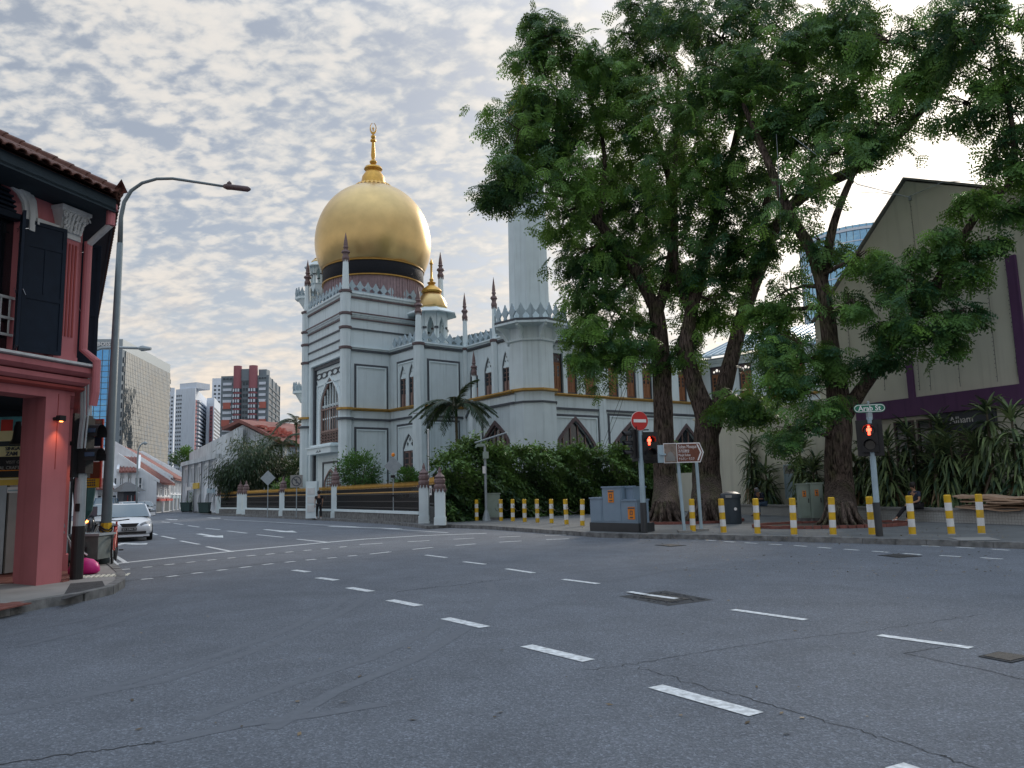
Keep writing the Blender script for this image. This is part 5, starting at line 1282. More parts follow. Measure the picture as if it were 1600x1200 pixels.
for i in range(n): x = 2.5+i*(wl2.L-3.1)/n; b.box(x-.035, x+.035, -.34, -.3, 10, zh-3.6)
for j in range(int((zh-14)/1.42)): z = 10+j*1.42; b.box(2.5, wl2.L-.6, -.34, -.3, z-.04, z+.04)
b.build('mullion', M['mullion_dark'], HT, kind='stuff')
b = MB(wl2.M)
for j in range(int((zh-15)/3)): z = 10+j*3.0; b.box(.7, 1.7, -.35, .1, z+.5, z+2.2); b.box(wl2.L-.5, wl2.L+.05, -.35, .1, z+.5, z+2.2)
b.build('stair_window', M['far_window'], HT, kind='stuff')
xx_ = wl1.at(173, 535)[0]; letter('HOTEL BOSS', 1.75, wl1.M @ T(xx_, -.25, zh-1.7), M['sign_white'], HT, depth=.1, align='RIGHT', bold=True)
# white and pink slab block
def wins(w, x0, x1, z0, z1, nx, nz_, fw=.5, fh=.45, mt='far_window', parent=None, y=-.15, name='window', yb=.05):
    b = MB(w.M)
    for i in range(nx):
        for j in range(nz_):
            cx_ = x0+(x1-x0)*(i+.5)/nx; cz_ = z0+(z1-z0)*(j+.5)/nz_; hx = (x1-x0)/nx*fw/2; hz_ = (z1-z0)/nz_*fh/2; b.box(cx_-hx, cx_+hx, y, yb, cz_-hz_, cz_+hz_)
    return b.build(name, M[mt], parent, kind='stuff')
def vband(w, x0, x1, z0, z1, mt, parent, y=-.1, name='pink_bay'):
    b = MB(w.M); b.box(x0, x1, y, .1, z0, z1); return b.build(name, M[mt], parent)
Y0 = 330
B1_ = P(303, 700, Y0).xy; 
A1_ = P(272, 700, Y0+4).xy; C1_ = P(323, 700, Y0+46).xy
z1_ = P(300, 606, Y0).z
r, wa, wb = tower('apartment_block', 'white slab apartment block with pink stair bays, right of the glass hotel', A1_, B1_, C1_, z1_, 'hdb_white')
wins(wa, .3, wa.L*.33, 8, z1_-2, 3, 22, .5, .42, parent=r); 
b = MB(wa.M); b.box(wa.L*.1, wa.L*.95, 1, 9, z1_, z1_+2.6); b.build('roof_house', M['hdb_white'], r)
vband(wb, 1, 6, 6, z1_-5, 'hdb_pink', r); wins(wb, 6.5, wb.L-1, 6, z1_-5, 6, 22, .7, .5, parent=r)
wins(wb, 1.3, 5.7, 6, z1_-5, 1, 22, .7, .3, parent=r, y=-.2)
b = MB(wb.M)
for j in range(23): z = 6+j*(z1_-11)/22; b.box(6.3, wb.L-.6, -.9, 0, z-.25, z+.5)
b.build('balcony', M['hdb_white'], r, kind='stuff')
# taller narrow block seen just left of it
A2_ = P(258, 700, Y0+60).xy; B2_ = P(270, 700, Y0+60).xy; C2_ = P(272, 700, Y0+85).xy
r, wa, wb = tower('apartment_block', 'narrow pale apartment tower squeezed beside the glass hotel edge', A2_, B2_, C2_, P(265, 606, Y0+60).z, 'hdb_white'); wins(wa, .3, wa.L-.3, 6, P(265, 606, Y0+60).z-4, 2, 24, .5, .45, parent=r)
A3_ = P(321, 700, Y0+20).xy; B3_ = P(333, 700, Y0+18).xy; C3_ = P(344, 700, Y0+50).xy; z3 = P(327, 622, Y0+20).z
r, wa, wb = tower('apartment_block', 'pale apartment block with a pink strip, between the white slab and the grey block', A3_, B3_, C3_, z3, 'hdb_white')
vband(wa, wa.L*.45, wa.L*.85, 6, z3-4, 'hdb_pink', r); wins(wb, .5, wb.L-1, 6, z3-4, 5, 22, .65, .5, parent=r)
wins(wa, wa.L*.5, wa.L*.8, 6, z3-4, 1, 22, .6, .3, parent=r, y=-.2)
A4_ = P(329, 700, Y0+60).xy; B4_ = P(345, 700, Y0+60).xy; C4_ = P(346, 700, Y0+80).xy; z4 = P(337, 591, Y0+60).z
r, wa, wb = tower('apartment_block', 'pale blue tower rising directly behind the grey and red block', A4_, B4_, C4_, z4, 'hdb_white'); wins(wa, .5, wa.L-.5, 6, z4-3, 2, 26, .5, .45, parent=r)
# grey and red block
Yr = 290
A5_ = P(343, 700, Yr).xy; B5_ = P(417, 700, Yr).xy; C5_ = P(435, 700, Yr+32).xy; z5 = P(380, 587, Yr).z
r, wa, wb = tower('apartment_block', 'grey high-rise apartment block with rounded red balcony bays and white panels', A5_, B5_, C5_, z5, 'hdb_grey')
L5 = wa.L; nf = 17
def bay(x0, x1, zt_, nm='balcony_bay'):
    b = MB(wa.M); cx_ = (x0+x1)/2; rr_ = (x1-x0)/2; b.lathe([(rr_, 6), (rr_, zt_)], 14, (cx_, -rr_*.1)); o = b.build(nm, M['hdb_pink'], r, smooth=40)
    b = MB(wa.M)
    for j in range(nf):
        z = 8+(zt_-16)*j/nf; b.lathe([(rr_+.12, z), (rr_+.12, z+1.35)], 14, (cx_, -rr_*.1))
    b.build('window_band', M['far_window'], o, kind='stuff')
    b = MB(wa.M)
    for j in range(nf):
        z = 8+(zt_-16)*j/nf
        for q in (-.6, 0, .6): b.box(cx_+q*rr_-.25, cx_+q*rr_+.25, -rr_*1.15-.15, -rr_*.8, z+.1, z+1.2)
    b.build('balcony_panel', M['hdb_white'], o, kind='stuff')
zb = P(380, 572, Yr).z
bay(L5*.27, L5*.44, zb); bay(L5*.60, L5*.78, zb)
b = MB(wa.M); b.box(L5*.44, L5*.60, -.5, 3, z5-2, z5+2.5); b.box(L5*.78, L5*.95, 1, 5, z5, z5+2.4); b.build('roof_house', M['hdb_grey'], r)
for x0, x1 in ((.03, .25), (.80, .97)):
    wins(wa, L5*x0, L5*x1, 8, z5-2, 1, nf, .85, .45, 'hdb_white', r, y=-.3, name='spandrel'); wins(wa, L5*x0, L5*x1, 8+2.0, z5, 3, nf, .7, .22, 'far_window', r, y=-.2)
wins(wa, L5*.46, L5*.58, 8, z5-2, 2, nf, .7, .5, 'far_window', r, y=-.2)
for (x0, x1, j) in ((.06, .22, 12.2), (.83, .97, 12.2), (.03, .2, 9.2), (.83, .97, 9.2), (.03, .14, 3), (.86, .97, 3)):
    z = 8+(z5-10)*(j+.5)/nf; b = MB(wa.M); b.box(L5*x0, L5*x1, -.45, 0, z-1.2, z+1.2); b.build('orange_panel', M['hdb_orange'], r)
wins(wb, .5, wb.L-.5, 8, z5-2, 3, nf, .75, .5, parent=r)
b = MB(wb.M)
for i in range(4): x = wb.L*i/3; b.box(x-.35, x+.35, -.4, .1, 6, z5)
for j in range(nf): z = 8+(z5-10)*j/nf; b.box(0, wb.L, -.3, .1, z-.2, z+.35)
b.build('frame', M['hdb_grey'], r, kind='stuff')
# long low concrete building behind the stained gable
A6_ = P(428, 700, 200).xy; B6_ = P(478, 700, 205).xy; C6_ = B6_+Vector((3, 30)); z6 = P(450, 681, 200).z
r, wa, wb = tower('concrete_block', 'low grey flat-roofed building behind the stained gable, left of the mosque', A6_, B6_, C6_, z6, 'hdb_grey'); wins(wa, .3, wa.L-.3, z6-7, z6-1, 4, 2, .7, .4, parent=r)
# ---- row of shophouses far down the street (left side)
def sh_row(name, label, A, B, ze, zr, wall='house_white', depth=9, nb=2, roof='roof_tile_red', floors=2, gable_left=True, round_win=None, shop='red_paint', z0=0.0):
    """house with front wall A->B, eave ze, ridge zr"""
    w = Wall(A, B); r = thing(name, (A[0], A[1], 0), label, 'house'); b = MB(w.M)
    b.add([(0, 0, 0), (w.L, 0, 0), (w.L, depth, 0), (0, depth, 0), (0, 0, ze), (w.L, 0, ze), (w.L, depth, ze), (0, depth, ze), (0, depth/2, zr), (w.L, depth/2, zr)], [(0, 1, 5, 4), (2, 3, 7, 6), (0, 4, 8, 7, 3), (1, 2, 6, 9, 5), (0, 3, 2, 1), (4, 5, 9, 8), (6, 7, 8, 9)]); b.build('wall', M[wall], r)
    sl = (zr-ze)/(depth/2); b = MB(w.M)
    b.add([(.25, -.7, ze-.7*sl+.1), (w.L-.25, -.7, ze-.7*sl+.1), (w.L-.25, depth/2, zr+.12), (.25, depth/2, zr+.12), (w.L-.25, depth+.5, ze-.5*sl+.1), (.25, depth+.5, ze-.5*sl+.1)], [(0, 1, 2, 3), (3, 2, 4, 5)])
    b.add([(.25, -.7, ze-.7*sl-.05), (w.L-.25, -.7, ze-.7*sl-.05), (w.L-.25, -.7, ze-.7*sl+.1), (.25, -.7, ze-.7*sl+.1)], [(0, 1, 2, 3)]); rf = b.build('roof', M[roof], r)
    b = MB(w.M); n = int(w.L/.45)
    for i in range(n): x = .3+i*(w.L-.6)/n; b.tube([(x, -.72, ze-.7*sl+.13), (x, depth/2, zr+.15)], .09, 4)
    b.build('tile_rib', M[roof], rf, kind='stuff')
    for x in (.0, w.L-.22):
        b = MB(w.M); b.add([(x+a, y, z) for a in (-.02, .24) for y, z in ((-.5, ze-.5*sl), (-.5, ze-.5*sl+.35), (depth/2, zr+.4), (depth+.3, ze-.3*sl+.35), (depth+.3, ze-.3*sl), (depth/2, zr))], [(0, 1, 2, 5), (5, 2, 3, 4), (6, 11, 8, 7), (11, 10, 9, 8), (1, 7, 8, 2), (2, 8, 9, 3), (0, 6, 7, 1)]); b.build('party_wall', M[wall], r)
    bw = w.L/nb
    for i in range(nb):
        for fl in range(1, floors):
            for q in (.28, .72):
                cx_ = bw*(i+q); zf = ze*.52; b = MB(w.M); b.frame(rect(cx_-.55, cx_+.55, zf, ze-.75), rect(cx_-.42, cx_+.42, zf+.1, ze-.87), -.12, .02); wn = b.build('window', M['house_white'], r)
                b = MB(w.M); b.box(cx_-.42, cx_+.42, -.05, .02, zf+.1, ze-.87); b.build('pane', M['far_window'], wn)
                b = MB(w.M); b.box(cx_-.03, cx_+.03, -.1, -.05, zf+.1, ze-.87); b.box(cx_-.42, cx_+.42, -.1, -.05, zf+.75, zf+.83); b.build('bar', M['house_white'], wn)
        b = MB(w.M); b.box(bw*i+.5, bw*(i+1)-.5, -.06, .05, .1, ze*.36); b.build('shopfront', M['far_window'], r)
        b = MB(w.M); b.box(bw*i+.4, bw*(i+1)-.4, -.5, .05, ze*.36, ze*.43); b.build('awning', M[shop], r)
        b = MB(w.M); b.box(bw*i-.02, bw*i+.38, -.22, .02, 0, ze-.1); b.build('pilaster', M[wall], r)
    b = MB(w.M); b.box(0, w.L, -.25, .02, ze*.47, ze*.50); b.build('cornice', M[wall], r)
    if round_win:
        for (y, z, rr_) in round_win:
            b = MB(w.M); b.lathe([(rr_, 0), (rr_, .12)], 18, (0, 0), 0, T(-.12, y, z) @ RY(R_(90)) @ T(0, 0, -.02)); wn = b.build('round_window', M['far_window'], r)
    return r, w
# the nearest: white side wall facing us with a round window (px 218-240) and front px 240-262
a = P(242, 760, 92).xy; c = P(262, 760, 100).xy
ze_ = P(242, 742, 92).z
fa = P(240, 800, 90); fb = P(264, 797, 101)
nrm = lambda p, q: Vector(((q-p).y, -(q-p).x)).normalized()
r, w = sh_row('shophouse_row', 'white shophouse with round window in its side wall and red shop awnings, far left street', fa.xy, fb.xy, P(240, 750, 90).z, P(222, 730, 92).z+1.2, depth=8, nb=2, round_win=[(1.6, P(222, 757, 90).z, .36)])
sh_row('shophouse_row', 'long white shophouse terrace with red tiled roof stepping up behind the round-window house', P(262, 800, 102).xy, P(284, 797, 122).xy, P(262, 744, 102).z, P(262, 744, 102).z+4.2, depth=13, nb=4, shop='steel_blue')
sh_row('shophouse_row', 'pale shophouse terrace at the far bend of the street, beside the glass hotel foot', P(284, 800, 123).xy, P(293, 797, 160).xy, P(290, 744, 130).z, P(290, 744, 130).z+3.5, depth=12, nb=4, shop='steel_grey')
sh_row('shophouse_row', 'white corner shophouse with ornate upper windows, behind the second street lamp', P(180, 800, 88).xy, P(216, 800, 89).xy, P(190, 735, 88).z, P(190, 714, 90).z, depth=10, nb=3, shop='red_paint')
sh_row('shophouse_row', 'low white shophouse with a red tiled canopy, glimpsed past the street lamp pole', P(128, 800, 84).xy, P(178, 800, 86).xy, P(160, 762, 85).z, P(160, 745, 86).z, depth=9, nb=3, shop='trim_dark')
# set back terrace behind with long sloping roof
sh_row('shophouse_row', 'big white gabled terrace with a long red roof, rising behind the round-window house', P(120, 700, 130).xy, P(232, 700, 150).xy, P(190, 735, 138).z, P(190, 705, 138).z, depth=16, nb=5)
# small kiosk canopy cluster by the bend
kx = P(207, 800, 83); r = thing('food_kiosk', (kx.x, kx.y, 0), 'dark roofed food kiosk behind the parked cars on the left', 'kiosk'); kw = Wall(P(192, 800, 83).xy, P(214, 800, 84).xy)
b = MB(kw.M); b.box(0, kw.L, 0, 2, 0, 2.6); b.build('cabin', M['trim_dark'], r); b = MB(kw.M); b.add([(-.6, -.8, 2.5), (kw.L+.6, -.8, 2.5), (kw.L+.6, 2.6, 2.5), (-.6, 2.6, 2.5), (kw.L*.3, 1, 3.5), (kw.L*.7, 1, 3.5)], [(0, 1, 5, 4), (1, 2, 5), (2, 3, 4, 5), (3, 0, 4), (0, 3, 2, 1)]); b.build('roof', M['pole_dark'], r)
for i in range(4): b = MB(kw.M); b.box(.4+i*kw.L/4, .2+(i+.7)*kw.L/4, -.05, 0, 1.0, 2.1); b.build('window', M['hdb_white'] if i % 2 else M['red_paint'], r)
# ---- stained corner shophouse block right of the road
sa_ = P(287, 790, 94).xy; sb_ = P(342, 790, 77).xy; sc_ = P(455, 760, sb_.y-2).xy
r = thing('stained_shophouse', (sb_.x, sb_.y, PZ), 'weathered white shophouse block with arched ground floor and grey mould stains', 'building')
w = Wall(sa_, sb_); L_ = w.L; zt0 = w.at(293, 727)[1]; zt1 = w.at(340, 705)[1]
zpar = w.at(330, 714)[1]; nb = 5; bw = L_/nb
hs = [arch(bw*(i+.5), bw*.6, PZ+.1, w.at(330, 775)[1]-1.0, w.at(330, 768)[1]-.1, 8, 2.2) for i in range(nb)]
b = MB(w.M); b.panel(rect(0, L_, 0, zpar), hs, 0, .4); b.build('front_wall', M['house_white'], r)
b = MB(w.M); b.box(0, L_, 2.4, 2.6, 0, 4.4); b.build('passage_shade', M['trim_dark'], r)  # rear wall coloured dark to give the shade inside the arches
for i in range(nb): b = MB(w.M); b.box(bw*i+.24, bw*i+.36, -.36, -.3, PZ, zpar-.3); b.build('downpipe', M['trim_dark'], r)
for i in range(nb+1): b = MB(w.M); b.box(bw*i-.2, bw*i+.2, -.3, .05, PZ, zpar-.3); b.build('pilaster', M['house_white'], r)
for i in range(nb):
    for q in (.25, .5, .75):
        b = MB(w.M); z0_, z1_2 = zpar*.56, zpar*.88; cx_ = bw*(i+q); b.frame(rect(cx_-.4, cx_+.4, z0_, z1_2), rect(cx_-.28, cx_+.28, z0_+.1, z1_2-.1), -.1, .02); wn = b.build('window', M['house_white'], r); b = MB(w.M); b.box(cx_-.28, cx_+.28, -.06, .02, z0_+.1, z1_2-.1); b.build('pane', M['far_window'], wn)
b = MB(w.M); b.box(-.2, L_+.2, -.45, .1, zpar-.35, zpar+.1); b.build('cornice', M['stained_wall'], r)
b = MB(w.M); b.box(bw*2.1, bw*2.9, -.5, -.35, zpar*.45, zpar*.56); b.build('shop_sign', M['awning_yellow'], r)
b = MB(w.M); b.box(bw*1.1, bw*1.9, -.5, -.35, zpar*.43, zpar*.50); b.build('shop_sign', M['sign_white'], r)
b = MB(w.M); b.box(bw*4.1, bw*4.9, -.5, -.35, zpar*.36, zpar*.44); b.build('shop_sign', M['steel_blue'], r)
# high blind parapet wall with sloping top, gable with red roof behind
wb_ = Wall(sa_+nrm(sa_, sb_)*-2.5, sb_+nrm(sa_, sb_)*-2.5); x0_ = wb_.at(296, 706)[0]
g_ = [(x0_, zpar-.5), (wb_.at(372, 700)[0], zpar-.5), (wb_.at(372, 668)[0], wb_.at(372, 668)[1]), (wb_.at(357, 676)[0], wb_.at(357, 676)[1]), (x0_, wb_.at(296, 708)[1])]
b = MB(wb_.M); b.pxz(g_, 0, .5); b.build('parapet_wall', M['stained_wall'], r)
wg = Wall(P(357, 760, 84).xy, P(445, 760, 80).xy)
def wgp(u, v): return wg.at(u, v)
gp_ = [wgp(357, 800), wgp(446, 800), wgp(446, 698), wgp(400, 675), wgp(379, 664), wgp(357, 676)]
b = MB(wg.M); b.pxz(gp_, 0, .6); b.build('gable_wall', M['stained_wall'], r)
rl = [wgp(352, 673), wgp(379, 660.5), wgp(404, 672), wgp(450, 698)]
b = MB(wg.M); n = len(rl); vs = []
for y in (-.5, 11): vs += [(x, y, z) for x, z in rl]+[(x, y, z+.35) for x, z in rl]
fs = [(i, i+1, n+i+1, n+i) for i in range(n-1)]+[(n+i, n+i+1, 3*n+i+1, 3*n+i) for i in range(n-1)]+[(i, 2*n+i, 2*n+i+1, i+1) for i in range(n-1)]+[(2*n+i, 3*n+i, 3*n+i+1, 2*n+i+1) for i in range(n-1)]
b.add(vs, fs); rf_ = b.build('roof', M['roof_tile_red'], r)
b = MB(wg.M); rnd = random.Random(31)
for i in range(60): 
    q = rnd.random(); x = rl[2][0]+(rl[3][0]-rl[2][0])*q*.6; z = rl[2][1]+(rl[3][1]-rl[2][1])*q*.6+.35; y = rnd.uniform(-.4, 3); b.box(x-.35, x+.35, y, y+.3, z, z+.1+rnd.random()*.15)
b.build('loose_tile', M['hdb_orange'], rf_, kind='stuff')
# wheelie bins
bm_ = None
def bin_(name, p, label, rz=0, mt='parasol_green'):
    r = thing(name, (p.x, p.y, p.z), label, 'bin', None, rz); Mx = wmat(r)
    b = MB(Mx); b.add([(x*k, y*k, z) for z, k in ((.08, .8), (.95, 1)) for x, y in ((-.3, -.35), (.3, -.35), (.3, .35), (-.3, .35))], [(3, 2, 1, 0), (4, 5, 6, 7), (0, 1, 5, 4), (1, 2, 6, 5), (2, 3, 7, 6), (3, 0, 4, 7)]); b.build('body', M[mt], r)
    b = MB(Mx); b.box(-.33, .33, -.4, .38, .95, 1.05); b.build('lid', M[mt], r)
    b = MB(Mx); b.lathe([(.1, -.34), (.1, .34)], 10, (0, 0), 0, T(0, .3, .1) @ RY(R_(90))); b.build('axle', M['rubber'], r); return r
M['bin_green'] = mat('bin_green', (.035, .07, .07), .6, .1, 5, 0)
bl = ['leftmost green wheelie bin in front of the stained shophouse arches', 'second green wheelie bin from the left by the stained shophouse', 'third green wheelie bin from the left, right of the creeper', 'rightmost green wheelie bin in front of the stained shophouse arches']
for i, u in enumerate((287.5, 293.5, 316, 322.5)):
    bin_('wheelie_bin', G(u, 800 if i < 2 else 802, PZ), bl[i], mt='bin_green')['group'] = 'wheelie bins by the stained shophouse'
# ------------------------------------------------------------------ gable building at the right, planter wall
M['cream_dim'] = M['cream_wall']
ga_ = Vector((11.5, 39.6)); gb2 = Vector((17.9, 27.0))
WG = Wall(ga_, gb2+(gb2-ga_).normalized()*6)
GB = thing('gable_building', (gb2.x, gb2.y, 0), 'grey-cream gabled building with purple bands behind the trees on the right', 'building')
def gp2(u, v): return WG.at(u, v)
xl_ = gp2(1272, 500)[0]
L_ = WG.L
poly = [(xl_, 0), (L_, 0), (L_, gp2(1600, 305)[1]+.0), gp2(1600, 302), gp2(1510, 292), gp2(1415, 283), gp2(1300, 462), (xl_, gp2(1272, 506)[1])]
b = MB(WG.M); b.pxz(poly, 0, .4); b.build('gable_wall', M['cream_wall'], GB)
# body behind
dpt = 14
n = len(poly); b = MB(WG.M)
b.add([(x, .4, z) for x, z in poly]+[(x, dpt, z) for x, z in poly], [(i, (i+1) % n, n+(i+1) % n, n+i) for i in range(n)]+[tuple(range(n, 2*n))]); b.build('body', M['cream_wall'], GB)
# roof verge
vr = [gp2(1600, 300), gp2(1510, 290), gp2(1415, 281), gp2(1300, 460), gp2(1272, 504)]
vr = [(L_, vr[0][1])]+vr
b = MB(WG.M); n = len(vr)
b.add([(x, y, z+dz) for y in (-.15, dpt) for dz in (.003, .09) for x, z in vr], [(i, i+1, n+i+1, n+i) for i in range(n-1)]+[(n+i, n+i+1, 3*n+i+1, 3*n+i) for i in range(n-1)]+[(i, 2*n+i, 2*n+i+1, i+1) for i in range(n-1)]); b.build('roof', M['concrete'], GB)
# purple band and pilasters
zb_t = gp2(1500, 613)[1]; zb_b = gp2(1500, 643)[1]
pts = [(gp2(1372, 640)[0], zb_b), (L_, zb_b), (L_, zb_t+.0), (gp2(1372, 640)[0], zb_t)]
b = MB(WG.M); b.box(gp2(1345, 650)[0], L_, -.3, .02, zb_b, zb_t); b.build('purple_band', M['purple'], GB)
x = gp2(1425, 600)[0]; b = MB(WG.M); b.box(x-.13, x+.13, -.12, .02, zb_t, gp2(1425, 562)[1]); b.build('purple_strip', M['purple'], GB)
x = gp2(1592, 500)[0]; b = MB(WG.M); b.box(x-.17, x+.17, -.12, .02, zb_t, gp2(1588, 398)[1]); b.build('purple_strip', M['purple'], GB)
# shop frontage with sign under the band
x0, x1 = gp2(1460, 655)[0], gp2(1524, 650)[0]
b = MB(WG.M); b.box(x0, x1+.8, -.16, .02, zb_b-.75, zb_b-.02); sg = b.build('shop_sign', M['trim_dark'], GB)
letter('Alhambra', .34, WG.M @ T(gp2(1490, 655)[0]-.05, -.17, zb_b-.32), M['sign_white'], sg, align='LEFT', maxw=1.0) if 0 else letter('Alham', .36, WG.M @ T(gp2(1491, 655)[0]-.08, -.18, zb_b-.33), M['sign_white'], sg, align='LEFT')
xo = gp2(1473, 659)[0]; b = MB(WG.M); b.pxz([(xo-.2, zb_b-.42), (xo, zb_b-.52), (xo+.2, zb_b-.42), (xo+.02, zb_b-.36)], -.18, -.17); b.build('emblem', M['orange_label'], sg)
for u0, u1 in ((1436, 1458), (1400, 1430)):
    (x0, _), (x1, _) = gp2(u0, 680), gp2(u1, 680); b = MB(WG.M); b.frame(rect(x0, x1, 1.0, zb_b-.15), rect(x0+.06, x1-.06, 1.06, zb_b-.21), -.1, .02); f_ = b.build('window', M['trim_brown'], GB); b = MB(WG.M); b.box(x0+.06, x1-.06, -.03, .02, 1.06, zb_b-.21); b.build('pane', M['pane_dark'], f_)
(x0, _), (x1, _) = gp2(1502, 700), gp2(1532, 700); b = MB(WG.M); b.box(x0, x1, -.08, .02, .1, zb_b-.8); b.build('door', M['trim_brown'], GB)
# strings of small bulbs down the wall and the cable across the top
b = MB(WG.M); rnd = random.Random(7)
strs = [(1322, 455, 600), (1366, 400, 612), (1424, 308, 560), (1431, 520, 610), (1452, 560, 610), (1528, 300, 600), (1562, 320, 592), (1490, 480, 605), (1597, 300, 560)]
bb = MB(WG.M)
for u, v0, v1 in strs:
    x, z1 = gp2(u, v0); z0 = gp2(u+6, v1)[1]; 
    b.tube([(x, -.12, z1), (x+.03, -.1, (z0+z1)/2), (x, -.1, z0)], .008, 4)
    n = int((z1-z0)/.16)
    for i in range(n): bb.lathe([(.003, 0), (.022, .02), (.003, .05)], 4, (0, 0), 0, T(x+rnd.uniform(-.02, .03), -.12, z0+i*.16))
cb = b.build('light_string', M['cable'], GB); bb.build('bulb', M['concrete'], cb, kind='stuff')
b = MB(WG.M); pts = []
p0, p1, p2_ = gp2(1375, 302), gp2(1424, 308), gp2(1600, 288)
b.tube([(p0[0]-.6, -.4, p0[1]+.2), (p0[0], -.3, p0[1]), (p1[0], -.15, p1[1]), (p1[0]+1.5, -.25, p1[1]+.02), (p2_[0], -.3, p2_[1]+.2)], .014, 5); b.tube([(p1[0], -.1, p1[1]), (p1[0], -.1, p1[1]-.15)], .06, 6); b.build('cable', M['steel_grey'], GB)
# cream garden wall left of it
gw0 = Vector((10.15, 43.2)); gw1 = Vector((13.2, 36.2))
WW = Wall(gw0, gw1); zt = WW.at(1200, 640)[1]
b = MB(WW.M); b.box(0, WW.L+2.5, 0, .3, 0, zt); gw = b.build('wall', M['cream_wall']); 
r = thing('garden_wall', (gw0.x, gw0.y, 0), 'tall cream blank wall between the mosque wing and the gable building', 'wall'); gw.parent = r; gw.matrix_parent_inverse = wmat(r).inverted()
b = MB(WW.M); b.box(-.05, WW.L+2.5, -.08, .38, zt, zt+.12); b.build('coping', M['cream_wall'], r)
b = MB(); lw0 = Vector((8.6, 46.5)); b = MB(Wall(lw0, gw0).M); b.box(0, (gw0-lw0).length, 0, .25, 0, WW.at(1150, 735)[1]); b.build('low_wall', M['cream_wall'], r)
(x0, z1), (x1, _) = WW.at(1229, 727), WW.at(1250, 727); z0 = WW.at(1240, 778)[1]; ztt = WW.at(1240, 727)[1]
b = MB(WW.M); b.box(x0, x1, -.12, .02, z0, ztt); b.frame(rect(x0-.06, x1+.06, z0-.05, ztt+.05), rect(x0, x1, z0, ztt), -.16, .02); sh = b.build('roller_shutter', M['steel_blue'], r)
b = MB(WW.M)
for i in range(20): z = z0+.1+i*(ztt-z0-.5)/20; b.box(x0+.02, x1-.02, -.14, -.12, z, z+.03)
b.build('slat', M['steel_blue'], sh, kind='stuff')
b = MB(WW.M); b.box(x0, x1, -.15, .02, ztt-.38, ztt); b.build('meter_cover', M['concrete'], r)
letter('AENL', .3, WW.M @ T((x0+x1)/2, -.16, ztt-.2), M['black'], r, maxw=(x1-x0)*.8)
# planter wall / long bench in front with mosaic face
pw = [Vector((9.3, 40.0)), Vector((11.4, 36.6)), Vector((12.7, 31.5)), Vector((14.0, 27.0)), Vector((15.4, 23.7)), Vector((17.6, 19.0))]
PL = thing('planter_wall', (14, 27, PZ), 'low mosaic-faced planter wall used as a bench behind the bollards', 'wall')
b = MB(); b.sweep([(-.35, PZ), (0, PZ), (0, .52), (-.35, .52)], pw); b.build('wall', M['mosaic'], PL)
b = MB(); b.sweep([(-.40, .52), (.05, .52), (.05, .60), (-.40, .60)], pw); b.build('coping', M['concrete'], PL)
# mosaic joints: thin dark grid standing just proud
b = MB(); 
for a, c in zip(pw[2:-1], pw[3:]):
    wl = Wall(a, c); nn = int(wl.L/.1)
    for i in range(nn): x = i*.1; b.box(x, x+.008, -.003, 0, PZ, .52, wl.M)
    for j in range(4): b.box(0, wl.L, -.003, 0, PZ+.07+j*.09, PZ+.078+j*.09, wl.M)
b.build('mosaic_joint', M['concrete'], PL, kind='stuff')
b = MB(); soil = [tuple(p+Vector((.35, .1))) for p in pw]+[(20.5, 20), (19.5, 27), (15, 34), (12.6, 41)]; b.prism(soil, 0, .5); tag(b.build('planter_soil', M['soil']), kind='structure')
# blue curved glass tower far behind
r = thing('office_tower', P(1335, 700, 260), 'blue glass curved office tower peeking above the gable slope', 'building')
cT = P(1345, 400, 290); zt_ = P(1335, 350, 270).z; rT = 22
b = MB(); b.lathe([(rT, 0), (rT, zt_-4), (rT*.985, zt_-4), (rT*.985, zt_)], 40, (cT.x, cT.y)); b.build('curtain_wall', M['glass_sky'], r, smooth=40)
b = MB()
for j in range(24):
    z = zt_-2-j*4.2; b.lathe([(rT-.3, z), (rT+.25, z), (rT+.25, z+(.35 if j % 3 else .9)), (rT-.3, z+.35)], 40, (cT.x, cT.y))
b.build('spandrel', M['hdb_white'], r, kind='stuff')
b = MB()
for i in range(60): a = 2*math.pi*i/60; b.box(rT-.1, rT+.12, -.08, .08, 0, zt_, T(cT.x, cT.y, 0) @ RZ(a))
b.build('mullion', M['hdb_grey'], r, kind='stuff')
# ------------------------------------------------------------------ vegetation
NPR = np.random.default_rng(11)
def leaf_cloud(name, tv, tf, pos, rot, scl, tint, material, parent, kind='stuff'):
    """tv: (k,3) template verts, tf: (m,4) quads, pos (n,3), rot (n,3,3), scl (n,), tint (n,)"""
    tv = np.asarray(tv, float); tf = np.asarray(tf, int); n = len(pos); k = len(tv)
    V_ = np.einsum('nij,kj->nki', rot, tv)*scl[:, None, None]+pos[:, None, :]
    V_ = V_.reshape(-1, 3); org = np.array([V_[:, 0].mean(), V_[:, 1].mean(), V_[:, 2].min()]); V_ = V_-org
    F_ = (tf[None]+(np.arange(n)*k)[:, None, None]).reshape(-1, 4)
    me = bpy.data.meshes.new(name); me.vertices.add(len(V_)); me.vertices.foreach_set('co', V_.astype(np.float32).ravel())
    me.loops.add(F_.size); me.loops.foreach_set('vertex_index', F_.astype(np.int32).ravel())
    me.polygons.add(len(F_)); me.polygons.foreach_set('loop_start', np.arange(0, F_.size, 4, dtype=np.int32)); 
    me.update(calc_edges=True)
    at = me.attributes.new('tint', 'FLOAT', 'POINT'); at.data.foreach_set('value', np.repeat(tint, k).astype(np.float32))
    me.materials.append(material); me.update()
    return place(name, me, T(*org), parent, kind)
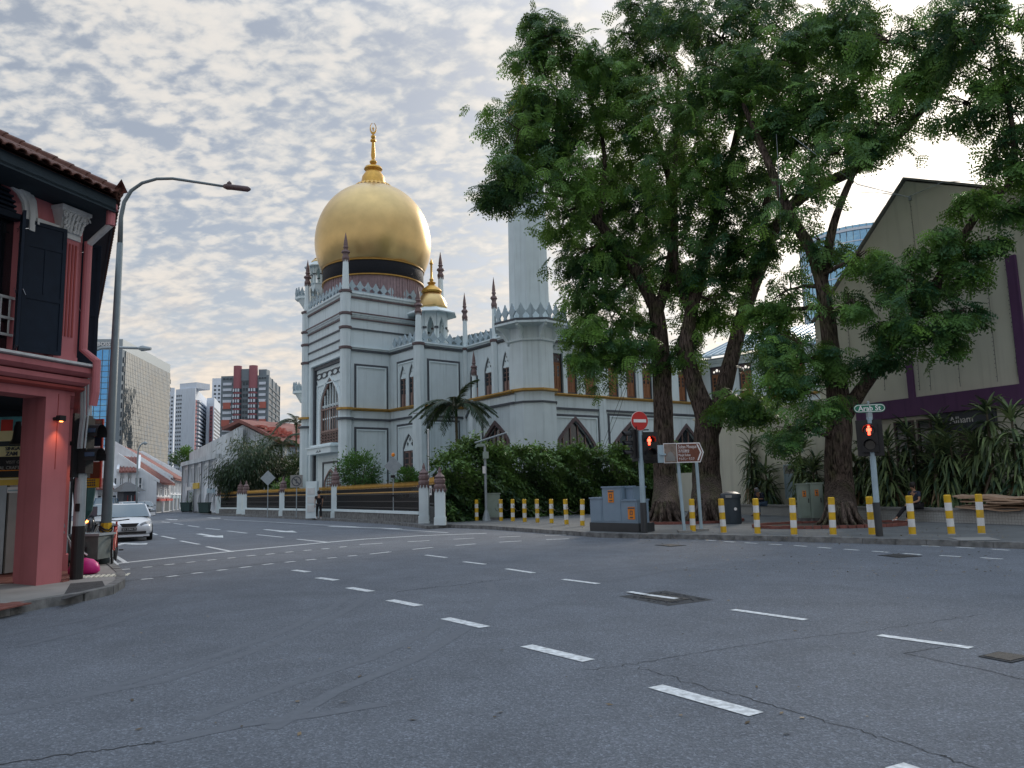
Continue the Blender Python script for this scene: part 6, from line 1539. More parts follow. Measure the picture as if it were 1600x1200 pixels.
def rots(dirs, roll=None):
    """matrices whose X axis follows dirs"""
    x = dirs/np.linalg.norm(dirs, axis=1, keepdims=True); up = np.tile([0, 0, 1.0], (len(x), 1))+NPR.normal(0, .25, x.shape)
    y = np.cross(up, x); y /= np.linalg.norm(y, axis=1, keepdims=True)+1e-9; z = np.cross(x, y)
    if roll is not None:
        c, s = np.cos(roll)[:, None], np.sin(roll)[:, None]; y, z = y*c+z*s, z*c-y*s
    return np.stack([x, y, z], axis=2)
def leaf_quad(p, d, n, l, w):
    p = np.array(p, float); d = np.array(d, float); d /= np.linalg.norm(d); s = np.cross(n, d); s /= np.linalg.norm(s)+1e-9
    return [p, p+d*l*.45+s*w/2, p+d*l, p+d*l*.45-s*w/2]
def spray_template(seed, n=5, ll=.165, lw=.068, L_=.75):
    r = np.random.default_rng(seed); V_ = []; F_ = []
    def add(q): F_.append([len(V_)+i for i in range(4)]); V_.extend(q)
    subs = [(0.0, 0.0, L_), (.15, .75, L_*.62), (.15, -.75, L_*.62), (.38, .6, L_*.55), (.38, -.6, L_*.55)]
    for s0, ang, ln in subs:
        base = np.array([s0*L_, 0, -.10*s0]); d = np.array([math.cos(ang), math.sin(ang), -.12])
        for i in range(n):
            t_ = (i+.8)/(n+.2); p = base+d*ln*t_+np.array([0, 0, -.35*(t_*ln)**2])
            for sg in (-1, 1):
                a = ang+sg*(1.05+r.uniform(-.15, .15)); dd = [math.cos(a), math.sin(a), -.45+r.uniform(-.2, .2)]
                add(leaf_quad(p, dd, [r.uniform(-.3, .3), r.uniform(-.3, .3), 1], ll*r.uniform(.8, 1.15), lw))
    return np.array(V_), np.array(F_)
SPR = [spray_template(i) for i in range(4)]
def bark_limb(b, pts, rads, seg=9, wob=.06, seed=0):
    rnd = random.Random(seed); P_ = []; R2 = []
    pts = [Vector(p) for p in pts]
    for i in range(len(pts)-1):
        n = 5
        for k in range(n):
            t_ = k/n; p0 = pts[max(i-1, 0)]; p1 = pts[i]; p2 = pts[i+1]; p3 = pts[min(i+2, len(pts)-1)]
            q = .5*((2*p1)+(p2-p0)*t_+(2*p0-5*p1+4*p2-p3)*t_*t_+(3*p1-p0-3*p2+p3)*t_**3)
            r = rads[i]+(rads[i+1]-rads[i])*t_; P_.append(q+Vector((rnd.uniform(-1, 1), rnd.uniform(-1, 1), 0))*r*wob); R2.append(r*rnd.uniform(.95, 1.06))
    P_.append(pts[-1]); R2.append(rads[-1]); b.tube(P_, R2, seg); return P_, R2
def big_tree(label, base, limbs, clumps, seed, flare=1.7, dens=1.0, ll=1.0, extra=()):
    """limbs: list of lists (u,v,Y,r); clumps (u,v,rpx,Y)"""
    rnd = random.Random(seed); npr = np.random.default_rng(seed)
    t_ = thing('rain_tree', base, label, 'tree')
    b = MB(); nodes = []
    for li, lb in enumerate(limbs):
        pts = [P(u, v, Y) for u, v, Y, r in lb]; rr_ = [r for *_, r in lb]
        if li == 0 : pts[0] = Vector(base)
        Pp, Rr = bark_limb(b, pts, rr_, 14 if li < 1 else 9, .05, seed+li); nodes += [(p, r) for p, r in zip(Pp, Rr)][3:]
    # root flare
    bx = Vector(base); r0 = limbs[0][0][3]
    for k in range(13):
        a = 2*math.pi*k/13+rnd.uniform(-.2, .2); d = Vector((math.cos(a), math.sin(a), 0)); L_ = rnd.uniform(.35, .7)*r0
        b.tube([bx+d*r0*.55+Vector((0, 0, 1.1*r0+.2)), bx+d*r0*.88+Vector((0, 0, .4*r0)), bx+d*(r0*.9+L_*.35)+Vector((0, 0, .12)), bx+d*(r0+L_)+Vector((0, 0, -.05))], [r0*.12, r0*.16, r0*.10, .03], 7)
    trunk = b.build('trunk', M['bark'], t_, smooth=True)
    dp = trunk.modifiers.new('bark', 'SUBSURF'); dp.levels = 1; dp.render_levels = 1
    # clumps
    pos = []; dr = []; ti = []; bt = MB()
    for ci, (u, v, rp, Y) in enumerate(clumps):
        c = P(u, v, Y); R0 = rp/F_PX*Y*1.02; tc_ = rnd.uniform(.1, .75)
        nd = min(nodes, key=lambda q: (q[0]-c).length+(.8 if q[0].z > c.z+.5 else 0)); st = nd[0]
        midp = st.lerp(c, .55)+Vector((rnd.uniform(-.3, .3), rnd.uniform(-.3, .3), rnd.uniform(.1, .5)))*R0*.5
        r_ = min(.11, nd[1]*.5); bt.tube([st, midp, c], [r_, r_*.6, .03], 6)
        # random sub clumps for an uneven outline
        nsub = max(3, int(5+rp/14)); subs = []
        for _ in range(nsub):
            v_ = Vector(npr.normal(0, 1, 3)); v_.normalize(); v_ *= R0*rnd.uniform(.35, .95); v_.y *= 1.25; s_ = c+v_
            subs.append((s_, R0*rnd.uniform(.28, .5))); bt.tube([c.lerp(midp, rnd.random()*.5), c.lerp(s_, .6)+Vector((0, 0, .15)), s_], [.035, .022, .008], 4)
        n = int(40*dens*(R0**2))+30
        for k in range(n):
            s_, rs = subs[rnd.randrange(nsub)]; q = Vector(npr.normal(0, .75, 3))*rs; p = s_+q
            out = (p-c); out.z = 0; out = out.normalized() if out.length > .01 else Vector((1, 0, 0))
            d = out*rnd.uniform(.25, 1)+Vector((npr.normal(0, .45), npr.normal(0, .45), rnd.uniform(-1.15, -.1))); pos.append(p); dr.append(d); ti.append(min(1, max(0, tc_+npr.normal(0, .2))))
    bt.build('branch', M['bark'], t_, smooth=True, kind='stuff')
    pos = np.array(pos); dr = np.array(dr); ti = np.array(ti); n = len(pos); tv = NPR.integers(0, 4, n)
    # one crown mesh out of four spray templates
    tv_all = []; 
    rt = rots(dr, NPR.normal(0, .5, n)); sc = NPR.uniform(.75, 1.2, n)*ll
    for q in range(4):
        k = tv == q; leaf_cloud('crown', SPR[q][0], SPR[q][1], pos[k], rt[k], sc[k], ti[k], M['leaf_tree'], t_)
    return t_, n
TOT = 0
Y1 = 35.1; b1 = G(1040, 816, PZ)
cl1 = [(826, 100, 34, 34), (836, 170, 40, 35.5), (860, 60, 42, 34), (905, 100, 48, 35), (842, 135, 48, 33), (808, 205, 55, 33), (792, 268, 34, 32), (850, 215, 62, 35), (800, 300, 38, 33), (925, 190, 62, 36), (880, 300, 55, 34), (950, 290, 62, 37), (912, 390, 42, 35), (955, 385, 52, 36), (928, 465, 46, 35), (912, 512, 30, 34), (965, 490, 52, 36), (945, 545, 36, 35), (1010, 420, 52, 37), (990, 160, 60, 37), (965, 110, 34, 36), (1000, 250, 70, 38), (1020, 340, 56, 37), (880, 345, 36, 36), (985, 545, 36, 34), (912, 562, 20, 34), (935, 100, 30, 34), (772, 300, 20, 32.5), (1060, 560, 26, 34.6), (845, 30, 22, 34)]
t1_, n = big_tree('leftmost of the three big street trees, its crown reaching over the minaret', b1,
    [[(1040, 816, Y1, .66), (1040, 760, Y1, .56), (1037, 690, Y1, .48), (1035, 600, Y1, .44), (1030, 520, Y1, .40), (1022, 470, Y1, .33)],
     [(1022, 480, Y1, .33), (995, 425, 35.3, .30), (945, 360, 35.5, .25), (900, 310, 35, .2), (850, 240, 34.5, .14), (815, 180, 34, .08)],
     [(1024, 500, Y1, .3), (1050, 400, 36, .26), (1050, 300, 36.5, .2), (1020, 200, 37, .14), (985, 120, 36.5, .07)],
     [(935, 350, 35.4, .16), (945, 250, 36, .12), (925, 160, 35.5, .08), (880, 80, 34.8, .04), (850, 60, 34.4, .02)],
     [(990, 430, 35.3, .14), (950, 470, 35, .1), (915, 500, 34.6, .05)]], cl1, 101, dens=1.3); TOT += n
Y2 = 34.1; b2 = G(1106, 816, PZ)
cl2 = [(1050, 55, 68, 35), (1125, 60, 80, 33), (1040, 160, 66, 34), (1120, 170, 78, 32), (1205, 100, 78, 31), (1085, 270, 70, 33), (1150, 300, 70, 34), (1205, 215, 66, 31), (1095, 385, 56, 34), (1050, 430, 44, 35), (1170, 385, 46, 33), (1270, 60, 72, 30), (1310, 140, 50, 29.5), (1146, 628, 26, 32.5), (1165, 630, 30, 32), (1010, 20, 40, 36), (1185, 15, 50, 33), (1320, 15, 56, 29), (1250, 175, 58, 30), (1115, 470, 40, 34), (1195, 628, 20, 31.6), (985, 60, 30, 36), (1380, 60, 44, 27), (1365, 190, 46, 28), (1420, 140, 46, 27), (1450, 70, 50, 26.5), (1140, 440, 36, 35), (1080, 520, 26, 35)]
t2_, n = big_tree('middle street tree with twin stems forking low behind the brown direction sign', b2,
    [[(1106, 816, Y2, .74), (1104, 760, Y2, .66), (1104, 700, Y2, .58), (1103, 650, Y2, .52), (1085, 600, Y2, .38), (1072, 545, Y2, .34), (1080, 490, Y2, .3), (1095, 430, Y2, .27), (1120, 330, 33.5, .22), (1150, 220, 33, .17), (1175, 90, 32.5, .1)],
     [(1108, 680, Y2, .48), (1130, 610, Y2, .40), (1148, 540, Y2, .37), (1165, 480, Y2, .36), (1190, 410, 33.8, .33), (1215, 350, 33, .29), (1262, 300, 31.5, .27), (1340, 262, 29.5, .24), (1420, 195, 28, .18), (1470, 130, 27, .11), (1520, 60, 26, .05)],
     [(1080, 500, Y2, .2), (1055, 400, 34.8, .17), (1055, 250, 35, .12), (1060, 120, 35, .06)],
     [(1190, 410, 33.8, .2), (1200, 300, 32.5, .16), (1225, 180, 31.5, .1), (1260, 70, 30.5, .05)]], cl2, 202, dens=1.3); TOT += n
Y3 = 28.9; b3 = G(1315, 821, PZ)
cl3 = [(1245, 310, 50, 29), (1300, 240, 56, 28), (1355, 215, 30, 27.5), (1225, 455, 48, 29.5), (1250, 535, 50, 28.5), (1222, 590, 42, 28), (1256, 612, 42, 27.5), (1235, 670, 32, 27.6), (1345, 400, 18, 27), (1385, 410, 25, 26.5), (1425, 450, 36, 26), (1455, 520, 31, 25.8), (1500, 490, 24, 25.5), (1515, 425, 27, 25.5), (1480, 375, 28, 25.6), (1520, 320, 33, 25.2), (1570, 330, 27, 25), (1545, 385, 18, 25.2), (1400, 520, 28, 26.5), (1362, 560, 14, 27.5), (1500, 55, 56, 25), (1545, 110, 62, 25), (1592, 50, 56, 24.5), (1585, 175, 46, 24.8), (1505, 165, 46, 25.4), (1565, 225, 30, 25), (1600, 255, 27, 24.8), (1195, 490, 38, 30), (1215, 540, 40, 29), (1280, 380, 30, 29), (1330, 470, 22, 27), (1420, 500, 25, 26), (1520, 10, 46, 25), (1300, 560, 22, 28.2), (1470, 450, 24, 25.7), (1440, 400, 18, 26)]
t3_, n = big_tree('rightmost street tree beside the Arab St sign, leaning branches crossing the gable', b3,
    [[(1315, 821, Y3, .60), (1312, 770, Y3, .54), (1309, 700, Y3, .48), (1312, 640, Y3, .44), (1300, 560, Y3, .33), (1290, 480, Y3, .29), (1272, 400, Y3, .25), (1232, 330, 29.2, .2), (1195, 240, 29.6, .15), (1160, 160, 30, .08)],
     [(1318, 650, Y3, .36), (1345, 610, 28.4, .27), (1378, 565, 27.8, .24), (1430, 495, 27, .2), (1480, 415, 26.2, .17), (1530, 330, 25.6, .14), (1575, 290, 25.2, .12), (1585, 230, 25, .1), (1570, 130, 25, .07), (1550, 40, 25, .03)],
     [(1284, 450, Y3, .2), (1300, 360, 28.6, .17), (1325, 290, 28.2, .13), (1360, 220, 27.8, .07)],
     [(1296, 590, Y3, .16), (1262, 560, 28.6, .12), (1235, 580, 28.2, .06)]], cl3, 303, ll=.92); TOT += n
print('sprays', TOT)
# brick ring beds at the tree feet
def ring(cx_, cy_, rx, ry, label, a0=0, n=52):
    r = thing('tree_ring', (cx_, cy_, PZ), label, 'planter'); me = MB().box(-.11, .11, -.05, .05, 0, .10).mesh('brick', M['brick_red']); rnd = random.Random(n)
    for i in range(n):
        a = 2*math.pi*i/n; place('brick', me, T(cx_+rx*math.cos(a), cy_+ry*math.sin(a), PZ+rnd.uniform(-.01, .01)) @ RZ(math.atan2(ry*math.cos(a), -rx*math.sin(a))+rnd.uniform(-.06, .06)), r)
    b = MB(); b.lathe([(1, 0), (1, .03)], 24, (0, 0)); b.v = [(cx_+x*rx*.95, cy_+y*ry*.95, PZ+z) for x, y, z in b.v]; b.build('soil', M['soil'], r)
ring(b1.x+.7, b1.y-.2, 2.3, 1.9, 'curved red brick edging round the feet of the two left street trees', n=64)
ring(b3.x-.4, b3.y-.1, 2.5, 1.6, 'curved red brick edging round the foot of the rightmost street tree', n=60)
# ---- hedge
def leaf1(l=.17, w=.075): return np.array(leaf_quad([0, 0, 0], [1, 0, -.1], [0, 0, 1], l, w)), np.array([[0, 1, 2, 3]])
HG = thing('hedge', (-1, 41, PZ), 'tall dense green hedge of broad leaves between the gate and the tree trunks', 'hedge')
hp = [Vector((-3.9, 38.6)), Vector((-2.6, 39.6)), Vector((.3, 42.6)), Vector((3.6, 45.0)), Vector((7.5, 46.2)), Vector((11, 47.5))]
hh_ = [2.9, 3.6, 3.3, 3.4, 3.3, 3.3]
seg_ = [(hp[i], hp[i+1], hh_[i], hh_[i+1]) for i in range(len(hp)-1)]; lens = np.array([(c-a).length for a, c, *_ in seg_]); pr = lens/lens.sum()
pos = []; dr = []; ti = []
NH = 36000
sidx = NPR.choice(len(seg_), NH, p=pr)
lump = [(random.uniform(0, 1), random.uniform(0, 1)) for _ in range(10)]
for si in sidx:
    a, c, h0, h1 = seg_[si]; t_ = NPR.random(); p = a.lerp(c, t_); h = h0+(h1-h0)*t_; d = (c-a).normalized(); nn2 = Vector((d.y, -d.x))
    q = NPR.random()
    sx = p.x*1.3; h += .22*math.sin(sx*1.7)+.15*math.sin(sx*4.1+1)
    z = h*NPR.random()**.85; bulge = .28*math.sin(z*2.3+sx*1.1)+.18*math.sin(z*5.1+sx*2.7)
    if q < .75: off = .75+bulge+NPR.normal(0, .12); dirn = Vector((nn2.x, nn2.y, 0))*.8+Vector((NPR.normal(0, .6), NPR.normal(0, .6), NPR.normal(-.45, .5)))
    else: off = NPR.uniform(-.6, .8); z = h+NPR.normal(0, .14)+(.35 if NPR.random() < .05 else 0); dirn = Vector((NPR.normal(0, .8), NPR.normal(0, .8)-.3, NPR.normal(.35, .5)))
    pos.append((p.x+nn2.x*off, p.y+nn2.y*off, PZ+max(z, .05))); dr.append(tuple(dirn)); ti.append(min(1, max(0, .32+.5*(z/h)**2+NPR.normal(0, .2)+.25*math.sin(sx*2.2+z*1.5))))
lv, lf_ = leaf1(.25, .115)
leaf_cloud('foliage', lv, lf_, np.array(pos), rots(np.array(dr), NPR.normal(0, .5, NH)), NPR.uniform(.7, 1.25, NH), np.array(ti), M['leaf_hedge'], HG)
# upright shoots above the hedge top
pos = []; dr = []; ti = []
for k in range(150):
    si = NPR.choice(len(seg_), p=pr); a, c, h0, h1 = seg_[si]; t_ = NPR.random(); p = a.lerp(c, t_); d = (c-a).normalized(); off = NPR.uniform(-.5, .8); bx_ = Vector((p.x+d.y*off, p.y-d.x*off, PZ+h0+(h1-h0)*t_)); L_ = NPR.uniform(.25, .8); ln = Vector((NPR.normal(0, .3), NPR.normal(0, .3), 1)).normalized()
    for j in range(14): pos.append(tuple(bx_+ln*L_*j/13)); a_ = NPR.uniform(0, 6.28); dr.append((math.cos(a_), math.sin(a_), NPR.uniform(-.3, .7))); ti.append(NPR.uniform(.5, 1))
leaf_cloud('shoots', lv, lf_, np.array(pos), rots(np.array(dr)), NPR.uniform(.7, 1.1, len(pos)), np.array(ti), M['leaf_hedge'], HG)
b = MB(); b.sweep([(-.55, PZ), (.3, PZ), (.3, 2.2), (-.3, 2.5)], hp); M['hedge_core'] = mat('hedge_core', (.012, .02, .01), .95, .4, 6, .6, 9); b.build('stems', M['hedge_core'], HG)  # solid dark core added inside the leaves so no light comes through
# ---- round bushes and small trees
def bush(name, label, c, R, n, trunk_z, mt='leaf_bush', ll=.22, lw=.085, flat=.8, cat='tree', droop=0.0, seed=5, up=.4):
    npr = np.random.default_rng(seed); r = thing(name, (c[0], c[1], PZ), label, cat)
    b = MB(); cc = Vector(c)
    for k in range(5):
        a = k*1.3; b.tube([(c[0], c[1], trunk_z), (c[0]+.1*math.cos(a), c[1]+.1*math.sin(a), (trunk_z+cc.z)/2), (c[0]+R*.55*math.cos(a), c[1]+R*.55*math.sin(a), cc.z+R*.2)], [.09, .06, .02], 6)
    b.build('trunk', M['stem'], r)
    cl = [Vector(npr.normal(0, 1, 3)).normalized()*R*npr.uniform(.45, .85) for _ in range(26)]
    pos = []; dr = []; ti = []
    for k in range(n):
        s_ = cl[npr.integers(0, 26)]; p = s_+Vector(npr.normal(0, .19, 3))*R; p.z *= flat
        if p.length > R*1.15: continue
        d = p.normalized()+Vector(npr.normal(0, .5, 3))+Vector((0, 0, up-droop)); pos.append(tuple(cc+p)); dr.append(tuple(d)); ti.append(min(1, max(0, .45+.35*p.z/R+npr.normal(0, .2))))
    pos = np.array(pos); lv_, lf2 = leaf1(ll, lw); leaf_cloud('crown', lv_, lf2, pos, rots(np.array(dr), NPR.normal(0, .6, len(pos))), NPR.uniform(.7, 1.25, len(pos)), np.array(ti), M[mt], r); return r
bush('small_tree', 'small rounded tree behind the spiked fence right of the mosque door', P(563, 737, 55), 1.85, 5200, PZ, seed=6)
bush('small_tree', 'small bright green bush behind the fence left of the mosque tower', P(447, 770, 63.5), 1.35, 3200, PZ, seed=7)
bush('small_tree', 'dark small shrub behind the fence, between the warning sign and hedge pier', P(634, 748, 47), .85, 1500, PZ, seed=8)
bush('weeping_tree', 'dark drooping tree in front of the stained shophouse gable', P(382, 728, 72), 3.3, 14000, PZ, 'leaf_palm', .42, .07, .9, droop=1.6, seed=9, up=0)
bush('small_tree', 'dark foliage mass between the drooping tree and the mosque tower', P(424, 722, 76), 3.0, 9000, PZ, 'leaf_palm', .40, .09, .8, droop=1.0, seed=10, up=0)
bush('small_tree', 'wild shrub sprouting at the far end of the stained shophouse parapet', P(287, 716, 108), 1.7, 1800, 6.0, 'leaf_bush', .35, .14, .9, seed=12, cat='shrub')
bush('small_tree', 'leafy creeper growing up by the bins under the stained shophouse', P(309, 785, 90), 1.1, 1500, PZ, 'leaf_bush', .28, .11, 1.5, seed=13, cat='shrub')
bush('small_tree', 'dark tree just left of the mosque portal behind the fence', P(466, 742, 72), 2.0, 4500, PZ, 'leaf_palm', .3, .1, 1.0, seed=14)
# ---- palms
def frond_mesh(L_=2.6, drop=1.1, n=34, ll=.55, seed=0, name='frond', w=.045):
    npr = np.random.default_rng(seed); V_ = []; F_ = []
    def pt(t_): return np.array([L_*t_*(1-.12*t_), 0, .55*L_*t_*(.9-t_)-drop*.5*t_**2.2])
    for i in range(n):
        t_ = .12+.86*i/n; p = pt(t_); d = pt(min(1, t_+.02))-p; d /= np.linalg.norm(d)
        l = ll*(math.sin(math.pi*min(1, .15+t_*.82))**.6)*npr.uniform(.85, 1.1)
        for sg in (-1, 1):
            dd = d*.75+np.array([0, sg*.8, -.35+npr.uniform(-.25, .25)]); dd /= np.linalg.norm(dd); k = len(V_)
            s_ = np.cross(dd, [0, 0, 1]); s_ /= np.linalg.norm(s_); q = p+dd*l*.55; e = p+dd*l+np.array([0, 0, -.16*l])
            V_ += [p+s_*w*.4, q+s_*w/2, e, q-s_*w/2, p-s_*w*.4]; F_ += [[k, k+1, k+3, k+4], [k+1, k+2, k+3]]
    m_ = MB(); m_.add([tuple(v) for v in V_], [tuple(f) for f in F_]); m_.cur = 1; m_.tube([tuple(pt(t_)) for t_ in np.linspace(0, 1, 9)], list(np.linspace(.035, .006, 9)), 5)
    me = m_.mesh(name, [M['leaf_palm'], M['stem']]); at = me.attributes.new('tint', 'FLOAT', 'POINT'); at.data.foreach_set('value', list(npr.uniform(.1, .7, len(me.vertices)))); return me
FR = [frond_mesh(2.7, 1.5, 40, .6, 1, w=.055), frond_mesh(2.4, 2.6, 38, .62, 2, w=.055), frond_mesh(2.2, .5, 36, .5, 3, w=.055)]
def palm(label, c, zc, k=1.0, nf=12, seed=0, tr=.1, gz=PZ):
    rnd = random.Random(seed); r = thing('palm_tree', (c[0], c[1], gz), label, 'palm'); b = MB()
    b.tube([(c[0], c[1], gz), (c[0]+.04, c[1], gz+(zc-gz)*.5), (c[0], c[1], zc)], [tr*1.3, tr, tr*.9], 10); 
    for i in range(12): z = gz+(zc-gz)*i/12; b.lathe([(tr*1.02, z), (tr*1.14, z+.02), (tr*1.02, z+.04)], 10, (c[0], c[1]))
    b.build('trunk', M['stem'], r)
    b = MB(); b.tube([(c[0], c[1], zc-.1), (c[0], c[1], zc+.5*k)], [tr*1.1, tr*.5], 8); b.build('crown_shaft', M['leaf_bush'], r)
    for i in range(nf):
        a = 2*math.pi*i/nf+rnd.uniform(-.25, .25); el = rnd.choice((0, 1, 1, 2)); ti_ = rnd.uniform(-.15, .35) if el else rnd.uniform(-.5, 0)
        place('frond', FR[el], T(c[0], c[1], zc+.35*k) @ RZ(a) @ RY(-.15-rnd.uniform(-.2, .35)*(1 if el != 2 else 3)) @ S3(k*rnd.uniform(.85, 1.1)), r)
    return r
pc_ = P(713, 662, 50.5); palm('feathery palm in front of the mosque wall above the left end of the hedge', (pc_.x, pc_.y), pc_.z+.55, 1.25, 19, 4)
pc_ = P(463, 668, 80); palm('palm with drooping fronds peeping out left of the mosque tower', (pc_.x, pc_.y), pc_.z, 1.1, 11, 5)
pc_ = P(440, 705, 74); palm('dark palm crowded beside the drooping tree, left of the mosque tower', (pc_.x, pc_.y), pc_.z, 1.3, 12, 6)
# ---- dracaenas: long arching leaves, one by one
def drac_leaf(seed, L_=.8, drop=.5):
    npr = np.random.default_rng(seed); V_ = []; F_ = []; n = 5
    for i in range(n+1):
        t_ = i/n; w = .085*math.sin(math.pi*min(.98, .12+.86*t_))**.7*.5; x = L_*t_*(1-.25*drop*t_); z = .34*t_-drop*t_**2*.95
        V_ += [(x, -w, z+.01), (x, 0, z-.012), (x, w, z+.01)]
    for i in range(n): k = 3*i; F_ += [(k, k+1, k+4, k+3), (k+1, k+2, k+5, k+4)]
    return V_, F_
DL = []
for q, (dp_, mtn) in enumerate(((.25, 'leaf_drac'), (.6, 'leaf_drac'), (.95, 'leaf_drac'), (1.15, 'leaf_dry'))):
    for tint_ in (.15, .5, .9):
        V_, F_ = drac_leaf(q, .72 if q < 3 else .6, dp_); m_ = MB(); m_.add(V_, F_); me = m_.mesh('leaf', M[mtn], smooth=True); at = me.attributes.new('tint', 'FLOAT', 'POINT'); at.data.foreach_set('value', [tint_]*len(me.vertices)); DL.append(me)
def dracaena(label, x, y, z0, z1, seed, levels=None, R=1.0, group=None, cols=1):
    rnd = random.Random(seed); r = thing('dracaena', (x, y, z0), label, 'plant', group); b = MB()
    H_ = z1-z0; lv = levels or max(3, int(H_/.42))
    st = []
    for c in range(cols):
        ox, oy = (rnd.uniform(-.3, .3), rnd.uniform(-.25, .25)) if cols > 1 else (0, 0); zt = z1-(rnd.uniform(.2, .9) if c else 0); st.append((x+ox, y+oy, zt)); b.tube([(x+ox*.3, y+oy*.3, z0-.1), (x+ox, y+oy, zt)], [.05, .035], 6)
    b.build('stem', M['stem'], r); cnt = 0
    per = int(270/(lv*cols))
    for (sx, sy, zt) in st:
        for l in range(lv):
            f = l/(lv-1); z = z0+.15+(zt-z0-.15)*f
            for i in range(min(per, 30)):
                if cnt >= 295: break
                a = rnd.uniform(0, 2*math.pi); 
                if f > .9: q = rnd.choice((0, 0, 1))
                elif f > .35: q = rnd.choice((1, 2, 2))
                else: q = rnd.choice((1, 2, 2, 3))
                place('leaf', DL[q*3+rnd.choice((0, 0, 1, 1, 2))], T(sx, sy, z+rnd.uniform(-.2, .2)) @ RZ(a) @ RY(rnd.uniform(-.9, .1) if f > .9 else rnd.uniform(-.35, .5)) @ RX(rnd.uniform(-.3, .3)) @ S3(rnd.uniform(.75, 1.15)*R), r); cnt += 1
    return r
zg_ = .5
dl = [(1392, 690, 28.9, 'dracaena shrub just right of the Arab St signal pole'), (1418, 672, 29.2, 'dracaena shrub behind the man in navy, its top under the purple band'), (1446, 700, 27.6, 'short dracaena shrub right of the seated man in navy'), (1462, 662, 28.4, 'tall dracaena below the dark shop sign, left half'), (1487, 690, 27.0, 'middle dracaena shrub in front of the dark shop sign'),
      (1368, 705, 30.0, 'dracaena shrub hidden behind the Arab St signal pole'), (1541, 638, 25.9, 'tallest dracaena with pale leaf tips at the right'), (1580, 650, 25.0, 'dracaena column at the right edge of the view'), (1520, 690, 26.4, 'shorter dracaena to the left of the tallest column'), (1343, 700, 31.5, 'dracaena shrub touching the rightmost tree trunk'), (1607, 655, 24.6, 'dracaena cut off by the right edge of the photo')]
for i, (u, v, Y, lb) in enumerate(dl):
    p = P(u, v, Y+.6); dracaena(lb, p.x, p.y, zg_, p.z-.1, 60+i, R=1.12, cols=2 if i not in (6, 7) else 1)
for i, (u, v, Y, lb) in enumerate([(1176, 695, 38.0, 'dracaena clump right of the middle tree, above the green bin'), (1196, 735, 36.8, 'lower dracaena clump behind the hooded seated person'), (1256, 700, 34.5, 'upper dracaena behind the twin grey cabinets'), (1277, 725, 33.2, 'dracaena between the grey cabinets and the rightmost trunk')]):
    p = P(u, v, Y+.6); dracaena(lb, p.x, p.y, .3, p.z-.1, 80+i, R=1.15, cols=2)
# ------------------------------------------------------------------ bollards
def make_bollard(p, label, group):
    t_ = thing('bollard', (p.x, p.y, PZ), label, 'bollard', group)
    Mx = wmat(t_); h = 1.03; n = 5; r = .088
    for i in range(n):
        b = MB(Mx); b.lathe([(r, h*i/n), (r, h*(i+1)/n)] if i < n-1 else [(r, h*i/n), (r, h-.02), (r-.02, h), (.001, h)], 16); b.build('yellow_band' if i % 2 == 0 else 'white_band', M['yellow' if i % 2 == 0 else 'bollard_white'], t_, smooth=40)
    b = MB(Mx); b.lathe([(r+.03, -.01), (r+.01, .02)], 16); b.build('foot', M['concrete'], t_); return t_
bl = [(745, 815, 'leftmost bollard of the row, standing alone by the camera pole'), (783, 815.5, 'bollard just right of the pale green cabinet'), (801.5, 816, 'second bollard right of the pale green cabinet'), (820, 817, 'third bollard right of the pale green cabinet'), (840, 818, 'fourth bollard right of the cabinet, mid hedge'), (862, 819, 'bollard before the last two left of the blue-grey cabinets'), (885.5, 821, 'next to last bollard left of the blue-grey cabinets'), (910, 823, 'bollard right against the left side of the blue-grey cabinets'),
      (1083, 832, 'bollard standing in front of the brown direction sign posts'), (1131, 834, 'bollard overlapping the left edge of the dark litter bin'), (1184, 835.5, 'bollard in front of the hooded seated person'), (1241, 837, 'bollard left of the twin grey cabinets'), (1302, 837, 'bollard in front of the rightmost tree trunk'), (1363, 837, 'bollard touching the Arab St signal pole'), (1426, 836.5, 'bollard in front of the seated man in navy'), (1487, 836, 'next to last bollard at the right, by bare planter wall'), (1534, 835, 'rightmost bollard, before the pile of cardboard')]
B0 = None; bp = []
rnd = random.Random(77)
for u, v, lb in bl:
    p = G(u, v-1.0, PZ); bp.append(p)
    if B0 is None: B0 = make_bollard(p, lb, 'yellow and white bollards along the kerb')
    else: dup(B0, T(p.x, p.y, PZ) @ RZ(rnd.uniform(0, 6)) @ RY(rnd.uniform(-.04, .04)), lb)
def chain(a, c, sag, label):
    b = MB(); pts = [a.lerp(c, t_)-Vector((0, 0, sag*4*t_*(1-t_))) for t_ in np.linspace(0, 1, 13)]
    for i, (p, q) in enumerate(zip(pts[:-1], pts[1:])): b.tube([p, q], .011, 5)
    tag(b.build('barrier_chain', M['iron']), label, 'chain', 'chains hung between bollards', None)
nm = ['just right of the pale green cabinet', 'second to the right of the pale green cabinet', 'third to the right of the pale green cabinet', 'fourth, in front of the hedge middle', 'fifth, in front of the hedge', 'sixth, before the blue-grey cabinets', 'touching the blue-grey cabinets']
for i in range(1, 7): chain(bp[i]+Vector((0, 0, .8)), bp[i+1]+Vector((0, 0, .8)), .3, 'sagging chain between bollards, '+nm[i-1])
chain(bp[0]+Vector((.9, .2, .6)), bp[1]+Vector((0, 0, .85)), .25, 'sagging chain from the camera pole to the bollard right of it')
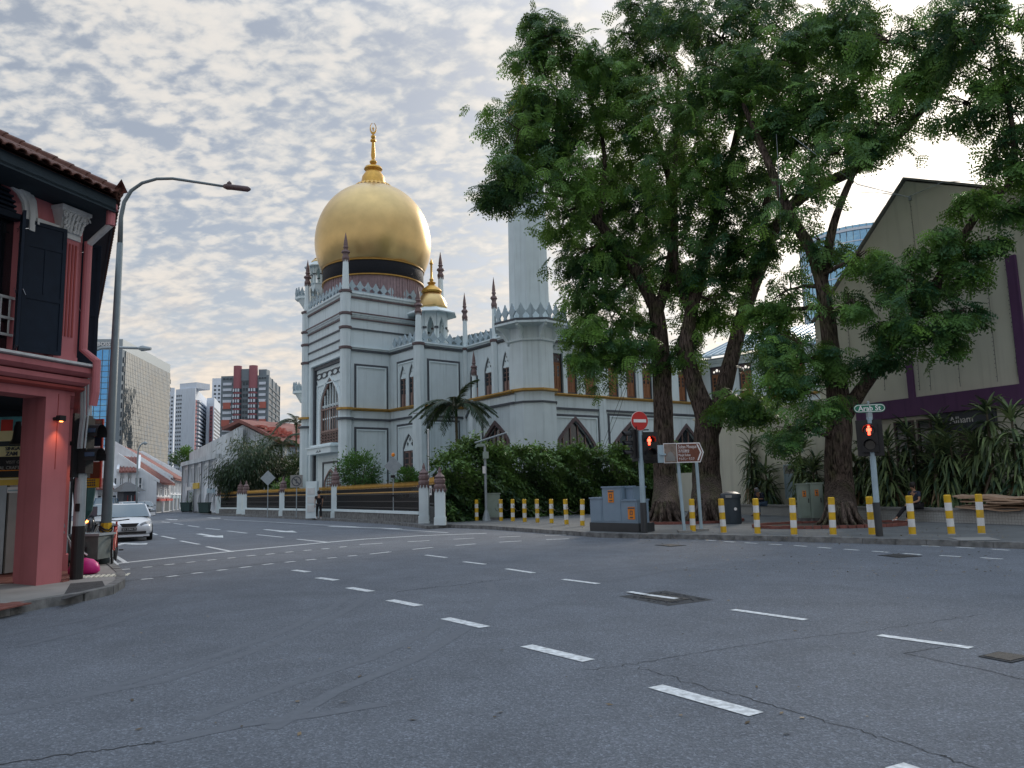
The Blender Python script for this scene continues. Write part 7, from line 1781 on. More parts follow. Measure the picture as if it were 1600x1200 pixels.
# ------------------------------------------------------------------ cabinets
def cabinet(name, p, w_, d_, h_, mt, label, rz=0, doors=1, base=.12, cat='cabinet', lab=None):
    r = thing(name, (p.x, p.y, p.z), label, cat, None, rz); Mx = wmat(r)
    b = MB(Mx); b.box(-w_/2, w_/2, 0, d_, 0, base); b.build('plinth', M['kerb'], r)
    b = MB(Mx); b.box(-w_/2+.02, w_/2-.02, .02, d_-.02, base, h_); b.build('housing', M[mt], r)
    b = MB(Mx); b.box(-w_/2-.02, w_/2+.02, -.03, d_+.03, h_, h_+.05); b.build('lid', M[mt], r)
    for i in range(doors):
        x0 = -w_/2+.05+i*(w_-.08)/doors; x1 = x0+(w_-.1)/doors-.02; b = MB(Mx); b.box(x0, x1, 0, .03, base+.05, h_-.06); dd = b.build('door', M[mt], r); b = MB(Mx); b.box(x1-.07, x1-.04, -.02, 0, h_*.5, h_*.62); b.build('handle', M['iron'], dd)
    if lab:
        lx, lz, lw, lh = lab; b = MB(Mx); b.box(lx, lx+lw, -.012, .0, lz, lz+lh); lo = b.build('warning_label', M['orange_label'], r)
        b = MB(Mx); b.box(lx+.02, lx+lw-.02, -.016, -.011, lz+lh*.8, lz+lh*.92); b.box(lx+lw*.3, lx+lw*.7, -.016, -.011, lz+lh*.35, lz+lh*.68); b.box(lx+.02, lx+lw-.02, -.016, -.011, lz+lh*.08, lz+lh*.2); b.build('print', M['trim_dark'], lo, kind='stuff')
    return r
cp = G(770, 813, PZ); cp.y += .6; cabinet('utility_cabinet', cp, .78, .45, 1.28, 'green_cab', 'pale green metal cabinet beside the camera pole in front of the hedge', R_(8))
# blue-grey cabinet cluster: one thing with three boxes on a dark plinth
g0 = G(922, 829.5, PZ); g1 = G(996, 832, PZ); WC = Wall(g0.xy, g1.xy); LC = WC.L
r = thing('switch_cabinet', (g0.x, g0.y, PZ), 'stepped group of three joined blue-grey switch cabinets with orange warning labels', 'cabinet')
def cz(v, u=960): return WC.at(u, v)[1]
def cxp(u, v=790): return WC.at(u, v)[0]
b = MB(WC.M); b.box(cxp(921), cxp(997), -.02, .75, PZ, cz(817)); b.build('plinth', M['pole_dark'], r)
for nm_, u0, u1, v, dpt in (('left_box', 922, 941, 779, .5), ('main_box', 941.5, 971.5, 762, .68), ('rear_box', 972, 984, 763, .6), ('right_box', 971.5, 995.5, 783, .55)):
    y0 = 0 if nm_ != 'rear_box' else .2
    b = MB(WC.M); b.box(cxp(u0), cxp(u1), y0, y0+dpt, cz(817), cz(v)); bx = b.build('housing', M['blue_cab'], r)
    b = MB(WC.M); b.box(cxp(u0)-.02, cxp(u1)+.02, y0-.03, y0+dpt+.03, cz(v), cz(v)+.05); b.build('lid', M['blue_cab'], bx)
    b = MB(WC.M); b.box(cxp(u0)+.05, cxp(u1)-.05, y0-.012, y0, cz(817)+.05, cz(v)-.07); b.build('door', M['blue_cab'], bx)
for u0, u1, v0, v1 in ((951.5, 960, 766, 785), (981.5, 992, 792, 811)):
    b = MB(WC.M); b.box(cxp(u0), cxp(u1), -.03, -.015, cz(v1), cz(v0)); lo = b.build('warning_label', M['orange_label'], r); b = MB(WC.M); xm, h_ = (cxp(u0)+cxp(u1))/2, cz(v0)-cz(v1)
    b.box(cxp(u0)+.01, cxp(u1)-.01, -.036, -.03, cz(v0)-h_*.16, cz(v0)-.02); b.frame(rect(xm-.06, xm+.06, cz(v1)+h_*.35, cz(v1)+h_*.7), rect(xm-.035, xm+.035, cz(v1)+h_*.41, cz(v1)+h_*.64), -.036, -.03); b.box(xm-.07, xm+.07, -.036, -.03, cz(v1)+h_*.1, cz(v1)+h_*.2); b.build('print', M['trim_dark'], lo, kind='stuff')
cp = G(1261, 814.5, PZ); cabinet('utility_cabinet', cp, .47, .4, 1.36, 'green_cab', 'left one of the twin grey-green cabinets beside the rightmost tree', R_(-6), lab=(-.09, .9, .13, .24))
cp = G(1280.5, 814.5, PZ); cabinet('utility_cabinet', cp, .47, .4, 1.38, 'green_cab', 'right one of the twin grey-green cabinets, nearest the tree trunk', R_(-6), lab=(-.09, .93, .13, .24))
# litter bin
p = G(1144, 818.5, PZ); r = thing('litter_bin', (p.x, p.y, PZ), 'dark cylindrical litter bin with side slot beside the twin tree', 'bin'); Mx = wmat(r)
M['bin_grey'] = mat('bin_grey', (.04, .055, .07), .45, .15, 6, .05)
b = MB(Mx); b.lathe([(.33, 0), (.35, .06), (.35, .92)], 24); b.build('body', M['bin_grey'], r, smooth=40)
b = MB(Mx); b.lathe([(.37, .92), (.385, .98), (.36, 1.1), (.2, 1.17), (.001, 1.18)], 24); b.build('lid', M['bin_grey'], r, smooth=40)
b = MB(Mx); b.box(-.27, -.05, -.375, -.30, .96, 1.06); b.build('slot', M['concrete'], r); b = MB(Mx); b.lathe([(.055, 0), (.055, .01)], 16, (0, 0), 0, T(.06, -.352, .55) @ RX(R_(90)) @ T(0, 0, 0)); b.build('sticker', M['sign_white'], r)
# ------------------------------------------------------------------ signals
def head(Mx, parent, n=3, lit=None, size=.3, mt='black', back=True, face=True):
    """signal head; local -y faces the viewer; origin bottom centre"""
    H_ = n*size*1.12; b = MB(Mx); b.box(-size*.58, size*.58, 0, .18, 0, H_); hd = b.build('signal_head', M[mt], parent)
    if back: b = MB(Mx); b.box(-size*.95, size*.95, .1, .115, -.1, H_+.1); b.build('backing_board', M[mt], hd)
    for i in range(n):
        z = size*1.12*(i+.5); b = MB(Mx); b.lathe([(size*.40, 0), (size*.36, .015)], 18, (0, 0), 0, T(0, .0, z) @ RX(R_(90))); b.build('lens', M['lens_dark'] if lit != i else M['lamp_off_red'], hd)
        b = MB(Mx); vs = []; m_ = 12
        for k in range(m_+1):
            a = -.2+(math.pi+.4)*k/m_; ca, sa2 = math.cos(a), math.sin(a)
            vs += [(size*.43*ca, 0, z+size*.43*sa2), (size*.43*ca, -.22-.08*max(0, sa2), z+size*.43*sa2)]
        b.add(vs, [(2*k, 2*k+2, 2*k+3, 2*k+1) for k in range(m_)]); b.build('visor', M[mt], hd)
    return hd
M['lamp_off_red'] = M['lens_dark']
def man(Mx, parent, z, s=.2):     # red standing figure
    b = MB(Mx); y0, y1 = -.03, -.02
    b.lathe([(.001, 0), (s*.13, .002), (s*.13, .01)], 10, (0, 0), 0, T(0, y0, z+s*.42) @ RX(R_(90)))
    b.box(-s*.13, s*.13, y0, y1, z-s*.02, z+s*.27); b.box(-s*.13, -s*.02, y0, y1, z-s*.5, z-s*.03); b.box(s*.02, s*.13, y0, y1, z-s*.5, z-s*.03); b.box(-s*.24, -s*.15, y0, y1, z-s*.05, z+s*.25); b.box(s*.15, s*.24, y0, y1, z-s*.05, z+s*.25); b.build('red_man', M['lamp_red'], parent)
# middle signal pole with no-entry disc
p = G(1007, 832.5, PZ); r = thing('traffic_signal', (p.x, p.y, PZ), 'traffic signal pole with no entry disc and lit red man in front of the hedge', 'traffic light'); Yp = p.y
zt_ = P(998, 672, Yp).z; lean = 0.0
b = MB(); b.tube([(p.x, p.y, PZ+.85), (p.x, p.y, zt_)], .085, 14); b.build('pole', M['steel_blue'], r, smooth=40); b = MB(); b.lathe([(.105, PZ), (.105, PZ+.95)], 14, (p.x, p.y)); b.build('pole_base', M['pole_dark'], r)
Mh = T(p.x+.28, p.y-.05, P(1004, 719, Yp).z) @ RZ(R_(12)); hd = head(Mh, r, 2, None, .36); man(Mh, hd, .36*1.12*1.5, .26)
Mh = T(p.x-.28, p.y+.02, P(985, 716, Yp).z) @ RZ(R_(-78)); head(Mh, r, 3, None, .27)
b = MB(); 
for z in (.9, .3): b.tube([(p.x-.3, p.y, Mh.translation.z+z), (p.x+.3, p.y, Mh.translation.z+z)], .022, 6)
b.build('bracket', M['black'], r, kind='stuff')
Mn = T(p.x, p.y-.1, P(1000, 658, Yp).z) @ RZ(R_(22)); b = MB(Mn); b.lathe([(.30, 0), (.30, .02)], 32, (0, 0), 0, RX(R_(90))); dsc = b.build('no_entry_disc', M['sign_red'], r); b = MB(Mn); b.lathe([(.315, 0), (.315, .012)], 32, (0, 0), 0, T(0, .012, 0) @ RX(R_(90))); b.build('rim', M['sign_white'], dsc); b = MB(Mn); b.box(-.23, .23, -.028, -.018, -.05, .05); b.build('white_bar', M['sign_white'], dsc)
# right signal pole with street name
p = G(1374, 838, PZ); r = thing('traffic_signal', (p.x, p.y, PZ), 'pedestrian signal pole carrying the green Arab St name plate and a red light', 'traffic light'); Yp = p.y
top = P(1358.5, 652, Yp); b = MB(); b.tube([(p.x, p.y, PZ+.4), (top.x-.0, p.y, top.z)], .075, 14); b.build('pole', M['steel_blue'], r, smooth=40); b = MB(); b.tube([(p.x+.005, p.y, PZ), (p.x, p.y, PZ+.5), (p.x-.01, p.y, PZ+.88)], .092, 14); b.build('pole_base', M['pole_dark'], r)
zz0 = P(1352, 707, Yp).z; Mh = T(top.x-.10, p.y-.12, zz0) @ RZ(R_(-28)); hd = head(Mh, r, 2, None, .34); man(Mh, hd, .34*1.12*1.5, .24)
zs_ = P(1358, 638, Yp).z; pl = P(1335, 640, Yp); pr_ = P(1381.5, 636.5, Yp); Ms = Wall(Vector((pl.x, Yp+.05)), Vector((pr_.x, Yp-.08))).M @ T(0, 0, zs_)
w_ = pr_.x-pl.x; hh = .115
o_ = [(hh*math.cos(a)+hh, hh*math.sin(a)) for a in np.linspace(math.pi/2, 3*math.pi/2, 9)]+[(w_-hh+hh*math.cos(a), hh*math.sin(a)) for a in np.linspace(-math.pi/2, math.pi/2, 9)]
b = MB(Ms); b.pxz(o_, -.015, .015); sp = b.build('name_plate', M['sign_green'], r); ii = [((x-w_/2)*.965+w_/2, z*.84) for x, z in o_]; i2 = [((x-w_/2)*.93+w_/2, z*.70) for x, z in o_]; b = MB(Ms); b.frame(ii, i2, -.022, -.014); b.build('border', M['sign_white'], sp)
letter('Arab St', .19, Ms @ T(w_/2, -.018, -.005), M['sign_white'], sp, bold=True, depth=.003, maxw=w_*.72)
b = MB(); b.box(top.x-.06, top.x+.06, p.y-.06, p.y+.06, top.z-.04, zs_-hh); b.lathe([(.03, zs_+hh-.01), (.035, zs_+hh+.06), (.001, zs_+hh+.08)], 8, (top.x, p.y)); b.build('clamp', M['steel_grey'], r, kind='stuff')
# left signal, dark, in the foreground pavement
p = G(119, 905, PZ); r = thing('traffic_signal', (p.x, p.y, PZ), 'unlit black traffic signal seen sideways on its grey pole beside the pink pillar', 'traffic light'); Yp = p.y
zt_ = P(124, 655, Yp).z; b = MB(); b.tube([(p.x, p.y, PZ+.9), (p.x, p.y, zt_)], .10, 16); b.build('pole', M['steel_grey'], r, smooth=40); b = MB(); b.lathe([(.115, PZ), (.115, PZ+1.0)], 16, (p.x, p.y)); b.build('pole_base', M['black'], r); b = MB(); b.lathe([(.103, P(120, 745, Yp).z-2.3), (.104, P(120, 745, Yp).z-.15)], 16, (p.x, p.y)); b.build('sleeve', M['steel_grey'], r)
zz0 = P(125, 740, Yp).z; Mh = T(p.x+.13, p.y+.05, zz0) @ RZ(R_(70))
M['signal_blue'] = mat('signal_blue', (.02, .05, .10), .35, .1, 3, 0)
b = MB(); b.box(p.x-.04, p.x+.15, p.y-.14, p.y+.14, zz0, zz0+1.08); hd = b.build('signal_head', M['black'], r)
for k in range(2):
    z = zz0+.30+k*.46; b = MB(); vs = []; m_ = 12; 
    for q in range(m_+1):
        a = -.3+(math.pi+.6)*q/m_; vs += [(p.x+.14, p.y-.0+.19*math.cos(a), z+.19*math.sin(a)), (p.x+.36, p.y+.02+.19*math.cos(a), z+.19*math.sin(a))]
    b.add(vs, [(2*q, 2*q+2, 2*q+3, 2*q+1) for q in range(m_)]); b.build('visor', M['black'], hd); b = MB(); b.box(p.x+.16, p.x+.34, p.y-.21, p.y-.19, z+.02, z+.10); b.build('visor_edge', M['signal_blue'], hd)
b = MB(); b.box(p.x-.04, p.x-.0, p.y-.32, p.y+.32, zz0-.08, zz0+1.15); b.build('backing_board', M['black'], hd)
b = MB(); b.box(p.x-.02, p.x+.06, p.y-.125, p.y-.10, P(120, 795, Yp).z-.05, P(120, 795, Yp).z+.1); b.build('push_button', M['black'], r)
# ------------------------------------------------------------------ direction sign
pa = G(1069.5, 832, PZ); pb_ = G(1096, 829.5, PZ)
r = thing('direction_sign', (pa.x, pa.y, PZ), 'brown arrow-shaped Sultan Mosque direction sign on two blue-grey posts', 'sign')
Ys = pa.y-.05
for (q, ut, vt) in ((pa, 1059, 724), (pb_, 1088, 722)):
    t_ = P(ut, vt, q.y); b = MB(); b.tube([(q.x, q.y, PZ), (t_.x, q.y, t_.z+.3)], .062, 4); b.build('post', M['steel_blue'], r); b = MB(); b.box(q.x-.2, q.x+.2, q.y-.2, q.y+.2, PZ, PZ+.07); b.build('footing', M['concrete'], r)
a_ = P(1036.5, 707, Ys-.1); c_ = P(1098.5, 707, Ys-.1); WS = Wall(a_.xy, c_.xy)
sx = lambda u: WS.at(u, 707)[0]; sz = lambda v, u=1067: WS.at(u, v)[1]
zt_, zb_ = sz(692), sz(723); zm = (zt_+zb_)/2
b = MB(WS.M); b.pxz([(sx(1037), zb_), (sx(1093.5), zb_), (sx(1099.5), zm), (sx(1093.5), zt_), (sx(1037), zt_)], -.02, .02); bd = b.build('board', M['sign_white'], r)
b = MB(WS.M); b.pxz([(sx(1058), zb_+.035), (sx(1092.6), zb_+.035), (sx(1097.6), zm), (sx(1092.6), zt_-.035), (sx(1058), zt_-.035)], -.028, -.019); b.build('brown_panel', M['sign_brown'], bd)
b = MB(WS.M); b.box(sx(1037.8), sx(1056.8), -.028, -.019, zb_+.02, zt_-.02); b.build('picture_panel', M['sign_pic'], bd)
b = MB(WS.M); xm = sx(1047); b.lathe([(.001, .1), (.07, .06), (.1, 0), (.1, -.05)], 12, (0, 0), 0, T(xm, -.03, zm-.05) @ S3(1, .03, 1)); b.box(xm-.14, xm+.14, -.033, -.028, zb_+.06, zm-.1); b.build('mosque_pictogram', M['concrete'], bd, kind='stuff')
b = MB(WS.M); b.pxz([(sx(1088.5), zt_-.06), (sx(1090.6), zt_-.06), (sx(1096), zm), (sx(1090.6), zb_+.06), (sx(1088.5), zb_+.06), (sx(1093.6), zm)], -.034, -.027); b.build('arrow_head', M['sign_white'], bd)
hh = zt_-zb_; xt = sx(1059.6)
for s_, k_, sz_, mw, bo in (('Sultan Mosque', .80, .16, sx(1088)-sx(1059.6), True), ('苏丹回教堂', .57, .11, (sx(1076.5)-sx(1059.6)), False), ('Masjid Sultan', .38, .115, sx(1078)-sx(1059.6), True), ('サルタン・モスク', .18, .11, sx(1084)-sx(1059.6), False)):
    letter(s_, sz_, WS.M @ T(xt, -.03, zb_+hh*k_), M['sign_white'], bd, align='LEFT', bold=False, depth=.002, maxw=mw)
b = MB(WS.M); b.box(sx(1028), sx(1037), .0, .1, zb_+.02, zt_-.05); b.box(sx(1031), sx(1040), -.06, .02, zb_+.25, zb_+.3); b.build('rear_bracket', M['steel_blue'], r, kind='stuff')
# ------------------------------------------------------------------ lamp posts
p = G(163, 880.5, PZ); Yp = p.y; r = thing('street_lamp', (p.x, p.y, PZ), 'tall grey street lamp with a long curved arm, on the left pavement', 'street lamp')
pts = [(163, 880), (178, 620), (190, 330)]; zt_ = P(190, 330, Yp).z
arm = [P(187.5, 380, Yp), P(189, 340, Yp), P(194, 316, Yp), P(205, 298, Yp), P(222, 286, Yp), P(245, 279.5, Yp), P(270, 279, Yp), P(310, 285, Yp-.1), P(352, 291.5, Yp-.2)]
x_t = P(187.5, 380, Yp).x
b = MB(); b.tube([(p.x, p.y, PZ), (p.x+(x_t-p.x)*.3, p.y, 3), (x_t, p.y, arm[0].z)], [.125, .11, .075], 8); b.build('pole', M['lamp_post'], r, smooth=True)
b = MB(); b.tube(arm, [.066, .056, .05, .046, .042, .038, .036, .033, .03], 10); b.build('arm', M['lamp_post'], r, smooth=True)
e0_, e1_ = P(350, 291, Yp-.2), P(391, 296, Yp-.3); b = MB(); b.tube([e0_, e0_.lerp(e1_, .12), e0_.lerp(e1_, .3), e0_.lerp(e1_, .9), e1_], [.05, .08, .07, .07, .03], 10); b.build('lamp_head', M['trim_brown'], r, smooth=True); b = MB(); q = e0_.lerp(e1_, .2); b.lathe([(.001, q.z+.16), (.06, q.z+.1), (.06, q.z+.05)], 8, (q.x, q.y)); b.build('photocell', M['trim_brown'], r)
b = MB(); zb_ = P(165, 832, Yp).z; b.lathe([(.128, zb_-.05), (.126, P(165, 817, Yp).z)], 8, (p.x+.01, p.y)); b.build('yellow_band', M['yellow'], r)
b = MB(); 
for v in (825, 829, 857): z = P(165, v, Yp).z; b.tube([(p.x+.14*math.cos(a), p.y+.14*math.sin(a), z+.05*math.sin(a*2)) for a in np.linspace(0, 6.28, 11)], .02, 5)
b.build('chain_wrap', M['black'], r, kind='stuff')
# farther lamps
def lamp2(label, u0, v0, Y, path, r0=.09, hd=None):
    p = P(u0, v0, Y); p.z = 0; r = thing('street_lamp', (p.x, p.y, 0), label, 'street lamp'); pts = [P(u, v, Y) for u, v in path]; b = MB(); b.tube([(p.x, p.y, 0)]+pts, [r0]+[r0*.7]*len(pts), 8); b.build('pole', M['steel_grey'], r, smooth=True)
    e = pts[-1]; e2 = P(path[-1][0]+(hd or 6), path[-1][1]+1, Y); b = MB(); b.tube([e, e.lerp(e2, .3), e2], [r0*.7, r0*1.6, r0*.8], 8); b.build('lamp_head', M['steel_grey'], r)
lamp2('pale curved street lamp far down the street among the shophouses', 213.5, 799, 66, [(214, 760), (215, 720), (216, 703), (219, 696), (224, 692)], .1, 6)
lamp2('second street lamp whose arm shows beside the tall lamp pole', 139, 850, 36, [(141, 700), (142, 580), (143, 556), (148, 548), (160, 543.5), (185, 543), (216, 544)], .09, 20)
# ------------------------------------------------------------------ signs near the fence
def sign_back(label, u, v, vt, shape='diamond', s=.42, Yo=0, mt='steel_grey'):
    p = G(u, v, PZ); r = thing('road_sign', (p.x, p.y, PZ), label, 'sign'); zt_ = P(u, vt, p.y).z; b = MB(); b.tube([(p.x, p.y, PZ), (p.x, p.y, zt_+.1)], .035, 8); b.build('post', M['steel_grey'], r)
    b = MB(T(p.x, p.y-.05, zt_))
    if shape == 'diamond': b.pxz([(0, -s), (s, 0), (0, s), (-s, 0)], -.01, .01)
    else: b.box(-s, s, -.01, .01, -s, s)
    bd = b.build('plate', M[mt], r); return r, bd, p, zt_
r, bd, p, zt_ = sign_back('diamond sign seen from behind with a small orange beacon, in front of the fence', 615, 814.5, 728, s=.48)
b = MB(); b.lathe([(.04, zt_+.48), (.09, zt_+.52), (.09, zt_+.64), (.001, zt_+.70)], 10, (p.x, p.y-.03)); b.build('beacon', M['orange_label'], r); b = MB(); b.box(p.x-.12, p.x+.1, p.y-.1, p.y+.05, zt_-.62, zt_-.48); b.box(p.x-.1, p.x+.1, p.y-.08, p.y, zt_-1.6, zt_-1.5); b.build('clamp', M['black'], r, kind='stuff')
sign_back('diamond sign back on a thin post left of the bright green bush', 418, 807.5, 747, s=.55)
r, bd, p, zt_ = sign_back('small square sign with a dark ring and figure, right of the bright green bush', 463, 808.5, 752, 'sq', .42, mt='concrete')
Mx = T(p.x, p.y-.062, zt_); b = MB(Mx); ring_ = lambda q: [(q*math.cos(a), q*math.sin(a)) for a in np.linspace(0, 2*math.pi, 21)[:-1]]
b.frame(ring_(.34), ring_(.27), -.01, 0); b.box(-.05, .05, -.008, 0, -.15, .15); b.pxz([(-.22, .16), (.16, -.22), (.22, -.16), (-.16, .22)], -.009, 0); b.build('symbol', M['trim_dark'], bd, kind='stuff')
# CCTV pole with cabinet foot
p = G(760, 813.5, PZ); Yp = p.y; r = thing('camera_pole', (p.x, p.y, PZ), 'surveillance camera on a short grey pole rising in front of the hedge', 'camera'); zt_ = P(758, 697, Yp).z
b = MB(); b.tube([(p.x, p.y, PZ), (p.x, p.y, zt_)], .065, 10); b.lathe([(.22, PZ), (.18, PZ+.15), (.08, PZ+.5)], 10, (p.x, p.y)); b.build('pole', M['steel_grey'], r); b = MB(); b.box(p.x-.4, p.x+.02, p.y-.1, p.y+.1, zt_-.02, zt_+.12); b.box(p.x-.46, p.x-.4, p.y-.07, p.y+.07, zt_-.08, zt_+.06); b.build('camera_housing', M['green_cab'], r)
b = MB(); b.box(p.x-.1, p.x+.18, p.y-.18, p.y+.0, zt_-.62, zt_-.28); b.build('control_box', M['green_cab'], r); b = MB(); b.box(p.x-.13, p.x+.02, p.y-.14, p.y-.06, zt_-1.35, zt_-1.0); b.build('sticker', M['sign_white'], r)
pa_, pc_ = P(742, 692, Yp), P(792, 676, Yp-.6); b = MB(); b.tube([pa_, pc_], .045, 8); b.build('arm', M['steel_grey'], r)
# flag pole in the mosque yard
p = P(670.5, 800, 45); r = thing('flagpole', (p.x, p.y, PZ), 'thin white pole standing behind the iron gate left of the hedge', 'pole'); b = MB(); b.tube([(p.x, p.y, PZ), (p.x, p.y, P(670, 672, 45).z)], .04, 8); b.build('shaft', M['bollard_white'], r); b = MB(); b.lathe([(.06, 0), (.001, .1)], 8, (0, 0), 0, T(p.x, p.y, P(670, 672, 45).z)); b.build('cap', M['bollard_white'], r)
# cable hanging in the trees
b = MB(); a_ = P(1213, 210, 29); c_ = P(1220, 362, 29); b.tube([a_, a_.lerp(c_, .5)+Vector((.03, 0, 0)), c_], .015, 5); cb = b.build('hanging_cable', M['steel_grey']); tag(cb, 'pale cable hanging straight down inside the big tree crowns', 'cable')
b = MB(); b.lathe([(.001, -.16), (.07, -.08), (.05, 0), (.001, .05)], 8, (0, 0), 0, T(*c_)); b.build('weight', M['steel_grey'], cb)
b = MB(); pts = [P(1238, 213, 28.5), P(1280, 245, 28.2), P(1340, 288, 28), P(1420, 308, 27.8)]; b.tube(pts, .014, 5); tag(b.build('overhead_cable', M['steel_grey']), 'pale cable slanting from the tree crowns toward the gable wall', 'cable')
b = MB(); pts = [P(978, 600, 42), P(958, 650, 43), P(940, 700, 44)]; b.tube(pts, .012, 4); pts = [P(984, 590, 42), P(965, 650, 43), P(943, 702, 44)]; b.tube(pts, .012, 4); tag(b.build('guy_wire', M['cable']), 'pair of dark wires running down from the left tree to the hedge', 'cable', None, 'stuff')
# cardboard pile on the planter wall
cw = Wall((14.35, 25.9), (16.2, 22.0)); rnd = random.Random(3); M['cardboard'].name
pb0 = P(1500, 800, 25.2)
for i in range(11):
    L_ = rnd.uniform(1.2, 2.4); x0 = rnd.uniform(.0, 1.6); z = .62+i*.042; b = MB(cw.M @ T(x0, rnd.uniform(-.12, .1), z) @ RZ(rnd.uniform(-.12, .12)) @ RY(rnd.uniform(-.05, .06)))
    n = 8; yy = rnd.uniform(.4, .6); vs = []; wv = rnd.uniform(0, 6)
    for k in range(n+1): x = L_*k/n; zz_ = .025*math.sin(wv+k*.9); vs += [(x, -.16, zz_-.05), (x, yy, zz_+.01), (x, yy, zz_+.03), (x, -.16, zz_-.012)]
    b.add(vs, [(4*k+a, 4*k+(a+1) % 4, 4*k+4+(a+1) % 4, 4*k+4+a) for k in range(n) for a in range(4)]+[(0, 1, 2, 3), (4*n+3, 4*n+2, 4*n+1, 4*n)])
    o = b.build('cardboard_sheet', M['cardboard']); tag(o, ('lowest', 'second lowest', 'third lowest', 'fourth lowest', 'fifth lowest', 'middle', 'fifth from top', 'fourth from top', 'third from top', 'second from top', 'topmost')[i]+' flattened cardboard sheet of the pile on the planter wall', 'cardboard', 'flattened cardboard piled on the planter wall')
# raised light concrete slab by the kerb at right
tag(quadpx('drain_slab', [(1482, 849), (1545, 848), (1566, 853.5), (1500, 853.5)], 'concrete', PZ+.012), 'pale flat slab at the kerb right of the crossing', 'slab', None, 'structure')
# ------------------------------------------------------------------ left pavement clutter
p = G(128, 893, PZ); Yb = p.y+1.2
a_ = P(103, 880, Yb); c_ = P(152, 880, Yb); WSb = Wall(a_.xy, c_.xy); z1 = P(130, 838, Yb).z
M['cart_grey'] = mat('cart_grey', (.12, .15, .15), .6, .3, 5, .1)
r = thing('waste_cart', (a_.x, a_.y, PZ), 'grey metal cart with a tubular handle behind the left signal pole', 'cart')
b = MB(WSb.M); b.box(0, WSb.L, 0, .7, PZ+.15, z1); b.build('body', M['cart_grey'], r); b = MB(WSb.M); b.box(-.03, WSb.L+.03, -.03, .73, z1, z1+.05); b.build('rim', M['steel_grey'], r)
b = MB(WSb.M); b.tube([(.25, -.08, PZ+.3), (.25, -.1, z1-.15), (WSb.L-.3, -.1, z1-.15), (WSb.L-.22, -.1, z1-.25), (WSb.L-.22, -.08, PZ+.2)], .025, 6); b.tube([(.25, -.1, z1-.5), (WSb.L-.22, -.1, z1-.5)], .02, 6); b.build('handle', M['black'], r)
for x in (.15, WSb.L-.15): b = MB(WSb.M); b.lathe([(.12, -.03), (.12, .03)], 12, (0, 0), 0, T(x, .1, PZ+.12) @ RX(R_(90))); b.build('wheel', M['rubber'], r)
# pink bag
p = G(131, 897, PZ); r = thing('plastic_bag', (p.x, p.y, PZ), 'bright magenta plastic bag on the pavement beside the signal pole base', 'bag'); b = MB(T(p.x, p.y, PZ)); npv = []
b.lathe([(.22, 0), (.30, .04), (.33, .12), (.31, .2), (.22, .28), (.07, .32)], 14); b.v = [(x+.04*math.sin(9*z+5*x), y*.7+p.y*.3+.02*math.cos(8*x+7*z), z+.05*(x-p.x)) for x, y, z in b.v]; b.build('bag_body', M['magenta'], r, smooth=True); b = MB(T(p.x, p.y, PZ)); b.tube([(-.12, 0, .36), (-.05, 0, .45), (.05, 0, .38)], .02, 5); b.build('knot', M['sign_white'], r)
# brooms leaning
for i, (u0, v0, u1, v1) in enumerate(((118, 878, 95, 805), (120, 862, 94, 823))):
    b = MB(); b.tube([P(u0, v0, 17.3), P(u1, v1, 16.6)], .018, 6); tag(b.build('broom_handle', M['steel_grey']), ('long' if i == 0 else 'short')+' metal pole leaning on the pink building behind the signal', 'pole')
# red bicycle chained to the lamp
p = G(170, 879, PZ); r = thing('bicycle', (p.x, p.y, PZ), 'red bicycle seen end-on, chained to the tall lamp post', 'bicycle'); Mx = T(p.x+.12, p.y, PZ) @ RZ(R_(113))
def wheel(x): 
    b = MB(Mx @ T(x, 0, .34) @ RX(R_(90))); b.tube([(.32*math.cos(a), .32*math.sin(a), 0) for a in np.linspace(0, 2*math.pi, 25)], .022, 6, cap=False); w_ = b.build('wheel', M['rubber'], r); b = MB(Mx @ T(x, 0, .34) @ RX(R_(90)))
    for k in range(10): a = k*math.pi/5; b.tube([(0, 0, 0), (.31*math.cos(a), .31*math.sin(a), 0)], .003, 3)
    b.build('spoke', M['chrome'], w_, kind='stuff')
wheel(-.5); wheel(.5)
b = MB(Mx); 
for q in ([(-.5, 0, .34), (-.2, 0, .8)], [(-.2, 0, .85), (-.1, 0, .3)], [(-.1, 0, .3), (-.5, 0, .34)], [(-.1, 0, .3), (.38, 0, .75)], [(-.2, 0, .78), (.38, 0, .8)], [(.5, 0, .34), (.36, 0, .95)]): b.tube(q, .022, 6)
b.build('frame', M['red_paint'], r); b = MB(Mx); b.tube([(.34, -.28, 1.0), (.37, 0, .97), (.34, .28, 1.0)], .014, 6); b.build('handlebar', M['black'], r); b = MB(Mx); b.add([(-.32, -.07, .88), (-.32, .07, .88), (-.08, 0, .9), (-.2, 0, .84)], [(0, 2, 1), (0, 3, 2), (1, 2, 3), (0, 1, 3)]); b.build('saddle', M['black'], r); b = MB(Mx); b.box(-.14, -.06, -.2, -.1, .28, .31); b.box(-.14, -.06, .1, .2, .28, .31); b.build('pedal', M['black'], r, kind='stuff')
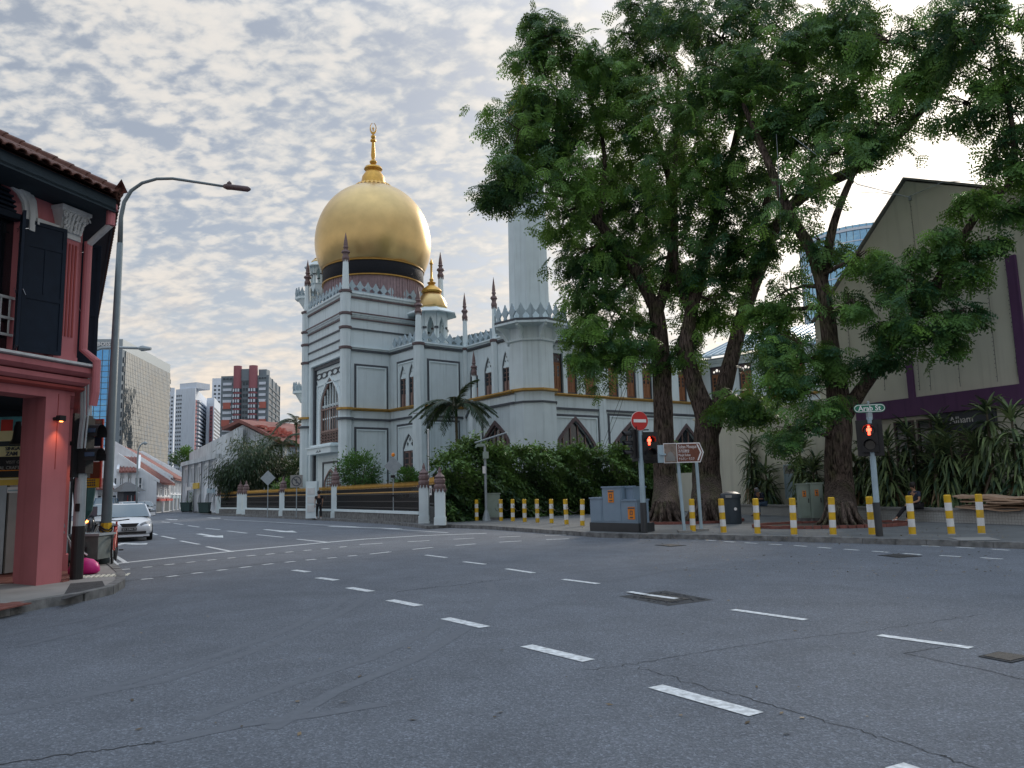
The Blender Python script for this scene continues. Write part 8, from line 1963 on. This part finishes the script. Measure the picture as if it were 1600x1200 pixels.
# ------------------------------------------------------------------ people (skin-modifier bodies)
def skin(name, joints, edges, material, parent, Mx, root=0, sub=2):
    me = bpy.data.meshes.new(name); me.from_pydata([j[0] for j in joints], edges, []); me.materials.append(material)
    o = place(name, me, Mx, parent); m1 = o.modifiers.new('skin', 'SKIN'); m1.use_smooth_shade = True
    sv = me.skin_vertices[0].data if me.skin_vertices else None
    if sv is None:
        bm_ = bmesh.new(); bm_.from_mesh(me); bm_.verts.layers.skin.verify(); bm_.to_mesh(me); bm_.free(); sv = me.skin_vertices[0].data
    for i, j in enumerate(joints):
        r = j[1]; sv[i].radius = r if isinstance(r, tuple) else (r, r)
    sv[root].use_root = True
    m2 = o.modifiers.new('sub', 'SUBSURF'); m2.levels = sub; m2.render_levels = sub; return o
def person(label, Mx, J, top, bottom, shoes, hair='hair', scale=1.0, hood=None, bag=None, sleeve=.55):
    """J: dict of joint positions"""
    r = bpy.data.objects.new('person', None); link(r, Mx); tag(r, label, 'person')
    V = lambda k: Vector(J[k]); N_ = ['pelvis', 'waist', 'chest', 'neck', 'head', 'crown', 'ls', 'le', 'lw', 'rs', 're', 'rw', 'lh', 'lk', 'la', 'lt', 'rh', 'rk', 'ra', 'rt']
    R2 = dict(pelvis=(.13, .10), waist=(.115, .085), chest=(.15, .10), neck=.048, head=(.078, .09), crown=(.07, .08), ls=.055, le=.038, lw=.026, rs=.055, re=.038, rw=.026, lh=.08, lk=.052, la=.035, lt=.03, rh=.08, rk=.052, ra=.035, rt=.03)
    ix = {k: i for i, k in enumerate(N_)}; E_ = [('pelvis', 'waist'), ('waist', 'chest'), ('chest', 'neck'), ('neck', 'head'), ('head', 'crown'), ('chest', 'ls'), ('ls', 'le'), ('le', 'lw'), ('chest', 'rs'), ('rs', 're'), ('re', 'rw'), ('pelvis', 'lh'), ('lh', 'lk'), ('lk', 'la'), ('la', 'lt'), ('pelvis', 'rh'), ('rh', 'rk'), ('rk', 'ra'), ('ra', 'rt')]
    js = [(tuple(V(k)), R2[k]) for k in N_]; ed = [(ix[a], ix[c]) for a, c in E_]
    for s_ in ('l', 'r'):    # hands: palm, four fingers, thumb
        w_ = V(s_+'w'); d = (w_-V(s_+'e')).normalized(); sd = d.cross(Vector((0, 0, 1))); sd = sd.normalized() if sd.length > .1 else Vector((0, 1, 0)); k0 = len(js); js.append((tuple(w_+d*.06), (.034, .016))); ed.append((ix[s_+'w'], k0))
        for q, (o_, l_) in enumerate(((-.027, .072), (-.009, .085), (.009, .08), (.027, .062))):
            k = len(js); js += [(tuple(w_+d*.09+sd*o_), .0095), (tuple(w_+d*(.09+l_*.55)+sd*o_*1.1+Vector((0, 0, -.006))), .0085), (tuple(w_+d*(.09+l_)+sd*o_*1.1+Vector((0, 0, -.02))), .007)]; ed += [(k0, k), (k, k+1), (k+1, k+2)]
        k = len(js); js += [(tuple(w_+d*.045-sd*.04), .011), (tuple(w_+d*.08-sd*.055), .009)]; ed += [(k0, k), (k, k+1)]
    skin('body', js, ed, M['skin'], r, Mx, 0, 1)
    # shirt
    el = lambda s_: V(s_+'s').lerp(V(s_+'e'), sleeve)
    tj = [(tuple(V('pelvis')+Vector((0, 0, -.03))), (.155, .125)), (tuple(V('waist')), (.14, .108)), (tuple(V('chest')), (.172, .122)), (tuple(V('neck').lerp(V('chest'), .45)), .07), (tuple(V('ls')), .075), (tuple(el('l')), .062), (tuple(V('rs')), .075), (tuple(el('r')), .062)]
    skin('shirt', tj, [(0, 1), (1, 2), (2, 3), (2, 4), (4, 5), (2, 6), (6, 7)], M[top], r, Mx, 0)
    pj = [(tuple(V('pelvis')), (.15, .12))]+[(tuple(V(k)), rr_) for k, rr_ in (('lh', .095), ('lk', .075), ('la', .062), ('rh', .095), ('rk', .075), ('ra', .062))]
    pj[3] = (tuple(V('la').lerp(V('lk'), .12)), .06); pj[6] = (tuple(V('ra').lerp(V('rk'), .12)), .06)
    skin('trousers', pj, [(0, 1), (1, 2), (2, 3), (0, 4), (4, 5), (5, 6)], M[bottom], r, Mx, 0)
    for s_ in ('l', 'r'):
        a, t_ = V(s_+'a'), V(s_+'t'); skin('shoe', [(tuple(a+(a-t_)*.25+Vector((0, 0, -.03))), (.042, .035)), (tuple(a.lerp(t_, .5)+Vector((0, 0, -.02))), (.05, .032)), (tuple(t_+(t_-a)*.25), (.045, .025))], [(0, 1), (1, 2)], M[shoes], r, Mx, 0, 1)
    hd, cr = V('head'), V('crown'); fwd = Vector(J['face']).normalized(); up = (cr-hd).normalized(); sdv = fwd.cross(up).normalized()
    if hood: skin('hood', [(tuple(V('neck')-fwd*.03), .1), (tuple(hd-fwd*.03), (.112, .12)), (tuple(cr-fwd*.03), (.085, .1))], [(0, 1), (1, 2)], M[hood], r, Mx, 0)
    else:
        hc = hd.lerp(cr, .55)-fwd*.028+up*.012; b = MB(Mx); b.lathe([(.001, -.125), (.06, -.115), (.095, -.07), (.11, 0), (.10, .06), (.07, .10), (.001, .125)], 14, (0, 0), 0, T(*hc)); b.build('hair', M[hair], r, smooth=True)
    b = MB(Mx); f0 = hd+fwd*.082
    for s_ in (-1, 1): b.lathe([(.001, -.01), (.011, 0), (.001, .01)], 6, (0, 0), 0, T(*(f0+sdv*.03*s_+up*.02)))
    b.build('eye', M['black'], r, kind='stuff'); b = MB(Mx); b.add([tuple(f0+up*.02), tuple(f0+fwd*.028-up*.02), tuple(f0+sdv*.015-up*.025), tuple(f0-sdv*.015-up*.025)], [(0, 1, 2), (0, 3, 1), (1, 3, 2)]); b.build('nose', M['skin'], r); b = MB(Mx); b.tube([tuple(f0+sdv*.022-up*.048), tuple(f0+fwd*.006-up*.05), tuple(f0-sdv*.022-up*.048)], .005, 4); b.build('mouth', M['magenta'] if 0 else M['brick_red'], r)
    b = MB(Mx)
    for s_ in (-1, 1): b.lathe([(.001, -.03), (.014, -.01), (.016, .015), (.001, .03)], 6, (0, 0), 0, T(*(hd+sdv*.085*s_)))
    b.build('ear', M['skin'], r, kind='stuff'); return r
# pedestrian in black, back to us, by the fence
p = G(498, 811, PZ); Mx = T(p.x, p.y, PZ) @ RZ(R_(25)) @ S3(.98)
person('person in black shirt and trousers with white shoes, seen from behind beside the mosque fence', Mx, dict(
    pelvis=(0, 0, .93), waist=(0, .0, 1.08), chest=(0, .01, 1.32), neck=(0, .02, 1.48), head=(0, .03, 1.60), crown=(0, .03, 1.68), face=(0, 1, -.3),
    ls=(-.19, .01, 1.39), le=(-.24, -.02, 1.12), lw=(-.22, .08, .88), rs=(.19, .01, 1.39), re=(.24, -.02, 1.12), rw=(.22, .08, .88),
    lh=(-.09, 0, .88), lk=(-.11, .03, .49), la=(-.12, -.01, .09), lt=(-.14, .12, .04), rh=(.09, 0, .88), rk=(.13, .05, .49), ra=(.15, .04, .09), rt=(.18, .17, .04)), 'cloth_black', 'cloth_black', 'shoe_white')
# hooded person seated on the planter wall bending over a phone
w_ = Vector((11.75, 35.4)); d_ = ray(1192, 790); k_ = 35.2/d_.y; Mx = T(d_.x*k_, 35.2, PZ) @ RZ(R_(-60))
seatJ = lambda lean: dict(pelvis=(0, 0, .56), waist=(0, -.04*lean, .70), chest=(0, -.14*lean, .92), neck=(0, -.20*lean, 1.06), head=(0, -.27*lean, 1.16), crown=(0, -.29*lean, 1.25), face=(0, -1, -.6),
    ls=(-.19, -.14*lean, .98), le=(-.23, -.22, .76), lw=(-.08, -.42, .76), rs=(.19, -.14*lean, .98), re=(.23, -.22, .76), rw=(.08, -.42, .76),
    lh=(-.1, -.02, .55), lk=(-.13, -.44, .54), la=(-.12, -.46, .10), lt=(-.13, -.60, .04), rh=(.1, -.02, .55), rk=(.14, -.44, .54), ra=(.16, -.40, .10), rt=(.17, -.54, .04))
person('hooded person in dark jacket and blue jeans bent over, seated on the planter wall', Mx, seatJ(1.4), 'cloth_navy', 'jeans', 'black', hood='cloth_grey', sleeve=1.0)
# man in navy seated with stretched legs
d_ = ray(1430, 790); k_ = 26.7/d_.y; Mx = T(d_.x*k_+.1, 26.75, PZ-.0) @ RZ(R_(-72))
person('man in a navy top and black trousers seated on the planter wall, legs stretched left', Mx, dict(
    pelvis=(0, 0, .56), waist=(0, -.03, .70), chest=(0, -.08, .93), neck=(0, -.10, 1.08), head=(0, -.14, 1.19), crown=(0, -.14, 1.28), face=(.15, -1, -.15),
    ls=(-.19, -.08, 1.0), le=(-.22, -.12, .74), lw=(-.1, -.34, .64), rs=(.19, -.08, 1.0), re=(.24, -.14, .74), rw=(.08, -.36, .64),
    lh=(-.1, -.03, .55), lk=(-.12, -.45, .50), la=(-.12, -.85, .14), lt=(-.12, -.98, .10), rh=(.1, -.03, .55), rk=(.12, -.46, .52), ra=(.13, -.62, .10), rt=(.14, -.76, .04)), 'cloth_navy', 'cloth_black', 'shoe_white', sleeve=.6)
# ------------------------------------------------------------------ vehicles
def car(label, p, heading, paint='car_white', L_=4.5, W=1.75, H=1.45, plate=None, kind='sedan', group=None, detail=True, lampmat='chrome'):
    """heading: direction the nose points; nose at -y local"""
    r = thing('car', (p[0], p[1], 0), label, 'car', group, heading); Mx = wmat(r); b = MB(Mx)
    hw = W/2
    # stations from nose (y=-L/2) to tail: (y, halfwidth, z_sill, z_belt, crown z)
    hoodz = .86 if kind == 'sedan' else .98
    st = [(-L_/2, .60, .38, .58, .60), (-L_/2+.06, .76, .24, .64, .70), (-L_/2+.35, .83, .19, .70, .80), (-L_/2+.9, .87, .18, .80, .90), (-L_/2+1.35, .875, .18, .88, .99), (0, .875, .18, .92, 1.0), (L_/2-1.1, .875, .18, .95, 1.03), (L_/2-.35, .85, .2, .93, 1.02), (L_/2-.05, .78, .26, .88, .96), (L_/2, .7, .4, .8, .84)]
    vs = []; ns = 10
    for y, w_, zs, zb, zc in st:
        w_ = w_*hw/.875; vs += [(-w_*.86, y, zs), (-w_, y, zs+.12), (-w_*1.0, y, (zs+zb)/2), (-w_*.97, y, zb-.04), (-w_*.86, y, zb+.02), (w_*.86, y, zb+.02), (w_*.97, y, zb-.04), (w_, y, (zs+zb)/2), (w_, y, zs+.12), (w_*.86, y, zs)]
        vs[-10+4] = (-w_*.80, y, zc-.02); vs[-10+5] = (w_*.80, y, zc-.02)
    fs = []
    for i in range(len(st)-1):
        for k in range(ns): fs.append((i*ns+k, i*ns+(k+1) % ns, (i+1)*ns+(k+1) % ns, (i+1)*ns+k))
    fs += [tuple(range(ns-1, -1, -1)), tuple((len(st)-1)*ns+k for k in range(ns))]
    b.add(vs, fs); body = b.build('body', M[paint], r, smooth=50)
    sm = body.modifiers.new('sub', 'SUBSURF'); sm.levels = 1; sm.render_levels = 1
    # cabin
    y0, y1, y2, y3 = (-L_/2+1.15, -L_/2+1.95, L_/2-1.35, L_/2-.55) if kind == 'sedan' else (-L_/2+.75, -L_/2+1.5, L_/2-.6, L_/2-.2)
    zb = .93; wb = hw*.90; wt = hw*.70
    cv = [(-wb, y0, zb), (wb, y0, zb), (wb, y3, zb+.02), (-wb, y3, zb+.02), (-wt, y1, H-.03), (wt, y1, H-.03), (wt, y2, H-.05), (-wt, y2, H-.05), (-wt*.8, (y1+y2)/2, H), (wt*.8, (y1+y2)/2, H)]
    b = MB(Mx); b.add(cv, [(0, 1, 5, 4), (2, 3, 7, 6), (1, 2, 6, 5), (3, 0, 4, 7)]); b.build('glasshouse', M['windscreen'], r)
    b = MB(Mx); b.add([(-wt-.01, y1-.03, H-.05), (wt+.01, y1-.03, H-.05), (wt+.01, y2+.03, H-.07), (-wt-.01, y2+.03, H-.07), (-wt*.82, y1+.2, H), (wt*.82, y1+.2, H), (wt*.82, y2-.2, H-.01), (-wt*.82, y2-.2, H-.01)], [(0, 1, 5, 4), (1, 2, 6, 5), (2, 3, 7, 6), (3, 0, 4, 7), (4, 5, 6, 7), (3, 2, 1, 0)]); b.build('roof', M[paint], r)
    for s_ in (-1, 1):
        b = MB(Mx); b.tube([(s_*wb, y0-.02, zb), (s_*(wt+.01), y1, H-.05)], .035, 5); b.tube([(s_*wb, y3, zb), (s_*(wt+.01), y2, H-.06)], .05, 5); b.tube([(s_*(wb+.0), (y1+y2)/2+.1, zb), (s_*(wt+.01), (y1+y2)/2+.1, H-.05)], .03, 4); b.build('roof_pillar', M[paint], r, kind='stuff')
        b = MB(Mx); b.box(s_*(hw+.02)-.10, s_*(hw+.02)+.10, y0+.35, y0+.45, .95, 1.08); mr = b.build('wing_mirror', M[paint], r)
        for yw in (-L_/2+.85, L_/2-.85):
            b = MB(Mx); b.lathe([(.20, -.10), (.31, -.10), (.325, -.06), (.325, .06), (.31, .10), (.20, .10)], 20, (0, 0), 0, T(s_*(hw-.11), yw, .325) @ RY(R_(90)), cap=False); wh = b.build('wheel', M['rubber'], r, smooth=40); b = MB(Mx); b.lathe([(.06, .07), (.2, .07), (.21, -.05)], 14, (0, 0), 0, T(s_*(hw-.11), yw, .325) @ RY(R_(90)*s_)); b.build('rim', M['chrome'], wh)
    f = -L_/2
    for s_ in (-1, 1):
        b = MB(Mx); b.add([(s_*.36, f-.01, .66), (s_*.42, f+.02, .57), (s_*.70, f+.16, .60), (s_*.79, f+.34, .70), (s_*.78, f+.42, .78), (s_*.55, f+.12, .74)], [(0, 1, 2, 5), (2, 3, 4, 5)] if s_ > 0 else [(5, 2, 1, 0), (5, 4, 3, 2)]); b.build('headlight', M['headlight'], r)
        b = MB(Mx); b.box(s_*.72-.1, s_*.72+.1, L_/2-.04, L_/2+.02, .72, .88); b.build('tail_light', M['sign_red'], r)
    b = MB(Mx); b.add([(-.34, f-.02, .70), (.34, f-.02, .70), (.24, f-.04, .56), (-.24, f-.04, .56)], [(0, 1, 2, 3)]); b.build('grille', M['black'], r)
    b = MB(Mx); b.box(-.60, .60, f-.035, f+.1, .30, .38); b.build('lower_intake', M['black'], r)
    b = MB(Mx); b.box(-.72, .72, f-.06, f+.2, .19, .26); b.build('bumper_lip', M[paint], r)
    b = MB(Mx); b.box(-.26, .26, f-.07, f-.04, .42, .53); pl_ = b.build('number_plate', M['black'], r)
    if plate: letter(plate, .10, Mx @ T(0, f-.075, .475), M['sign_white'], pl_, depth=.002, maxw=.46)
    return r
M['windscreen'] = mat('windscreen', (.07, .12, .15), .05, .05, 2, 0, spec=1.0)
M['headlight'] = mat('headlight', (.35, .38, .42), .1, .3, 14, 0, spec=.9)
def head_to(p, q): d = Vector(q).to_2d()-Vector(p).to_2d(); return math.atan2(d.x, -d.y)
g = G(201, 846.5); fwd = (G(300, 935)-G(215, 843)).normalized(); hd_ = math.atan2(fwd.x, -fwd.y)
hd_ = R_(28)
c_ = g+Vector((-math.sin(hd_), math.cos(hd_), 0))*2.25
car('white sedan facing the junction in the near left lane', c_, hd_, plate='SJY 3342 M')
cs = [(150, 826, 45, 'silver car right behind the lamp pole and white sedan', 'car_silver'), (138, 812, 60, 'dark blue van-like car behind the silver car at left', 'car_dark')]
g = G(147, 838); car('silver car partly hidden between signal pole and lamp post', (g.x, g.y+1.2), R_(18), 'car_silver')
M['car_blue'] = mat('car_blue', (.02, .07, .14), .25, .05, 2, 0)
g = G(143, 815); car('dark blue van waiting behind the silver car', (g.x, g.y+2), R_(20), 'car_blue', H=1.85, kind='van')
# motor scooter with orange indicator
g = G(143, 852); sc = thing('scooter', (g.x, g.y, 0), 'dark scooter with a lit orange indicator beside the white sedan', 'motorbike', None, R_(20)); Mx = wmat(sc)
for y in (-.6, .6): b = MB(Mx); b.lathe([(.18, -.06), (.27, -.06), (.27, .06), (.18, .06)], 16, (0, 0), 0, T(0, y, .27) @ RY(R_(90)), cap=False); b.build('wheel', M['rubber'], sc)
b = MB(Mx); b.tube([(0, -.62, .35), (0, -.5, .75), (0, -.38, 1.05)], [.07, .16, .10], 8); b.tube([(0, -.4, .4), (0, .0, .35), (0, .4, .55), (0, .75, .7)], [.14, .15, .2, .12], 8); b.build('bodywork', M['car_dark'], sc, smooth=True)
b = MB(Mx); b.box(-.13, .13, -.05, .65, .74, .82); b.build('seat', M['black'], sc); b = MB(Mx); b.tube([(-.35, -.3, 1.08), (0, -.4, 1.03), (.35, -.3, 1.08)], .018, 6); b.build('handlebar', M['black'], sc)
b = MB(Mx); b.lathe([(.001, -.06), (.075, 0), (.001, .06)], 10, (0, 0), 0, T(-.12, -.58, .88)); b.build('indicator', M['lamp_orange'], sc)
b = MB(Mx); b.box(-.2, .2, -.42, -.40, 1.05, 1.4); b.build('windshield', M['windscreen'], sc)
# parked cars by the bend
pk_ = [(176, 805, 'car_white', 'leftmost white parked car by the kiosk'), (189, 804.5, 'car_silver', 'silver parked car second from left near the kiosk'), (201, 804.5, 'car_white', 'white parked car in front of the kiosk'), (213, 804, 'car_dark', 'dark parked car behind the far lamp post'), (224, 803.5, 'car_silver', 'rightmost parked car, beside the round-window wall')]
src = None
for i, (u, v, mt_, lb) in enumerate(pk_):
    g = G(u, v+2.6); car(lb, (g.x, g.y), R_(35), mt_, group='cars parked by the bend', L_=4.0, detail=False)
# ------------------------------------------------------------------ fallen leaves and grit
npr = np.random.default_rng(5); pos = []
for k in range(1500):
    u = npr.uniform(1000, 1580); v = npr.uniform(822, 852) if npr.random() < .75 else npr.uniform(850, 900); z = PZ+.012 if v < 843+.012*(u-1000) else .012
    g = G(u, v, z); pos.append((g.x, g.y, z))
for k in range(500):
    u = npr.uniform(690, 1000); v = npr.uniform(818, 829) if u > 800 else npr.uniform(818, 824); g = G(u, v, PZ+.012); pos.append((g.x, g.y, PZ+.012))
for k in range(70):
    u = npr.uniform(200, 1500); v = npr.uniform(860, 1150); g = G(u, v, .012); pos.append((g.x, g.y, .012))
pos = np.array(pos); n = len(pos); a = npr.uniform(0, 6.28, n); dd = np.stack([np.cos(a), np.sin(a), np.zeros(n)], 1)
lv2, lf3 = leaf1(.07, .03); leaf_cloud('fallen_leaves', lv2, lf3, pos, rots(dd), npr.uniform(.4, 1.1, n), npr.uniform(0, 1, n), M['leaf_dry'], None)
tag(bpy.data.objects['fallen_leaves'], 'scattered dry fallen leaves on the pavement and road under the trees', 'leaves', None, 'stuff')
